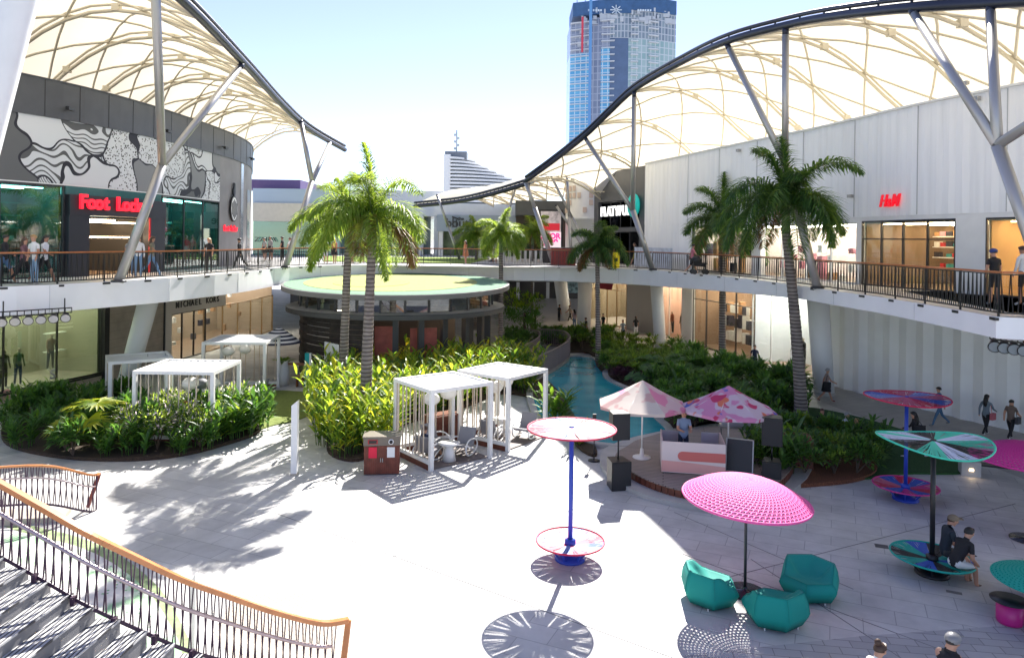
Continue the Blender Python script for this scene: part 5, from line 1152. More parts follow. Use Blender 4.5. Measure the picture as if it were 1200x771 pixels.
def shrub_ginger(seed, H=2.2, n=16, spread=.55, key='lime', w=((.42, .18, .4))):
    rnd = random.Random(seed); t = thing('ginger_plant', 'x', 'plant'); m = MB(); sm_ = MB(); w = (w[0] + rnd.uniform(-.12, .12), w[1] + rnd.uniform(-.12, .1), 0)
    for k in range(n):
        a = rnd.uniform(0, 6.283); r = spread * math.sqrt(rnd.random()); b = Vector((r * math.cos(a), r * math.sin(a), 0)); lean = Vector((math.cos(a), math.sin(a), 0)) * rnd.uniform(.1, .42); h = H * rnd.uniform(.6, 1.08)
        pts = [b + lean * f_ * f_ * h + Vector((0, 0, h * f_)) for f_ in (0, .35, .7, 1)]; sm_.tube(pts, [.018, .015, .012, .006], 4, False)
        pl = rnd.uniform(0, 6.28); dirp = Vector((math.cos(pl), math.sin(pl), 0))
        nl = 9
        for j in range(nl):
            f_ = .18 + .82 * j / (nl - 1); q = b + lean * f_ * f_ * h + Vector((0, 0, h * f_)); sd = 1 if j % 2 else -1
            x = rnd.random(); m.mi = 0 if x < w[0] else (1 if x < w[0] + w[1] else 2)
            dr = dirp * sd + Vector((rnd.uniform(-.35, .35), rnd.uniform(-.35, .35), rnd.uniform(.5, 1.2) + f_ * .6)); leaf(m, q, dr, rnd.uniform(.45, .75), rnd.uniform(.12, .18), .9)
    m.build('foliage', LF[key], t, False); sm_.build('stem', LF['mid'][0], t, False); return t
def shrub_bush(seed, H=1.3, Rr=.8, n=380, L_=.26, w_=.09, key='dark', nm=3, wts=None, droop=.8):
    rnd = random.Random(seed); t = thing('leafy_shrub', 'x', 'shrub'); m = MB(); lob = [(rnd.uniform(-.5, .5) * Rr, rnd.uniform(-.5, .5) * Rr, rnd.uniform(.35, .8) * H, rnd.uniform(.4, .65)) for _ in range(6)]
    for k in range(n):
        lx, ly, lz, lr = rnd.choice(lob); a = rnd.uniform(0, 6.283); e = rnd.uniform(-.5, 1.4); rr = lr * Rr * rnd.uniform(.55, 1.0) ; d_ = Vector((math.cos(a) * math.cos(e), math.sin(a) * math.cos(e), math.sin(e)))
        p = Vector((lx, ly, lz)) + Vector((d_.x * rr, d_.y * rr, d_.z * rr * H / Rr * .5)); p.z = max(.03, p.z); x = rnd.random()
        m.mi = (0 if x < .5 else (1 if x < .85 else 2)) if not wts else (0 if x < wts[0] else (1 if x < wts[0] + wts[1] else 2))
        m.mi = min(m.mi, nm - 1); leaf(m, p, d_ + Vector((rnd.uniform(-.5, .5), rnd.uniform(-.5, .5), rnd.uniform(0, .6))), L_ * rnd.uniform(.7, 1.3), w_ * rnd.uniform(.8, 1.2), droop, seg=2)
    m.build('foliage', LF[key], t, False); s_ = MB()
    for k in range(6): lx, ly, lz, lr = lob[k]; s_.tube([(0, 0, 0), (lx * .5, ly * .5, lz * .5), (lx, ly, lz)], [.03, .02, .01], 4, False)
    s_.build('stem', mat('brown_stem', (.1, .07, .05), .8), t, False); return t
def shrub_spiky(seed, H=1.3, n=9, key='mid', L_=.55, w_=.045, per=26):
    rnd = random.Random(seed); t = thing('spiky_shrub', 'x', 'shrub'); m = MB(); s_ = MB()
    for k in range(n):
        a = rnd.uniform(0, 6.283); r = rnd.uniform(0, .45) * H; z = H * rnd.uniform(.4, .85); c = (r * math.cos(a), r * math.sin(a), z); s_.tube([(c[0] * .4, c[1] * .4, 0), c], [.03, .02], 4, False)
        leaf_bundle(m, c, per, L_, w_, .1, rnd, 1.6, .7, len(LF[key]))
    m.build('foliage', LF[key], t, False); s_.build('stem', MC["brown_stem"], t, False); return t
def fan_palm(seed, H=1.5, n=11, key='dark', Rf=.55, wts=(0, 1)):
    rnd = random.Random(seed); t = thing('fan_palm', 'x', 'palm'); m = MB(); s_ = MB()
    for k in range(n):
        a = 2 * math.pi * k / n + rnd.uniform(-.3, .3); el = rnd.uniform(.35, 1.3); L_ = H * rnd.uniform(.6, .9); d_ = Vector((math.cos(a) * math.cos(el), math.sin(a) * math.cos(el), math.sin(el))); e = d_ * L_ + Vector((0, 0, .1)); s_.tube([(0, 0, .05), d_ * L_ * .5 + Vector((0, 0, .15)), e], [.02, .014, .01], 4, False)
        nn_ = (d_ + Vector((0, 0, .8))).normalized(); x = d_.cross(nn_).normalized(); y = nn_.cross(x).normalized()
        if y.dot(d_) < 0: y = -y
        for j in range(17):
            b = R(-140 + 280 * j / 16); dr = y * math.cos(b) + x * math.sin(b); m.mi = wts[rnd.randrange(len(wts))]; leaf(m, e, dr + Vector((0, 0, .12)), Rf * rnd.uniform(.85, 1.05), .13, .45, side=nn_.cross(dr), seg=2)
    m.build('fronds', LF[key], t, False); s_.build('stalks', LF['mid'][0], t, False); return t
def bark():
    if 'palm_bark' in MC: return MC['palm_bark']
    m = bpy.data.materials.new('palm_bark'); m.use_nodes = True; MC['palm_bark'] = m; n = m.node_tree.nodes; l = m.node_tree.links; b = n['Principled BSDF']; b.inputs['Roughness'].default_value = .9
    tc = n.new('ShaderNodeTexCoord'); wv = n.new('ShaderNodeTexWave'); wv.bands_direction = 'Z'; wv.inputs['Scale'].default_value = 2.1; wv.inputs['Distortion'].default_value = 1.5; wv.inputs['Detail'].default_value = 3; l.new(tc.outputs['Object'], wv.inputs[0])
    r = n.new('ShaderNodeValToRGB'); e = r.color_ramp.elements; e[0].position = .05; e[0].color = (.075, .06, .055, 1); e[1].position = .45; e[1].color = (.24, .21, .19, 1); l.new(wv.outputs[0], r.inputs[0])
    no = n.new('ShaderNodeTexNoise'); no.inputs['Scale'].default_value = 3; no.inputs['Detail'].default_value = 6; l.new(tc.outputs['Object'], no.inputs[0]); mr = n.new('ShaderNodeMapRange'); mr.inputs[3].default_value = .5; mr.inputs[4].default_value = 1.45; l.new(no.outputs[0], mr.inputs[0])
    vm = n.new('ShaderNodeVectorMath'); vm.operation = 'SCALE'; l.new(r.outputs[0], vm.inputs[0]); l.new(mr.outputs[0], vm.inputs['Scale']); l.new(vm.outputs[0], b.inputs['Base Color'])
    bp = n.new('ShaderNodeBump'); bp.inputs['Strength'].default_value = .7; bp.inputs['Distance'].default_value = .03; l.new(wv.outputs[0], bp.inputs['Height']); l.new(bp.outputs[0], b.inputs['Normal']); return m
def palm(seed, label, base, top, r0, r1, FL, nf, key='palm', shaft=1.1, slim=1.0):
    """feather palm: ringed trunk, green crownshaft, arching plumose fronds"""
    rnd = random.Random(seed); t = thing('feather_palm', label, 'palm tree', (*base, 0), 0, 'tall feather palms'); top = Vector(top) - Vector((*base, 0)); m = MB(); N_ = int(top.length / .11); pts = []; rad = []
    for k in range(N_ + 1):
        f_ = k / N_; pts.append((top.x * f_ ** 1.4, top.y * f_ ** 1.4, top.z * f_)); rad.append((r0 + (r1 - r0) * f_ + .35 * r0 * max(0, .12 - f_) * 4) * (1.045 if k % 2 else .965))
    m.tube(pts, rad, 14); m.build('trunk', bark(), t, False)
    cs = MB(); cs.tube([top, top + Vector((0, 0, shaft * .5)), top + Vector((0, 0, shaft))], [r1 * 1.12, r1 * 1.0, r1 * .45], 12); cs.build('crownshaft', mat('crownshaft_green', (.16, .22, .09), .45, var=.15), t, False)
    c = top + Vector((0, 0, shaft * .9)); fr_ = MB(); rc = MB()
    for k in range(nf):
        a = 2.399 * k + rnd.uniform(-.2, .2); u_ = k / (nf - 1); el = R(84 - 86 * u_ ** .85 + rnd.uniform(-12, 12)); dead = u_ > .86 and rnd.random() < .6; L_ = FL * rnd.uniform(.78, 1.12) * (.8 if dead else 1) * (1 - .12 * (u_ < .15)); d_ = Vector((math.cos(a) * math.cos(el), math.sin(a) * math.cos(el), math.sin(el))); q = c.copy(); S_ = 16; path = []
        for j in range(S_ + 1):
            path.append((q.copy(), d_.copy())); q = q + d_ * (L_ / S_); d_ = (d_ + Vector((0, 0, -(.085 + .13 * (j / S_) + .04 * u_)))).normalized()
        rc.tube([p for p, _ in path], [.028 * slim * (1 - .85 * j / S_) + .004 for j in range(S_ + 1)], 4, False)
        for j in range(2, S_ + 1):
            for sub in range(2):
                f_ = (j - (.5 if sub else 0)) / S_; p, dd = path[j]; p = p - dd * (L_ / S_) * (.5 if sub else 0); ll_ = FL * .262 * (math.sin(math.pi * min(1, f_ * .93 + .05)) ** .6 + .12); sd = dd.cross(Vector((0, 0, 1)))
                if sd.length < .05: sd = Vector((math.sin(a), -math.cos(a), 0))
                sd.normalize(); un = sd.cross(dd).normalized()
                for s_ in (-1, 1):
                    for tw in (-.6, -.1, .4, .95):
                        x = rnd.random(); fr_.mi = 2 if (dead and x < .8) else (1 if x < .3 else 0); leaf(fr_, p, sd * s_ * 1 + dd * rnd.uniform(.45, .85) + un * (tw + rnd.uniform(-.2, .2)) * .8, ll_ * rnd.uniform(.75, 1.1), .054 * slim, 1.3, seg=2)
    cr_o = fr_.build('crown', LF[key] + [leafmat('dry_frond', (.22, .13, .05), (.35, .2, .06), .3)], t, False); rc.build('frond_ribs', mat('frond_rib', (.14, .2, .06), .6), cr_o, False); return t
vase(G(332, 451), 'white vase planter with green leaves, the left of two by the striped parasol'); vase(G(365, 462), 'white vase planter with pale flowers, the right of two near the teal totem')
stripe = [mat('navy_cloth', (.02, .025, .06), .8), mat('white_cloth', (.75, .75, .76), .8)]
def striped(label, base, R_, zr, za):
    t = thing('striped_parasol', label, 'parasol', (*base, 0)); MB().tube([(0, 0, 0), (0, 0, za)], .025, 8).build('pole', WHITE, t, False); m = MB(); K = 11; n_ = 32
    for k in range(K):
        m.mi = k % 2; r0, r1 = R_ * k / K, R_ * (k + 1) / K; z0, z1 = za - (za - zr) * (k / K) ** 1.3, za - (za - zr) * ((k + 1) / K) ** 1.3
        i = m.add(*[(max(r, .01) * math.cos(2 * math.pi * j / n_), max(r, .01) * math.sin(2 * math.pi * j / n_), z) for r, z in ((r0, z0), (r1, z1)) for j in range(n_)])
        for j in range(n_): m.face(i + j, i + n_ + j, i + n_ + (j + 1) % n_, i + (j + 1) % n_)
    m.build('canopy', stripe, t, False); MB().lathe([(.01, 0), (.3, 0), (.3, .06), (.03, .08)], 16).build('base', CONC, t, False)
striped('navy and white striped round parasol left of the pavilion', D(326, 440, 38)[:2], 1.15, 1.95, 2.75)
a = D(360, 436, 36); t = thing('teal_totem', 'slim teal and white information totem in the dark pavilion entrance', 'sign', (a[0], a[1], 0)); MB().box(0, 0, 0, .22, .12, 1.75).build('panel', mat('teal_paint', (.0, .35, .36), .5), t, False); MB().box(.15, 0, 0, .09, .12, 1.75).build('white_edge', WHITE, t, False); MB().box(-.02, -.065, 1.15, .1, .012, .1).build('dark_screen', BLACK, t, False)
for i, (px_, d_) in enumerate(((345, 37), (352, 36.4))):
    a = D(px_, 430, d_); t = thing('timber_stool', ['timber bar table behind the left vase planter', 'small timber stool beside the teal totem'][i], 'stool', (a[0], a[1], 0)); h_ = [1.0, .5][i]
    MB().box(0, 0, h_, [1.2, .4][i], .4, .05).build('seat', mat('light_timber', (.3, .13, .06)), t, False)
    for x in (-1, 1): MB().box(x * [.5, .15][i], 0, 0, .05, .3, h_).build('leg', MC["light_timber"], t, False)
# ---- palms
def base_at(px, py): return G(px, py)
palm(1, 'tallest feather palm with ringed trunk rising beside the litter bin', G(427, 517), D(436, 288, 27), .24, .15, 3.1, 16)
palm(2, 'feather palm with slim grey trunk just left of the tallest one', (D(402, 400, 31)[0], 31), D(408, 290, 31), .2, .15, 2.85, 14)
palm(3, 'feather palm in front of the walkway bridge at the right edge of the pavilion roof', (D(587, 400, 45.8)[0], 45.8), D(587, 296, 45.8), .17, .13, 2.4, 15)
palm(4, 'dark feather palm in front of the charcoal shop with white letters', G(701, 426), D(700, 309, 44.5), .17, .13, 2.35, 18, 'palmdark')
palm(5, 'dark feather palm between the footpath shops and the stage', G(846, 437), D(847, 286, 41.4), .2, .17, 3.3, 18, 'palmdark', 1.1, 1.3)
palm(6, 'large dark feather palm with thick leaning trunk in the front right garden', G(939, 497), D(921, 272, 29.6), .27, .17, 3.3, 20, 'palmdark', 1.2, 1.35)
palm(7, 'small feather palm on the terrace beside the sale poster', (D(624, 300, 60)[0], 60), D(624, 288, 60), .12, .1, 2.4, 13)
palm(8, 'small yellowing feather palm on the terrace in front of the grey-banded pavilion', (D(558, 300, 60)[0], 60), D(558, 292, 60), .12, .1, 2.6, 13)
for o in [o for o in C.objects if o.get('category') == 'palm tree' and o.location.y > 55]: o.location.z = 0
# ---- shrub placing
def pin(poly, x, y):
    c = False; n_ = len(poly); j = n_ - 1
    for i in range(n_):
        xi, yi, xj, yj = poly[i][0], poly[i][1], poly[j][0], poly[j][1]
        if (yi > y) != (yj > y) and x < (xj - xi) * (y - yi) / (yj - yi) + xi: c = not c
        j = i
    return c
ALLP = []; ORDI = ['first', 'second', 'third', 'fourth', 'fifth', 'sixth', 'seventh', 'eighth', 'ninth']
ORD = ['closest to', 'second closest to', 'third closest to', 'fourth closest to', 'fifth closest to', 'sixth closest to', 'seventh closest to', 'eighth closest to', 'ninth closest to', 'tenth closest to', 'eleventh closest to', 'twelfth closest to', 'thirteenth closest to', 'fourteenth closest to', 'fifteenth closest to', 'sixteenth closest to', 'seventeenth closest to', 'eighteenth closest to', 'nineteenth closest to', 'twentieth closest to']
def relabel(base, short, marks):
    L_ = [o for o, b_ in ALLP if b_ == base]; cl_ = {}
    for o in L_:
        k = min(marks, key=lambda q: (marks[q][0] - o.location.x) ** 2 + (marks[q][1] - o.location.y) ** 2); cl_.setdefault(k, []).append(o)
    for k, v in cl_.items():
        v.sort(key=lambda o: (marks[k][0] - o.location.x) ** 2 + (marks[k][1] - o.location.y) ** 2)
        for i, o in enumerate(v): o['label'] = short + ', ' + (ORD[i] if i < 20 else 'among the farther ones from') + ' ' + k
def scatter(poly, protos, gap, label, group, seed, smin=.8, smax=1.2, cond=None, z=.12):
    rnd = random.Random(seed); xs = [p[0] for p in poly]; ys = [p[1] for p in poly]; got = []; tries = 0
    while tries < 3000:
        tries += 1; x, y = rnd.uniform(min(xs), max(xs)), rnd.uniform(min(ys), max(ys))
        if not pin(poly, x, y) or pin(POOL, x, y) or (cond and not cond(x, y)) or any((x - a) ** 2 + (y - b) ** 2 < gap * gap for a, b in got): continue
        got.append((x, y)); ALLP.append((rnd.choice(protos).put((x, y, z), rnd.uniform(0, 6.28), label, group, rnd.uniform(smin, smax)), label))
    return got
gin = [Proto(shrub_ginger(s, 2.1)) for s in (1, 2, 3)]
def pgclear(x, y):
    for pg, dp in ((PA, 2.33), (PB, 2.3)):
        t, an, P0, W_ = pg; dx, dy = x - P0.x, y - P0.y; lx, ly = dx * math.cos(an) + dy * math.sin(an), -dx * math.sin(an) + dy * math.cos(an)
        if -.5 < lx < W_ + .6 and -1.1 < ly < dp + .35: return False
    return 376 < 600 + F * x / y < 632 and not pin(POOL, x, y) and not (y > 30.5 and x > 1.2)
_g = len(scatter(bed_mid, gin, .78, 'tall yellow green ginger plant with long blades in the sunlit central bed', 'ginger plants of the central bed', 5, .62, .98, pgclear))
bushd = [Proto(shrub_bush(s, 1.25, .8, 420)) for s in (11, 12)]; bushm = [Proto(shrub_bush(s, 1.0, .6, 300, .2, .08, 'mid', 2)) for s in (13, 14)]
broad = [Proto(shrub_bush(s, 1.5, .9, 260, .5, .17, 'dark', 3, droop=1.0)) for s in (15, 16)]; flow = [Proto(shrub_bush(s, 1.5, .8, 520, .2, .06, 'flower', 3, (.5, .3))) for s in (17, 18)]
purp = [Proto(shrub_bush(19, .6, .55, 260, .2, .08, 'purple', 2))]; spik = [Proto(shrub_spiky(s)) for s in (20, 21)]; spd = [Proto(shrub_spiky(s, 1.5, 10, 'dark', .6, .07)) for s in (22, 23)]
fan = [Proto(fan_palm(s, 1.5, 12)) for s in (24, 25)]; gdk = [Proto(shrub_ginger(s, 1.3, 14, .5, 'dark')) for s in (26, 27)]; gmid = [Proto(shrub_ginger(s, 1.3, 14, .45, 'lime', (.3, .1, .6))) for s in (28,)]
scatter(bed_left, broad + bushd + gdk, .85, 'dark broad-leaved shrub in the shaded left part of the left bed', 'shrubs of the left bed', 7, .55, .85, lambda x, y: x < -11.6 or y < 25.0)
scatter(bed_left, flow, .75, 'sunlit shrub with small pale flowers in the middle of the left bed', 'flowering shrubs of the left bed', 8, .65, .9, lambda x, y: -13.9 < x < -10.3 and y > 25.0)
scatter(bed_left, gmid + gdk, .6, 'upright green plant with long blades at the lawn end of the left bed', 'blade plants of the left bed', 9, .7, 1.0, lambda x, y: x > -10.8)
o = fan_palm(31, 1.6, 9, 'lime', .75, (0, 1)); o.location = (-14.5, 25.3, .3); o['label'] = 'fan palm with yellow striped leaves in the left bed'; o['group'] = 'fan palms'
def inpx(a, b): return lambda x, y: a <= 600 + F * x / y < b
scatter(bed_right, bushd + spik, 1.1, 'dark leafy shrub at the far pool end of the right garden', 'far shrubs of the right garden', 10, .65, .95, inpx(600, 712), .14)
scatter(bed_right, purp, .7, 'low purple-leaved shrub on the pool edge', 'purple shrubs by the pool', 11, .9, 1.2, lambda x, y: inpx(700, 752)(x, y) and y < 43, .14)
scatter(bed_right, spik, .95, 'grey green spiky shrub between the pool and the shops', 'spiky shrubs of the right garden', 12, .7, 1.0, lambda x, y: inpx(712, 795)(x, y) and y > 37.5, .14)
scatter(bed_right, fan + bushd, 1.0, 'fan palm or dark shrub behind the music booth', 'plants behind the booth', 13, .75, 1.1, lambda x, y: inpx(760, 860)(x, y) and y < 40, .14)
scatter(bed_right, broad + spd + gdk, .95, 'dark broad-leaved plant in front of the shaded shopfronts', 'dark plants of the right garden', 14, .65, 1.0, lambda x, y: inpx(795, 960)(x, y), .14)
scatter(bed_front, bushd + bushm + gdk, .62, 'leafy green shrub in the small bed between stage and lawn', 'shrubs of the small front bed', 15, .6, .95, lambda x, y: y > 23.3, .12)
for i, (px_, d_, s_) in enumerate(((600, 47.5, 1.2), (615, 49, 1.25), (632, 49.5, 1.0))): bushd[i % 2].put((D(px_, 400, d_)[0], d_, .1), i, 'dark shrub at the foot of the footbridge by the pavilion', 'shrubs at the footbridge', s_ * .85)['label'] = ['leftmost', 'middle', 'rightmost'][i] + ' of three dark shrubs at the foot of the footbridge'
for i in range(9): (bushd + spik)[i % 4].put((D(600 + i * 14, 400, 53 + (i % 3))[0], 53 + (i % 3), .05), i, 'dark shrub of the hedge row beyond the footbridge', 'hedge shrubs beyond the footbridge', .8)['label'] = ORDI[i] + ' shrub from the left in the dark hedge row beyond the footbridge'
for i, (px_, py_) in enumerate(((650, 497), (676, 524))): gmid[0].put(G(px_, py_), i * 1.3, ['taller', 'lower'][i] + ' yellow green blade plant on the pool edge behind the pool pergola', 'blade plants at the pool edge', [1.0, .6][i])
for i, (px_, py_) in enumerate(((770, 478), (778, 488), (768, 468))): purp[0].put(G(px_, py_), i, ['first', 'second', 'third'][i] + ' low dark shrub from the left spilling over the pool rim near the booth', 'shrubs over the pool rim', .8)
# flowering tree beyond the bridge
t = thing('garden_tree', 'rounded leafy tree with yellow green top beyond the footbridge', 'tree', (D(613, 400, 51)[0], 51, 0)); m = MB(); m.tube([(0, 0, 0), (.1, 0, 1.2), (.05, .1, 2.4)], [.14, .1, .05], 8); m.build('trunk', MC["brown_stem"], t, False)
rnd = random.Random(5); m = MB(); lob = [(rnd.uniform(-1.1, 1.1), rnd.uniform(-1, 1), rnd.uniform(1.2, 3.3), rnd.uniform(.5, .9)) for _ in range(12)]
for k in range(1700):
    lx, ly, lz, lr = rnd.choice(lob); a = rnd.uniform(0, 6.283); e = rnd.uniform(-1, 1.5); d_ = Vector((math.cos(a) * math.cos(e), math.sin(a) * math.cos(e), math.sin(e))); p = Vector((lx, ly, lz)) + d_ * lr * rnd.uniform(.6, 1); m.mi = (0 if rnd.random() < .8 else 1) if p.z < 2.7 else (1 if rnd.random() < .5 else 2); leaf(m, p, d_ + Vector((0, 0, .2)), .26, .1, .6, seg=2)
m.build('crown', [LF['dark'][1], LF['lime'][2], LF['lime'][0]], t, False)

for o in C.objects:
    if o.get('group') == 'ginger plants of the central bed': o.scale = [v * ((1.3 if o.location.x > -5.2 else 1.08) if o.location.y < 30 else .95) for v in o.scale]
relabel('tall yellow green ginger plant with long blades in the sunlit central bed', 'yellow green ginger plant', {'the litter bin': G(446, 557), 'the tallest palm trunk': G(427, 517), 'the slim grey palm trunk': (D(402, 400, 31)[0], 31), 'the left post of the bin pergola': inside(PA, 0, 2.4)[:2], 'the back post of the bin pergola': inside(PA, 2.3, 2.9)[:2], 'the back post of the pool pergola': inside(PB, 1.2, 2.8)[:2], 'the right white vase planter': G(365, 462), 'the pavilion front pillar': (-6.5, 35), 'the coral cafe chairs': (-2.5, 36), 'the pool edge': G(650, 470)})
relabel('dark broad-leaved shrub in the shaded left part of the left bed', 'dark broad-leaved shrub', {'the left tip of the left bed': G(10, 520), 'the display window mannequins': G(30, 480), 'the yellow striped fan palm': (-14.5, 25.3), 'the flowering shrubs': (-12.6, 25.8), 'the open-roofed pergola': (-16, 28.8), 'the front kerb of the left bed': G(150, 541), 'the lawn end of the left bed': G(290, 510)})
relabel('sunlit shrub with small pale flowers in the middle of the left bed', 'pale-flowered shrub', {'the ginger-haired woman': (-11.85, 26.7), 'the front kerb of the left bed': G(160, 541), 'the open-roofed pergola': (-15, 28)})
relabel('upright green plant with long blades at the lawn end of the left bed', 'upright blade plant', {'the lawn': G(300, 500), 'the pale-flowered shrubs': (-11.5, 25)})
relabel('dark leafy shrub at the far pool end of the right garden', 'dark leafy shrub', {'the footbridge end': G(668, 412), 'the far dark palm trunk': G(701, 426), 'the far pool corner': G(700, 430)})
relabel('low purple-leaved shrub on the pool edge', 'low purple-leaved shrub', {'the bend of the pool rim': G(712, 440), 'the cream parasol': G(752, 465)})
relabel('grey green spiky shrub between the pool and the shops', 'grey green spiky shrub', {'the far dark palm trunk': G(701, 426), 'the slanted white column': G(774, 410), 'the bend of the pool rim': G(712, 440)})
relabel('fan palm or dark shrub behind the music booth', 'green garden plant', {'the man in the booth': G(800, 505), 'the pool rim by the booth': G(768, 480), 'the folding cart': G(865, 515)})
relabel('dark broad-leaved plant in front of the shaded shopfronts', 'dark garden plant', {'the middle palm trunk': G(846, 437), 'the thick leaning palm trunk': G(939, 490), 'the man walking past the shops': G(884, 440), 'the slanted white column': G(774, 412), 'the pink and lilac parasol': G(860, 490), 'the right loudspeaker': G(905, 500)})
relabel('leafy green shrub in the small bed between stage and lawn', 'leafy green shrub', {'the right loudspeaker': G(905, 565), 'the timber planter box': G(932, 548), 'the three people on the lawn edge': G(985, 520), 'the brown mulch tip': G(1025, 552)})
# ================================================================== SPINNING DISC SEATS WITH CORD CANOPIES
def cmat(n, c): return mat(n, c, .55)
CO = {'pink': cmat('cord_pink', (.56, .11, .20)), 'red': cmat('cord_red', (.55, .012, .07)), 'blue': cmat('cord_blue', (.03, .10, .48)), 'lblue': cmat('cord_light_blue', (.20, .28, .60)), 'white': cmat('cord_white', (.55, .50, .58)),
      'mint': cmat('cord_mint', (.05, .62, .42)), 'black': cmat('cord_black', (.012, .014, .02)), 'pale': cmat('cord_pale', (.62, .68, .82)), 'teal': cmat('cord_teal', (.0, .36, .30)), 'magenta': cmat('cord_magenta', (.55, .03, .22))}
def cord_disc(name, parent, z, Rr, hub, cols, bow, thick, rimcol, n=150, w=.026, tilt=(0, 0), saddle=0.0, phase=0.0):
    """rim hoop with radial cords wound from an upper and a lower hub ring"""
    keys = []
    for c in cols:
        if c not in keys: keys.append(c)
    m = MB(); ns = len(cols)
    def rim(a): return Vector((Rr * math.cos(a), Rr * math.sin(a), z + saddle * math.cos(2 * a) + tilt[0] * Rr * math.cos(a) + tilt[1] * Rr * math.sin(a)))
    for lay, hz in ((0, thick), (1, -thick)):
        for k in range(n):
            a = 2 * math.pi * (k + .5 * lay) / n + .045 * math.sin(k * 2 * math.pi / n * 17 + lay * .5) + .02 * math.sin(k * 1.7); a2 = a + (.18 if lay else -.18); m.mi = keys.index(cols[int(((a + phase) % (2 * math.pi)) / (2 * math.pi) * ns) % ns])
            p = Vector((hub * math.cos(a2), hub * math.sin(a2), z + bow + hz + tilt[0] * hub * math.cos(a2) + tilt[1] * hub * math.sin(a2))); q = rim(a); s_ = Vector((-math.sin(a), math.cos(a), 0))
            mid = p.lerp(q, .5) + Vector((0, 0, bow * .12)); 
            i = m.add(p - s_ * w * .3, p + s_ * w * .3, mid - s_ * w * .5, mid + s_ * w * .5, q - s_ * w / 2, q + s_ * w / 2); m.face(i, i + 1, i + 3, i + 2); m.face(i + 2, i + 3, i + 5, i + 4)
    d = m.build(name, [CO[k] for k in keys], parent, False)
    m = MB(); m.tube([rim(2 * math.pi * k / 48) for k in range(49)], .022, 6, False); m.build('rim_hoop', rimcol, d, False)
    return d
def disc_seat(label, base, Rs, Rt, cs, ct, polem, rims, ht=3.0, hs=.42, tilt=(0, 0), saddle=0.0, ph=0.0):
    t = thing('spinner_seat', label, 'seat', (*base, 0), 0, 'round spinner seats with cord canopies')
    MB().tube([(0, 0, .0), (0, 0, ht + .05)], .055, 14).build('pole', polem, t, False)
    m = MB(); m.lathe([(.01, 0), (.36, 0), (.36, .05), (.22, .10), (.1, .16), (.1, .3), (.01, .3)], 24)
    for k in range(6): a = k * math.pi / 3; m.bar((.3 * math.cos(a), .3 * math.sin(a), .05), (.62 * Rs * math.cos(a), .62 * Rs * math.sin(a), hs - .05), .04)
    m.build('base', polem, t, False)
    cord_disc('seat_disc', t, hs, Rs, .10, cs, -.10, .03, rims[0], 120, .036, tilt, 0, ph)
    cord_disc('canopy_disc', t, ht, Rt, .08, ct, -.02, .045, rims[1], 150, .034, (0, 0), saddle, ph)
    MB().lathe([(.01, hs - .12), (.13, hs - .12), (.13, hs + .02), (.07, hs + .05)], 16).build('hub', polem, t, False)
    return t
BLU = mat('cobalt_paint', (.02, .06, .42), .35); 
disc_seat('cord seat and pastel pink cord canopy on a cobalt pole in full sun', G(668, 655), .80, 1.04, ['red', 'pink', 'lblue', 'red', 'pink', 'blue', 'pink', 'red', 'lblue', 'pink', 'white', 'blue'], ['pink', 'white', 'pink', 'lblue', 'white', 'pink', 'red', 'white', 'lblue', 'pink', 'white', 'pink'], BLU, (CO['red'], CO['red']), 3.08, .44)
disc_seat('cord seat and pink and blue cord canopy on a shaded cobalt pole by the lawn', G(1061, 585), .88, 1.15, ['magenta', 'blue', 'red', 'blue', 'pink', 'red', 'blue', 'magenta', 'blue', 'red'], ['pink', 'lblue', 'pink', 'red', 'blue', 'lblue', 'pink', 'pink', 'red', 'blue'], BLU, (CO['magenta'], CO['red']), 3.0, .42, (0, 0), .03, .4)
disc_seat('cord seat and mint and black cord canopy on a black pole, two men sitting', G(1092, 672), .86, 1.18, ['blue', 'teal', 'black', 'blue', 'teal', 'black', 'teal', 'blue', 'black', 'teal'], ['mint', 'pale', 'mint', 'black', 'pale', 'mint', 'pale', 'black', 'mint', 'pale', 'black'], BLACK, (CO['teal'], CO['mint']), 3.02, .40, (-.03, .0), .09, .7)
# ================================================================== CROCHET PARASOLS
def lattice(mb, Rr, H_, nr, na, th=.0, hole=.42, rows0=1, fill=2):
    """open crochet dome: each cell is a frame round a hole, alternate rows offset"""
    def P(i, a): f_ = i / nr; r = Rr * f_; return Vector((r * math.cos(a), r * math.sin(a), H_ * (1 - f_ ** 2.2)))
    for i in range(nr):
        for k in range(na):
            o = .5 * (i % 2); a0, a1 = 2 * math.pi * (k + o) / na, 2 * math.pi * (k + 1 + o) / na; q = [P(i, a0), P(i, a1), P(i + 1, a1), P(i + 1, a0)]
            if i == 0: mb.poly(q[0], q[2], q[3]); continue
            if i < fill: mb.poly(*q); continue
            c = sum(q, Vector()) / 4; h = [c + (x - c) * hole for x in q]; j = mb.add(*q, *h)
            for e in range(4): mb.face(j + e, j + (e + 1) % 4, j + 4 + (e + 1) % 4, j + 4 + e)
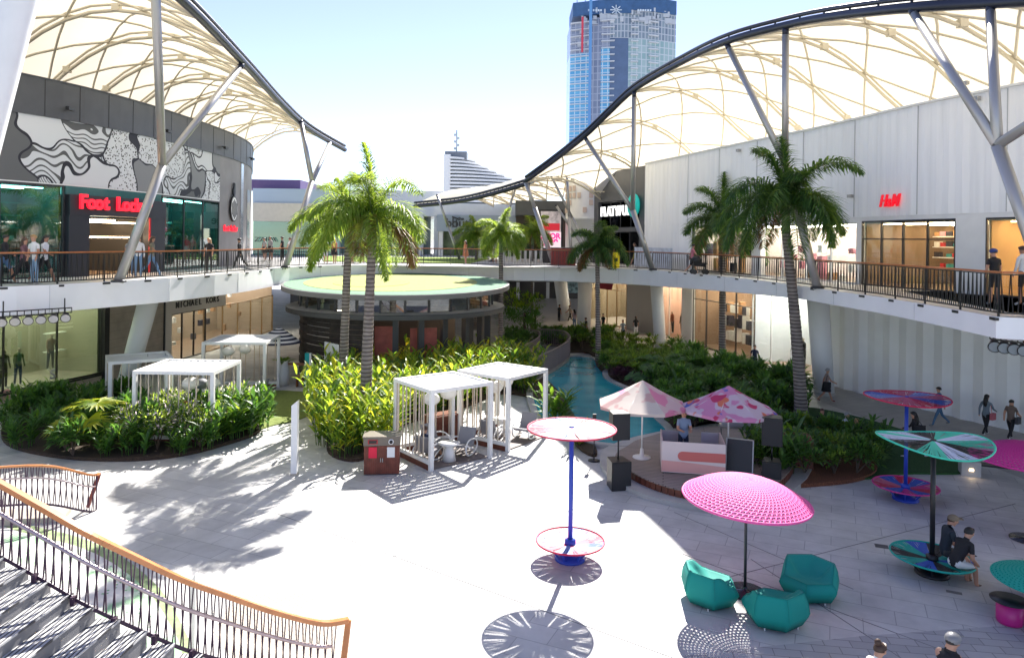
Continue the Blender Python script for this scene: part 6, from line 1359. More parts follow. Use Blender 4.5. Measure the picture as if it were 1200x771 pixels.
def crochet(label, base, Rr, zr, H_, m_, tilt=(0, 0), ph=0, polem=DARK):
    t = thing('crochet_parasol', label, 'parasol', (*base, 0), 0, 'crochet parasols')
    MB().tube([(0, 0, 0), (0, 0, zr + H_ - .05)], .032, 12).build('pole', polem, t, False); MB().lathe([(.01, 0), (.42, 0), (.42, .025), (.06, .05), (.04, .12)], 32).build('base_plate', mat('polished_dark', (.06, .06, .07), .18, .6), t, False)
    m = MB(); m.sm = True; lattice(m, Rr, H_, 20, 72); nv = len(m.v)
    m2 = [(x, y, z + zr + tilt[0] * x + tilt[1] * y) for x, y, z in m.v]; m.v = m2; c = m.build('canopy', m_, t, False); sd = c.modifiers.new('thick', 'SOLIDIFY'); sd.thickness = .018
    m = MB(); pts = [(Rr * math.cos(2 * math.pi * k / 60), Rr * math.sin(2 * math.pi * k / 60), zr + tilt[0] * Rr * math.cos(2 * math.pi * k / 60) + tilt[1] * Rr * math.sin(2 * math.pi * k / 60)) for k in range(61)]; m.tube(pts, .028, 6, False); m.build('rim', m_, c, False)
    m = MB()
    for k in range(10): a = 2 * math.pi * k / 10; m.tube([(Rr * f_ * math.cos(a), Rr * f_ * math.sin(a), zr + H_ * (1 - f_ ** 2.2) - .03 + tilt[0] * Rr * f_ * math.cos(a) + tilt[1] * Rr * f_ * math.sin(a)) for f_ in (.02, .3, .6, .85, 1)], .012, 5, False)
    m.build('ribs', m_, c, False); return t
PK1 = mat('pink_crochet', (.80, .10, .36), .6); PK2 = mat('magenta_crochet', (.62, .035, .28), .6); TL1 = mat('teal_crochet', (.0, .36, .30), .6)
crochet('pink crochet parasol above the three teal armchairs', G(873, 693), 1.33, 2.0, .42, PK1, (-.05, .02))
crochet('magenta crochet parasol partly cut at the right side in the shade', G(1205, 632), 1.32, 2.05, .40, PK2, (-.02, 0))
# teal topped table and magenta stools at the right edge
tb = G(1226, 728); t = thing('drum_table', 'magenta pedestal table with round teal crochet top cut by the right edge', 'table', (*tb, 0)); MB().lathe([(.01, 0), (.34, 0), (.26, .35), (.30, .72), (.01, .72)], 28).build('pedestal', mat('magenta_plastic', (.55, .02, .22), .35), t, False)
m = MB(); lattice(m, .95, .14, 14, 56); m.v = [(x, y, z + .80) for x, y, z in m.v]; o = m.build('table_top', TL1, t, False); o.modifiers.new('thick', 'SOLIDIFY').thickness = .02; MB().lathe([(.01, .76), (.9, .78), (.01, .79)], 32).build('under_plate', TL1, t, False)
stp = thing('drum_stool', 'x', 'stool', (0, 0, 0), 0, 'magenta drum stools'); MB().lathe([(.01, 0), (.22, .0), (.235, .05), (.235, .40), (.01, .42)], 28).build('drum', MC['magenta_plastic'], stp, False); MB().lathe([(.01, .42), (.34, .44), (.35, .46), (.01, .455)], 32).build('seat_disc', BLACK, stp, False)
sp = Proto(stp); sp.put(G(1183, 729), 0, 'magenta drum stool with wide black disc seat, left of the teal topped table'); sp.put(G(1215, 700), 0, 'magenta drum stool behind the teal topped table'); sp.put(G(1250, 760), 0, 'magenta drum stool in front of the teal topped table')
# ================================================================== TEAL ARMCHAIRS
def tub():
    t = thing('teal_armchair', 'x', 'armchair', (0, 0, 0), 0, 'teal faceted armchairs'); K = 36; m = MB(); m.sm = True
    def foot(a, s_): # rounded hexagon outline
        h = 6; ang = ((a + math.pi / 6) % (2 * math.pi / h)) - math.pi / h; r = .5 * (.90 / math.cos(ang) * .96 + .06); return Vector((r * s_ * math.cos(a) * 1.04, r * s_ * math.sin(a) * .96))
    def top(a): # back at +y high, front low
        b = math.sin(a); t_ = max(0, min(1, (b + .62) / .95)); return .40 + .22 * t_ * t_ * (3 - 2 * t_)
    rings = []
    def ring(f_): rings.append(m.add(*[f_(2 * math.pi * k / K) for k in range(K)]))
    ring(lambda a: (*foot(a, .80), .07)); ring(lambda a: (*foot(a, .84), .05)); ring(lambda a: (*foot(a, 1.03), .22)); ring(lambda a: (*foot(a, 1.06), .27)); ring(lambda a: (*foot(a, 1.0), .25 + (top(a) - .25) * .6)); ring(lambda a: (*foot(a, .90), top(a) - .02)); ring(lambda a: (*foot(a, .86), top(a)))
    ring(lambda a: (*foot(a, .80), top(a) - .01)); ring(lambda a: (*(foot(a, .62) + Vector((0, -.03))), .40 + (top(a) - .44) * .55 )); ring(lambda a: (*(foot(a, .40) + Vector((0, -.05))), .36 + (top(a) - .44) * .12)); ring(lambda a: (*(foot(a, .15) + Vector((0, -.06))), .35))
    for a, b in zip(rings, rings[1:]):
        for k in range(K): m.face(a + k, a + (k + 1) % K, b + (k + 1) % K, b + k)
    m.face(*[rings[-1] + k for k in range(K)]); m.face(*[rings[0] + k for k in reversed(range(K))])
    m.build('shell', mat('teal_fabric', (.0, .29, .24), .75, bump=.25, bs=120), t, False)
    m = MB(); m.tube([(*foot(2 * math.pi * k / 72, .885), top(2 * math.pi * k / 72) + .002) for k in range(73)], .006, 5, False)
    for a in [math.pi / 6 + k * math.pi / 3 for k in range(6)]: m.tube([(*foot(a, 1.065), .27), (*foot(a, 1.005), .25 + (top(a) - .25) * .6), (*foot(a, .895), top(a))], .004, 4, False)
    m.build('piping', mat('dark_teal_piping', (.0, .24, .20), .8), t, False)
    for x, y in ((-.3, -.25), (.3, -.25), (-.3, .25), (.3, .25)): MB().tube([(x, y, 0), (x, y, .1)], .015, 8).build('leg', WHITE, t, False)
    return t
tc_ = Proto(tub()); tgt = Vector(G(873, 690))
for px_, py_, ly, rz_ in ((831, 704, 'teal faceted armchair left of the pink parasol pole, half in the sun', R(112)), (908, 729, 'teal faceted armchair nearest the viewer, seen from behind', R(185)), (948, 698, 'teal faceted armchair right of the pink parasol pole with its bowl seat visible', R(-28))):
    tc_.put(G(px_, py_), rz_, ly, None, 1.12)
# ================================================================== STAIR, NEAR BALUSTRADES
zz = [(0, 10.0, 4.05), (54, 10.0, 3.7), (107.5, 10.0, 3.35), (161, 10.2, 2.95), (215, 10.5, 2.5), (269, 11.0, 2.04), (322.6, 11.5, 1.55), (376, 12.0, 1.12), (408.6, 12.2, 1.08)]
pys = [566.6, 597, 627.5, 654, 679.5, 699, 717, 729.7, 726]
top_ = []
for (px_, d_, z_), py_ in zip(zz, pys): x, y, z = D(px_, py_, d_); top_.append((x, y, z))
top_ = [(top_[0][0] - .9, 9.9, top_[0][2] + .55)] + top_
top_ = smooth(top_, 8)
HR = mat('orange_lacquer_rail', (.60, .24, .09), .22, var=.12, vs=3); PUR = mat('plum_black_bar', (.05, .022, .05), .45); MID = mat('brushed_pink_steel', (.45, .36, .38), .3, .6)
bl = thing('stair_balustrade', 'near curved stair balustrade with thick orange handrail and dark crossing bars', 'railing', (top_[30][0], top_[30][1], 2.0))
m = MB()
for a, b in zip(top_, top_[1:]): m.bar(a, b, .10, .07)
m.build('handrail', HR, bl)
T3 = [Vector(p) for p in top_]; hgt = 1.02
def basept(i): p = T3[i]; return Vector((p.x, p.y, p.z - hgt))
LL = [0]
for a, b in zip(T3, T3[1:]): LL.append(LL[-1] + (b - a).length)
def onrail(s):
    k = 0
    while k < len(LL) - 2 and LL[k + 1] < s: k += 1
    return T3[k].lerp(T3[k + 1], (s - LL[k]) / (LL[k + 1] - LL[k]))
Send = LL[-1] - .25
m = MB(); P = [onrail(Send * k / 40) for k in range(41)]
m.tube([p + Vector((.0, -.09, -.34)) for p in P], .028, 8); m.build('lower_handrail', MID, bl)
m = MB()
for a, b in zip(P, P[1:]): m.bar(a - Vector((0, 0, hgt - .03)), b - Vector((0, 0, hgt - .03)), .02, .05)
m.build('bottom_rail', PUR, bl); m = MB(); k = 0; s = 0
while s < Send:
    p, q = onrail(s), onrail(min(LL[-1], s + .075)); m.bar(p - Vector((0, 0, .04)), onrail(min(s + .05, Send)) - Vector((0, 0, hgt - .04)), .016, .016); m.bar(q - Vector((0, 0, .04)), onrail(max(0, s + .0)) - Vector((0, .0, hgt - .04)), .016, .016)
    bq = onrail(s) - Vector((0, 0, hgt - .04)); m.bar(bq, onrail(min(s + .05, Send)) - Vector((0, 0, hgt - .04)), .016, .016); s += .135
m.build('crossing_bars', PUR, bl)
e = T3[-1]; m = MB(); m.bar(e, (e.x - .10, e.y - .1, max(.0, e.z - 1.06)), .10, .05); m.build('end_post', HR, bl)
s = .4
while s < Send: p = onrail(s) - Vector((0, .02, hgt)); MB().box(p.x, p.y, p.z - .05, .06, .08, .12).build('fixing_bracket', PUR, bl); s += .62
# steps
st = thing('stone_stair', 'pale stone stair with striped treads descending behind the near balustrade', 'stairs', (-4.5, 8.5, 0)); treadm = bpy.data.materials.new('striped_tread'); treadm.use_nodes = True
n = treadm.node_tree.nodes; l = treadm.node_tree.links; b = n['Principled BSDF']; b.inputs['Roughness'].default_value = .6; tc = n.new('ShaderNodeTexCoord'); wv = n.new('ShaderNodeTexWave'); wv.inputs['Scale'].default_value = 5.2; wv.bands_direction = 'X'; l.new(tc.outputs['Object'], wv.inputs[0])
r = n.new('ShaderNodeValToRGB'); r.color_ramp.elements[0].position = .28; r.color_ramp.elements[0].color = (.05, .05, .055, 1); r.color_ramp.elements[1].position = .4; r.color_ramp.elements[1].color = (.50, .50, .50, 1); l.new(wv.outputs[0], r.inputs[0]); l.new(r.outputs[0], b.inputs['Base Color'])
nst = 18; x0, x1 = T3[0].x - .6, onrail(Send).x
def railx(x):
    best = min(range(len(T3)), key=lambda i: abs(T3[i].x - x)); return T3[best]
stepw = (x1 - x0) / nst; tr, rs = MB(), MB()
riserm = mat('grey_riser', (.19, .19, .20), .6, var=.1)
for k in range(nst):
    xa, xb = x0 + k * stepw, x0 + (k + 1) * stepw; ra, rb_ = railx(xa), railx(xb); z = max(.02, min(3.3, (ra.z + rb_.z) / 2 - hgt - .06)); yb = (ra.y + rb_.y) / 2 + .05
    zl = -.02
    m = MB(); sk_ = -.10
    yf = 5.2; dxs = (yb - yf) * .08
    m.hexa([(xa - dxs, yf, zl), (xb - dxs, yf, zl), (xb, yb, zl), (xa, yb, zl)], [(xa - dxs, yf, z), (xb - dxs, yf, z), (xb, yb, z), (xa, yb, z)]); stp_o = m.build('step', riserm, st)
    m = MB(); m.hexa([(xa - dxs - .01, yf, z + .002), (xb - dxs + .015, yf, z + .002), (xb + .015, yb, z + .002), (xa - .01, yb, z + .002)], [(xa - dxs - .01, yf, z + .03), (xb - dxs + .015, yf, z + .03), (xb + .015, yb, z + .03), (xa - .01, yb, z + .03)]); m.build('tread', treadm, stp_o)
# second balustrade, behind
q2 = [(-15.6, 18.2, 1.55), (-14.2, 18.6, 1.42), (*D(50, 545.5, 18.9)[:2], D(50, 545.5, 18.9)[2]), D(104, 556, 19.5), D(116.5, 554.8, 19.9)]
q2 = smooth(q2, 5); b2 = thing('stair_balustrade', 'smaller far stair balustrade with orange handrail at the left edge beyond the near one', 'railing', (-13, 19, 0)); m = MB()
for a, b in zip(q2, q2[1:]): m.bar(a, b, .07, .05)
m.build('handrail', HR, b2); m = MB(); m2 = MB(); V2 = [Vector(p) for p in q2]; P2 = Path([(p.x, p.y) for p in V2], (0, 0))
def z2(t):
    k = 0
    while k < len(P2.L) - 2 and P2.L[k + 1] < t: k += 1
    f_ = (t - P2.L[k]) / (P2.L[k + 1] - P2.L[k]); return V2[k].lerp(V2[k + 1], f_)
t_ = 0
while t_ < P2.len - .15:
    p, q = z2(t_), z2(min(P2.len, t_ + .07)); m.bar(p, (q.x, q.y, q.z - 1.0), .018); m.bar(q, (p.x, p.y, p.z - 1.0), .018); t_ += .13
m.build('crossing_bars', PUR, b2); P_ = [z2(P2.len * k / 20) for k in range(21)]
m = MB(); m.tube([p + Vector((0, -.06, -.3)) for p in P_], .022, 6); m.build('lower_handrail', MID, b2); m = MB()
for a, b in zip(P_, P_[1:]): m.bar(a - Vector((0, 0, 1.0)), b - Vector((0, 0, 1.0)), .03, .05)
m.build('bottom_rail', PUR, b2); e = V2[-1]; MB().bar(e, (e.x - .25, e.y - .1, .05), .09, .05).build('end_post', mat('rust_post', (.25, .06, .04), .4), b2)
t = thing('low_stone_wall', 'low pale stone wall end below the far stair balustrade', 'wall', (-13.5, 18.4, 0)); m = MB(); m.hexa([(-17, 17.4, 0), (-11.6, 18.9, 0), (-11.8, 19.6, 0), (-17, 18.1, 0)], [(-17, 17.4, .42), (-11.6, 18.9, .12), (-11.8, 19.6, .12), (-17, 18.1, .42)]); m.build('wall_body', BEIGE, t)
# ================================================================== LIGHT RIGS, CONCRETE BLOCK, DRAIN
def rig(label, p, q, n_, rz):
    p, q = Vector(p), Vector(q); t = thing('light_rig', label, 'light rig', tuple((p + q) / 2), 0, 'spotlight rigs under the walkway'); m = MB(); m.bar(p, q, .04); m.bar(p + Vector((0, 0, .16)), q + Vector((0, 0, .16)), .04)
    for k in range(n_ * 2): a = p.lerp(q, k / (n_ * 2 - 1)); m.bar(a, a + Vector((0, 0, .16 if k % 2 else .16)), .02)
    for a in (p.lerp(q, .1), p.lerp(q, .9)): m.bar(a, a + Vector((0, 0, .5)), .03)
    m.build('truss', BLACK, t); dn = Vector((math.cos(rz), math.sin(rz), -.35)).normalized()
    for k in range(n_):
        c = p.lerp(q, (k + .5) / n_) - Vector((0, 0, .14)); s_ = MB().tube([c - dn * .14, c + dn * .08, c + dn * .12], [.10, .14, .16], 16).build('lamp_housing', BLACK, t); MB().tube([c + dn * .121, c + dn * .125], .135, 16).build('lens', mat('lamp_lens', (.35, .36, .38), .15, .3), s_)
rig('row of six round black spotlights under the left walkway edge', D(-6, 372, 23), D(84, 366, 25), 6, R(-60)); rig('row of four black spotlights under the corner of the right walkway', D(1160, 397, 18.6), D(1206, 403, 18.0), 4, R(-120))
t = thing('concrete_block_light', 'small concrete block with a lit recess at the corner of the dark green lawn', 'bollard', (*G(1136, 556), 0), R(-20)); MB().box(0, 0, 0, .55, .5, .48).build('block', CONC, t, False); MB().box(0, -.255, .2, .1, .02, .05).build('lamp', WARM, t, False); MB().box(.7, .2, .3, .9, .35, .06).build('bench_board', BLACK, t, False)
t = MB(); g = G(1033, 640); t.box(g[0], g[1], .004, .30, .22, .006, R(-20)); tag(t.build('drain_cover', mat('drain_grey', (.09, .09, .095), .5)), 'small dark square drain cover on the shaded paving', 'drain')
g = G(1118, 694); t = MB(); t.box(g[0], g[1], .004, .3, .12, .004, R(-25)); tag(t.build('drain_cover', mat('worn_metal', (.2, .2, .2), .4)), 'small worn floor plate near the sandalled feet of the seated man', 'drain')
# yellow floor sign and barrier, terrace boxes
a = D(722, 306, 47.5); t = thing('yellow_sign_board', 'yellow A-frame board outside the charcoal shop', 'sign', (a[0], a[1], ZF)); YL = mat('yellow_board', (.75, .60, .01), .5, emit=.15); m = MB(); m.hexa([(-.2, -.2, 0), (.2, -.2, 0), (.2, -.15, 0), (-.2, -.15, 0)], [(-.2, -.03, 1.0), (.2, -.03, 1.0), (.2, .02, 1.0), (-.2, .02, 1.0)]); m.build('front_board', YL, t, False); MB().box(0, .22, 0, .4, .04, .9).build('rear_board', YL, t, False)
MB().box(0, -.17, .4, .16, .03, .25).build('black_mark', BLACK, t, False)
for i, (px_, w_, h_, m_, lb_) in enumerate(((660, 1.7, 1.2, mat('red_brown_box', (.25, .03, .02), .5), 'red brown terrace planter box left of the far dark palm'), (626, 5.0, .9, WHITE, 'long white folded market barrier in front of the dark shop block'), (648, 1.6, 1.1, BLACK, 'black square box below the sale poster'))):
    a = D(px_, 305, [51, 58, 56][i]); t = thing('terrace_box', lb_, 'box', (a[0], a[1], ZF)); m = MB()
    if i == 1:
        for k in range(12): m.hexa([(-2.5 + k * .42, -.1, 0), (-2.3 + k * .42, .1, 0), (-2.3 + k * .42, .14, 0), (-2.5 + k * .42, -.06, 0)], [(-2.5 + k * .42, -.1, h_), (-2.3 + k * .42, .1, h_), (-2.3 + k * .42, .14, h_), (-2.5 + k * .42, -.06, h_)])
        m.build('folded_panels', m_, t, False)
    else: m.box(0, 0, 0, w_, .7, h_); m.build('body', m_, t, False); MB().box(0, 0, h_, w_ + .05, .75, .05).build('top_board', DARK, t, False)
t = thing('glass_screen', 'low frosted glass screen on the walkway before the white wall', 'screen', tuple(WR.at(WR.px(790, 305), 1.2)) + (ZF,)); m = MB()
ta, tb_ = WR.px(762, 305), WR.px(808, 305); WR.slab(m, ta, tb_, ZF + .05, ZF + 1.35, 1.2, .03); m.build('frosted_panel', mat('frosted', (.55, .6, .7), .3, var=.2, vs=3), t)
# garden path lights of the left building lower: digital kiosk, wall box
a = WD.at(WD.px(158, 400), .05); t = thing('wall_box', 'small black box on the beige stone wall beside the slanted column', 'box', (a.x, a.y, 2.45)); MB().box(a.x, a.y, 2.45, .22, .16, .32, R(75)).build('housing', BLACK, t)
for k in range(3):
    u_ = MB(); p = WD.at(WD.px(50 + k * 2, 440), .06)
gm = mat('window_decal_red', (.75, .12, .08), .6); p0_ = WD.px(48, 450); 
def decal(s, pxc, pyc, size, m_): 
    t = WD.px(pxc, pyc); p = WD.at(t, .14); nv = WD.nrm(t); text('window_lettering', s, (p.x, p.y, D(pxc, pyc, p.y)[2]), math.atan2(nv.y, nv.x) + R(90), size, m_, ll, .005, .02)
decal('S', 59, 439, .62, mat('window_decal_grey', (.4, .42, .42), .6)); decal('S', 5, 463, .62, mat('window_decal_pink', (.6, .3, .3), .6))
# ================================================================== PEOPLE
HM = {'black': mat('hair_black', (.012, .010, .010), .5), 'brown': mat('hair_brown', (.055, .026, .014), .5), 'blond': mat('hair_blond', (.42, .25, .10), .5), 'ginger': mat('hair_ginger', (.34, .09, .025), .5), 'grey': mat('hair_grey', (.3, .3, .3), .6)}
def cl(c): return mat('cloth_' + '_'.join('%02d' % int(x * 99) for x in c), c, .8, bump=.3, bs=25)
def person(label, loc, face, h=1.72, pose='stand', shirt=(.02, .02, .025), pants=(.02, .02, .03), legs='long', sleeves='short', hair='black', hairlen='short', skin=SKIN, shoe=(.5, .5, .5), seed=0, fine=False, arms=None, name='person', cat='person', group=None, build=1.0, skirt=False, lean=None, seat=None):
    rnd = random.Random(seed * 7 + 3); k = h / 1.75
    D3 = lambda a, s=0.0: Vector((s, math.sin(a), -math.cos(a)))
    Z = 0.0; cfg = dict(stand=(R(2), R(-2), R(2), R(4), R(3)), walk=(R(26), R(-20), R(8), R(26), R(4)), sit=(R(84), R(80), R(82), R(74), R(8)), recline=(R(72), R(76), R(40), R(50), R(-35)))[pose]
    ha, hb, ka, kb, ln = cfg; ln = ln if lean is None else lean
    pel = Vector((0, 0, 0)); up = Vector((0, math.sin(ln), math.cos(ln))); waist = pel + up * .14; chest = pel + up * .34; neck = pel + up * .52; hb_ = neck + Vector((0, math.sin(ln * .6) * .06 + .01, .07)); hd = hb_ + Vector((0, .02, .085)); ht_ = hd + Vector((0, .005, .085))
    if fine and pose == 'sit' : hd = hb_ + Vector((0, .06, .07)); ht_ = hd + Vector((0, .03, .08))
    V = []; E_ = []; Rd = []; Bone = []
    def add(p, r, par=None): V.append(p * k); Rd.append(r * k * build if not isinstance(r, tuple) else tuple(q * k * build for q in r)); i = len(V) - 1; (E_.append((par, i)) if par is not None else None); return i
    ip = add(pel, (.135, .115)); iw = add(waist, (.125, .10), ip); ic = add(chest, (.155, .115), iw); iu = add(pel + up * .45, (.12, .09), ic); inn_ = add(neck, .052, iu); ih0 = add(hb_, .062, inn_); ih1 = add(hd, .092, ih0); ih2 = add(ht_, .072, ih1)
    segs = [('torso', pel, waist, .14), ('torso', waist, pel + up * .47, .15), ('skin', neck, ht_, .09)]
    arms = arms or dict(stand=((R(6), R(14)), (R(-2), R(18))), walk=((R(-24), R(12)), (R(26), R(38))), sit=((R(20), R(50)), (R(16), R(54))), recline=((R(20), R(60)), (R(20), R(50))))[pose]
    hands = []
    for sx, (a1, a2) in ((-1, arms[0]), (1, arms[1])):
        sh = pel + up * .455 + Vector((sx * .165, 0, 0)); el = sh + D3(a1 + ln * .5, sx * .16).normalized() * .28; wr = el + D3(a1 + ln * .5 + a2, -sx * (.06 if a2 < 1 else .30)).normalized() * .25; hn = wr + (wr - el).normalized() * .07
        a = add(sh, .058, iu); b = add(el, .042, a); c = add(wr, .030, b); d = add(hn, (.036, .022), c); hands.append((wr, hn)); segs += [('sleeve', sh, el, .06), ('fore', el, wr, .045), ('skin', wr, hn + (hn - wr), .04)]
    for sx, a1, kk in ((-1, ha, ka), (1, hb, kb)):
        hp = pel + Vector((sx * .088, 0, -.04)); kn = hp + D3(a1, sx * .05).normalized() * .42; an = kn + D3(a1 - kk, 0).normalized() * .41; toe = an + Vector((sx * .02, .15, -.045)) ; hl = an + Vector((0, -.035, -.05))
        a = add(hp, .088, ip); b = add(kn, .058, a); c = add(an, .040, b); d = add(toe, (.038, .026), c); segs += [('thigh', hp, kn, .09), ('shin', kn, an, .06), ('shoe', an - Vector((0, 0, .02)), toe, .05)]
    me = bpy.data.meshes.new('tmp'); bm = bmesh.new(); ly = bm.verts.layers.skin.verify(); vs_ = [bm.verts.new(v) for v in V]
    for a, b in E_: bm.edges.new((vs_[a], vs_[b]))
    for v, r in zip(vs_, Rd): v[ly].radius = r if isinstance(r, tuple) else (r, r)
    vs_[0][ly].use_root = True; bm.to_mesh(me); bm.free(); ob = bpy.data.objects.new('tmp', me); C.objects.link(ob); sm = ob.modifiers.new('s', 'SKIN'); sm.use_smooth_shade = True; ss = ob.modifiers.new('u', 'SUBSURF'); ss.levels = 2 if fine else 1; ss.render_levels = ss.levels
    dg = bpy.context.evaluated_depsgraph_get(); nm_ = bpy.data.meshes.new_from_object(ob.evaluated_get(dg)); bpy.data.objects.remove(ob)
    vv = [v.co.copy() for v in nm_.vertices]; ff = [tuple(p.vertices) for p in nm_.polygons]; bpy.data.meshes.remove(nm_)
    m = MB(); m.sm = True; m.v = [tuple(v) for v in vv]; zmin = min(v.z for v in vv)
    cut = .55
    for f_ in ff:
        c = sum((vv[i] for i in f_), Vector()) / len(f_); best = None
        for typ, a, b, r in segs:
            a, b = a * k, b * k; ab = b - a; u_ = max(0, min(1, (c - a).dot(ab) / ab.length_squared)); d_ = (c - a - ab * u_).length - r * k * .8
            if best is None or d_ < best[0]: best = (d_, typ, u_)
        typ, u_ = best[1], best[2]
        mi = {'torso': 1, 'skin': 0, 'sleeve': 1 if (sleeves == 'long' or (sleeves == 'short' and u_ < .62)) else 0, 'fore': 1 if sleeves == 'long' else 0, 'thigh': 2 if (legs != 'bare' and not (legs == 'short' and u_ > .82)) else 0, 'shin': 2 if legs == 'long' else 0, 'shoe': 3}[typ]
        m.mi = mi; m.face(*f_)
    m.sm = True
    if skirt:
        m.mi = 2; zt = waist.z * k; m.lathe([(.14 * k, zt - .02), (.19 * k, zt - .2 * k), (.23 * k, zt - .48 * k)], 14)
    if fine:     # fingers and face
        for wr, hn in hands:
            d_ = (hn - wr).normalized(); s_ = d_.cross(Vector((0, 0, 1))).normalized(); n_ = s_.cross(d_)
            m.mi = 0
            for j, (o, L_) in enumerate(((-.026, .055), (-.009, .068), (.009, .064), (.025, .05))):
                b0 = (hn + s_ * o) * k; m.tube([b0, b0 + d_ * L_ * .5 * k - n_ * .006, b0 + d_ * L_ * .85 * k - n_ * .03], [.009, .0085, .006], 6)
            b0 = (wr.lerp(hn, .5) - s_ * .03) * k; m.tube([b0, b0 - s_ * .03 + d_ * .02, b0 - s_ * .035 + d_ * .05], [.011, .009, .007], 6)
    rz_ = face; zoff = -zmin
    z0 = loc[2] if len(loc) == 3 else 0
    if seat is not None: zoff = seat + .11 * k
    root = m.build(name, [skin, cl(shirt), cl(pants), cl(shoe)], None); root.location = (loc[0], loc[1], z0 + zoff); root.rotation_euler = (0, 0, rz_); tag(root, label, cat, group)
    hc = hd * k
    if hair:
        hb2 = MB(); hb2.sm = True; r = .104 * k; K = 14
        rg = []
        for i in range(6):
            th_ = math.pi * .56 * i / 5; q = max(math.sin(th_), .001); rg.append(hb2.add(*[(hc.x + r * .9 * q * math.cos(2 * math.pi * j / K), hc.y - .018 + r * 1.08 * q * math.sin(2 * math.pi * j / K), hc.z + .02 + r * 1.05 * math.cos(th_) + (.055 * max(0, math.sin(2 * math.pi * j / K)) if i > 3 else 0)) for j in range(K)]))
        for i in range(5):
            for j in range(K): hb2.face(rg[i] + j, rg[i] + (j + 1) % K, rg[i + 1] + (j + 1) % K, rg[i + 1] + j)
        if hairlen == 'long': hb2.tube([(hc.x, hc.y - .06, hc.z + .03), (hc.x, hc.y - .10, hc.z - .12), (hc.x, hc.y - .11, hc.z - .28), (hc.x, hc.y - .10, hc.z - .38)], [.07, .085, .075, .03], 10)
        if hairlen == 'bun': hb2.ball((hc.x, hc.y - .06, hc.z + .13), .055, 10)
        hb2.build('hair', HM[hair], root, False)
    if fine:
        for s_ in (-1, 1): MB().ball((hc.x + s_ * .032, hc.y + .083, hc.z + .012), .010, 8).build('eye', BLACK, root, False)
        MB().hexa([(hc.x - .014, hc.y + .08, hc.z - .032), (hc.x + .014, hc.y + .08, hc.z - .032), (hc.x + .012, hc.y + .115, hc.z - .03), (hc.x - .012, hc.y + .115, hc.z - .03)], [(hc.x - .006, hc.y + .082, hc.z + .01), (hc.x + .006, hc.y + .082, hc.z + .01), (hc.x + .004, hc.y + .092, hc.z + .01), (hc.x - .004, hc.y + .092, hc.z + .01)]).build('nose', skin, root, False)
        MB().box(hc.x, hc.y + .085, hc.z - .056, .042, .012, .010).build('mouth', mat('lips', (.4, .12, .1), .5), root, False)
        for s_ in (-1, 1): MB().ball((hc.x + s_ * .09 * k, hc.y, hc.z), .022, 8, (.4, 1, 1.3)).build('ear', skin, root, False)
    root['hz'] = hc.z
    return root, hc
def bag(root, x, y, z, m_, s_=(.12, .26, .28), nm='shoulder_bag'):
    o = MB(); o.box(x, y, z, *s_); o.bar((x, y - .08, z + s_[2]), (x * .6, 0, z + s_[2] + .35), .02); o = o.build(nm, m_, None, False); return o
W_, K_, NV = (.72, .72, .72), (.014, .014, .018), (.02, .03, .07)
def up_(px, py): return (*G(px, py, ZF), ZF)
DJ_, hc = person('man in a light blue short-sleeved shirt standing behind the painted booth', (*D(801, 500, 23.35)[:2], .37), R(180), 1.76, 'stand', (.24, .32, .46), (.02, .03, .06), 'long', 'short', 'brown', fine=True, arms=((R(20), R(70)), (R(20), R(70))), build=1.1)
m1, hc = person('man in black T-shirt and pale shorts bending over a phone, on the spinner seat', (*G(1119, 686), 0), R(-75), 1.8, 'sit', K_, (.62, .66, .68), 'short', 'short', 'black', skin=SKIN, shoe=(.12, .08, .05), fine=True, lean=R(34), seat=.43, seed=2, build=1.08, arms=((R(-22), R(58)), (R(-22), R(58))))
m2, hc2 = person('man in dark T-shirt and tan cap on the spinner seat behind the phone user', (*G(1107, 672), 0), R(-100), 1.82, 'sit', (.02, .03, .045), (.06, .06, .06), 'short', 'short', 'brown', skin=SKIN, fine=True, lean=R(10), seat=.43, seed=3, build=1.15, arms=((R(5), R(40)), (R(10), R(40))))
c = MB(); c.ball((hc2.x, hc2.y - .01, hc2.z + .06), .112, 14, (1, 1.08, .75)); c.box(hc2.x, hc2.y + .13, hc2.z + .05, .13, .12, .018); c.build('cap', mat('tan_cap', (.22, .17, .12), .8), m2, False)
MB().box(0, .50, .06, .07, .13, .012).build('phone', BLACK, m1, False)
# two diners at the bottom edge
g = D(1112, 771, 11.45); m3, hc3 = person('man with grey cap, sunglasses and black sleeveless top at the bottom edge', (g[0], 11.45, 0), R(-60), 1.78, 'sit', K_, K_, 'long', 'none', 'black', fine=True, lean=R(4), seat=.44, seed=4, build=1.1, arms=((R(50), R(100)), (R(30), R(60))))
c = MB(); c.ball((hc3.x, hc3.y, hc3.z + .055), .118, 16, (1, 1.1, .8)); c.box(hc3.x, hc3.y + .14, hc3.z + .06, .14, .10, .018); c.build('cap', mat('silver_cap', (.22, .22, .23), .4), m3, False); MB().box(hc3.x, hc3.y + .095, hc3.z + .012, .15, .02, .035).build('sunglasses', BLACK, m3, False)
g2 = D(1022, 775, 11.3); m4, hc4 = person('woman with dark hair bun and white top at the bottom edge', (g2[0], 11.3, 0), R(-70), 1.66, 'sit', W_, (.1, .15, .3), 'long', 'short', 'brown', 'bun', fine=True, seat=.44, seed=5, lean=R(12))
blue = mat('blue_seat', (.015, .06, .20), .6)
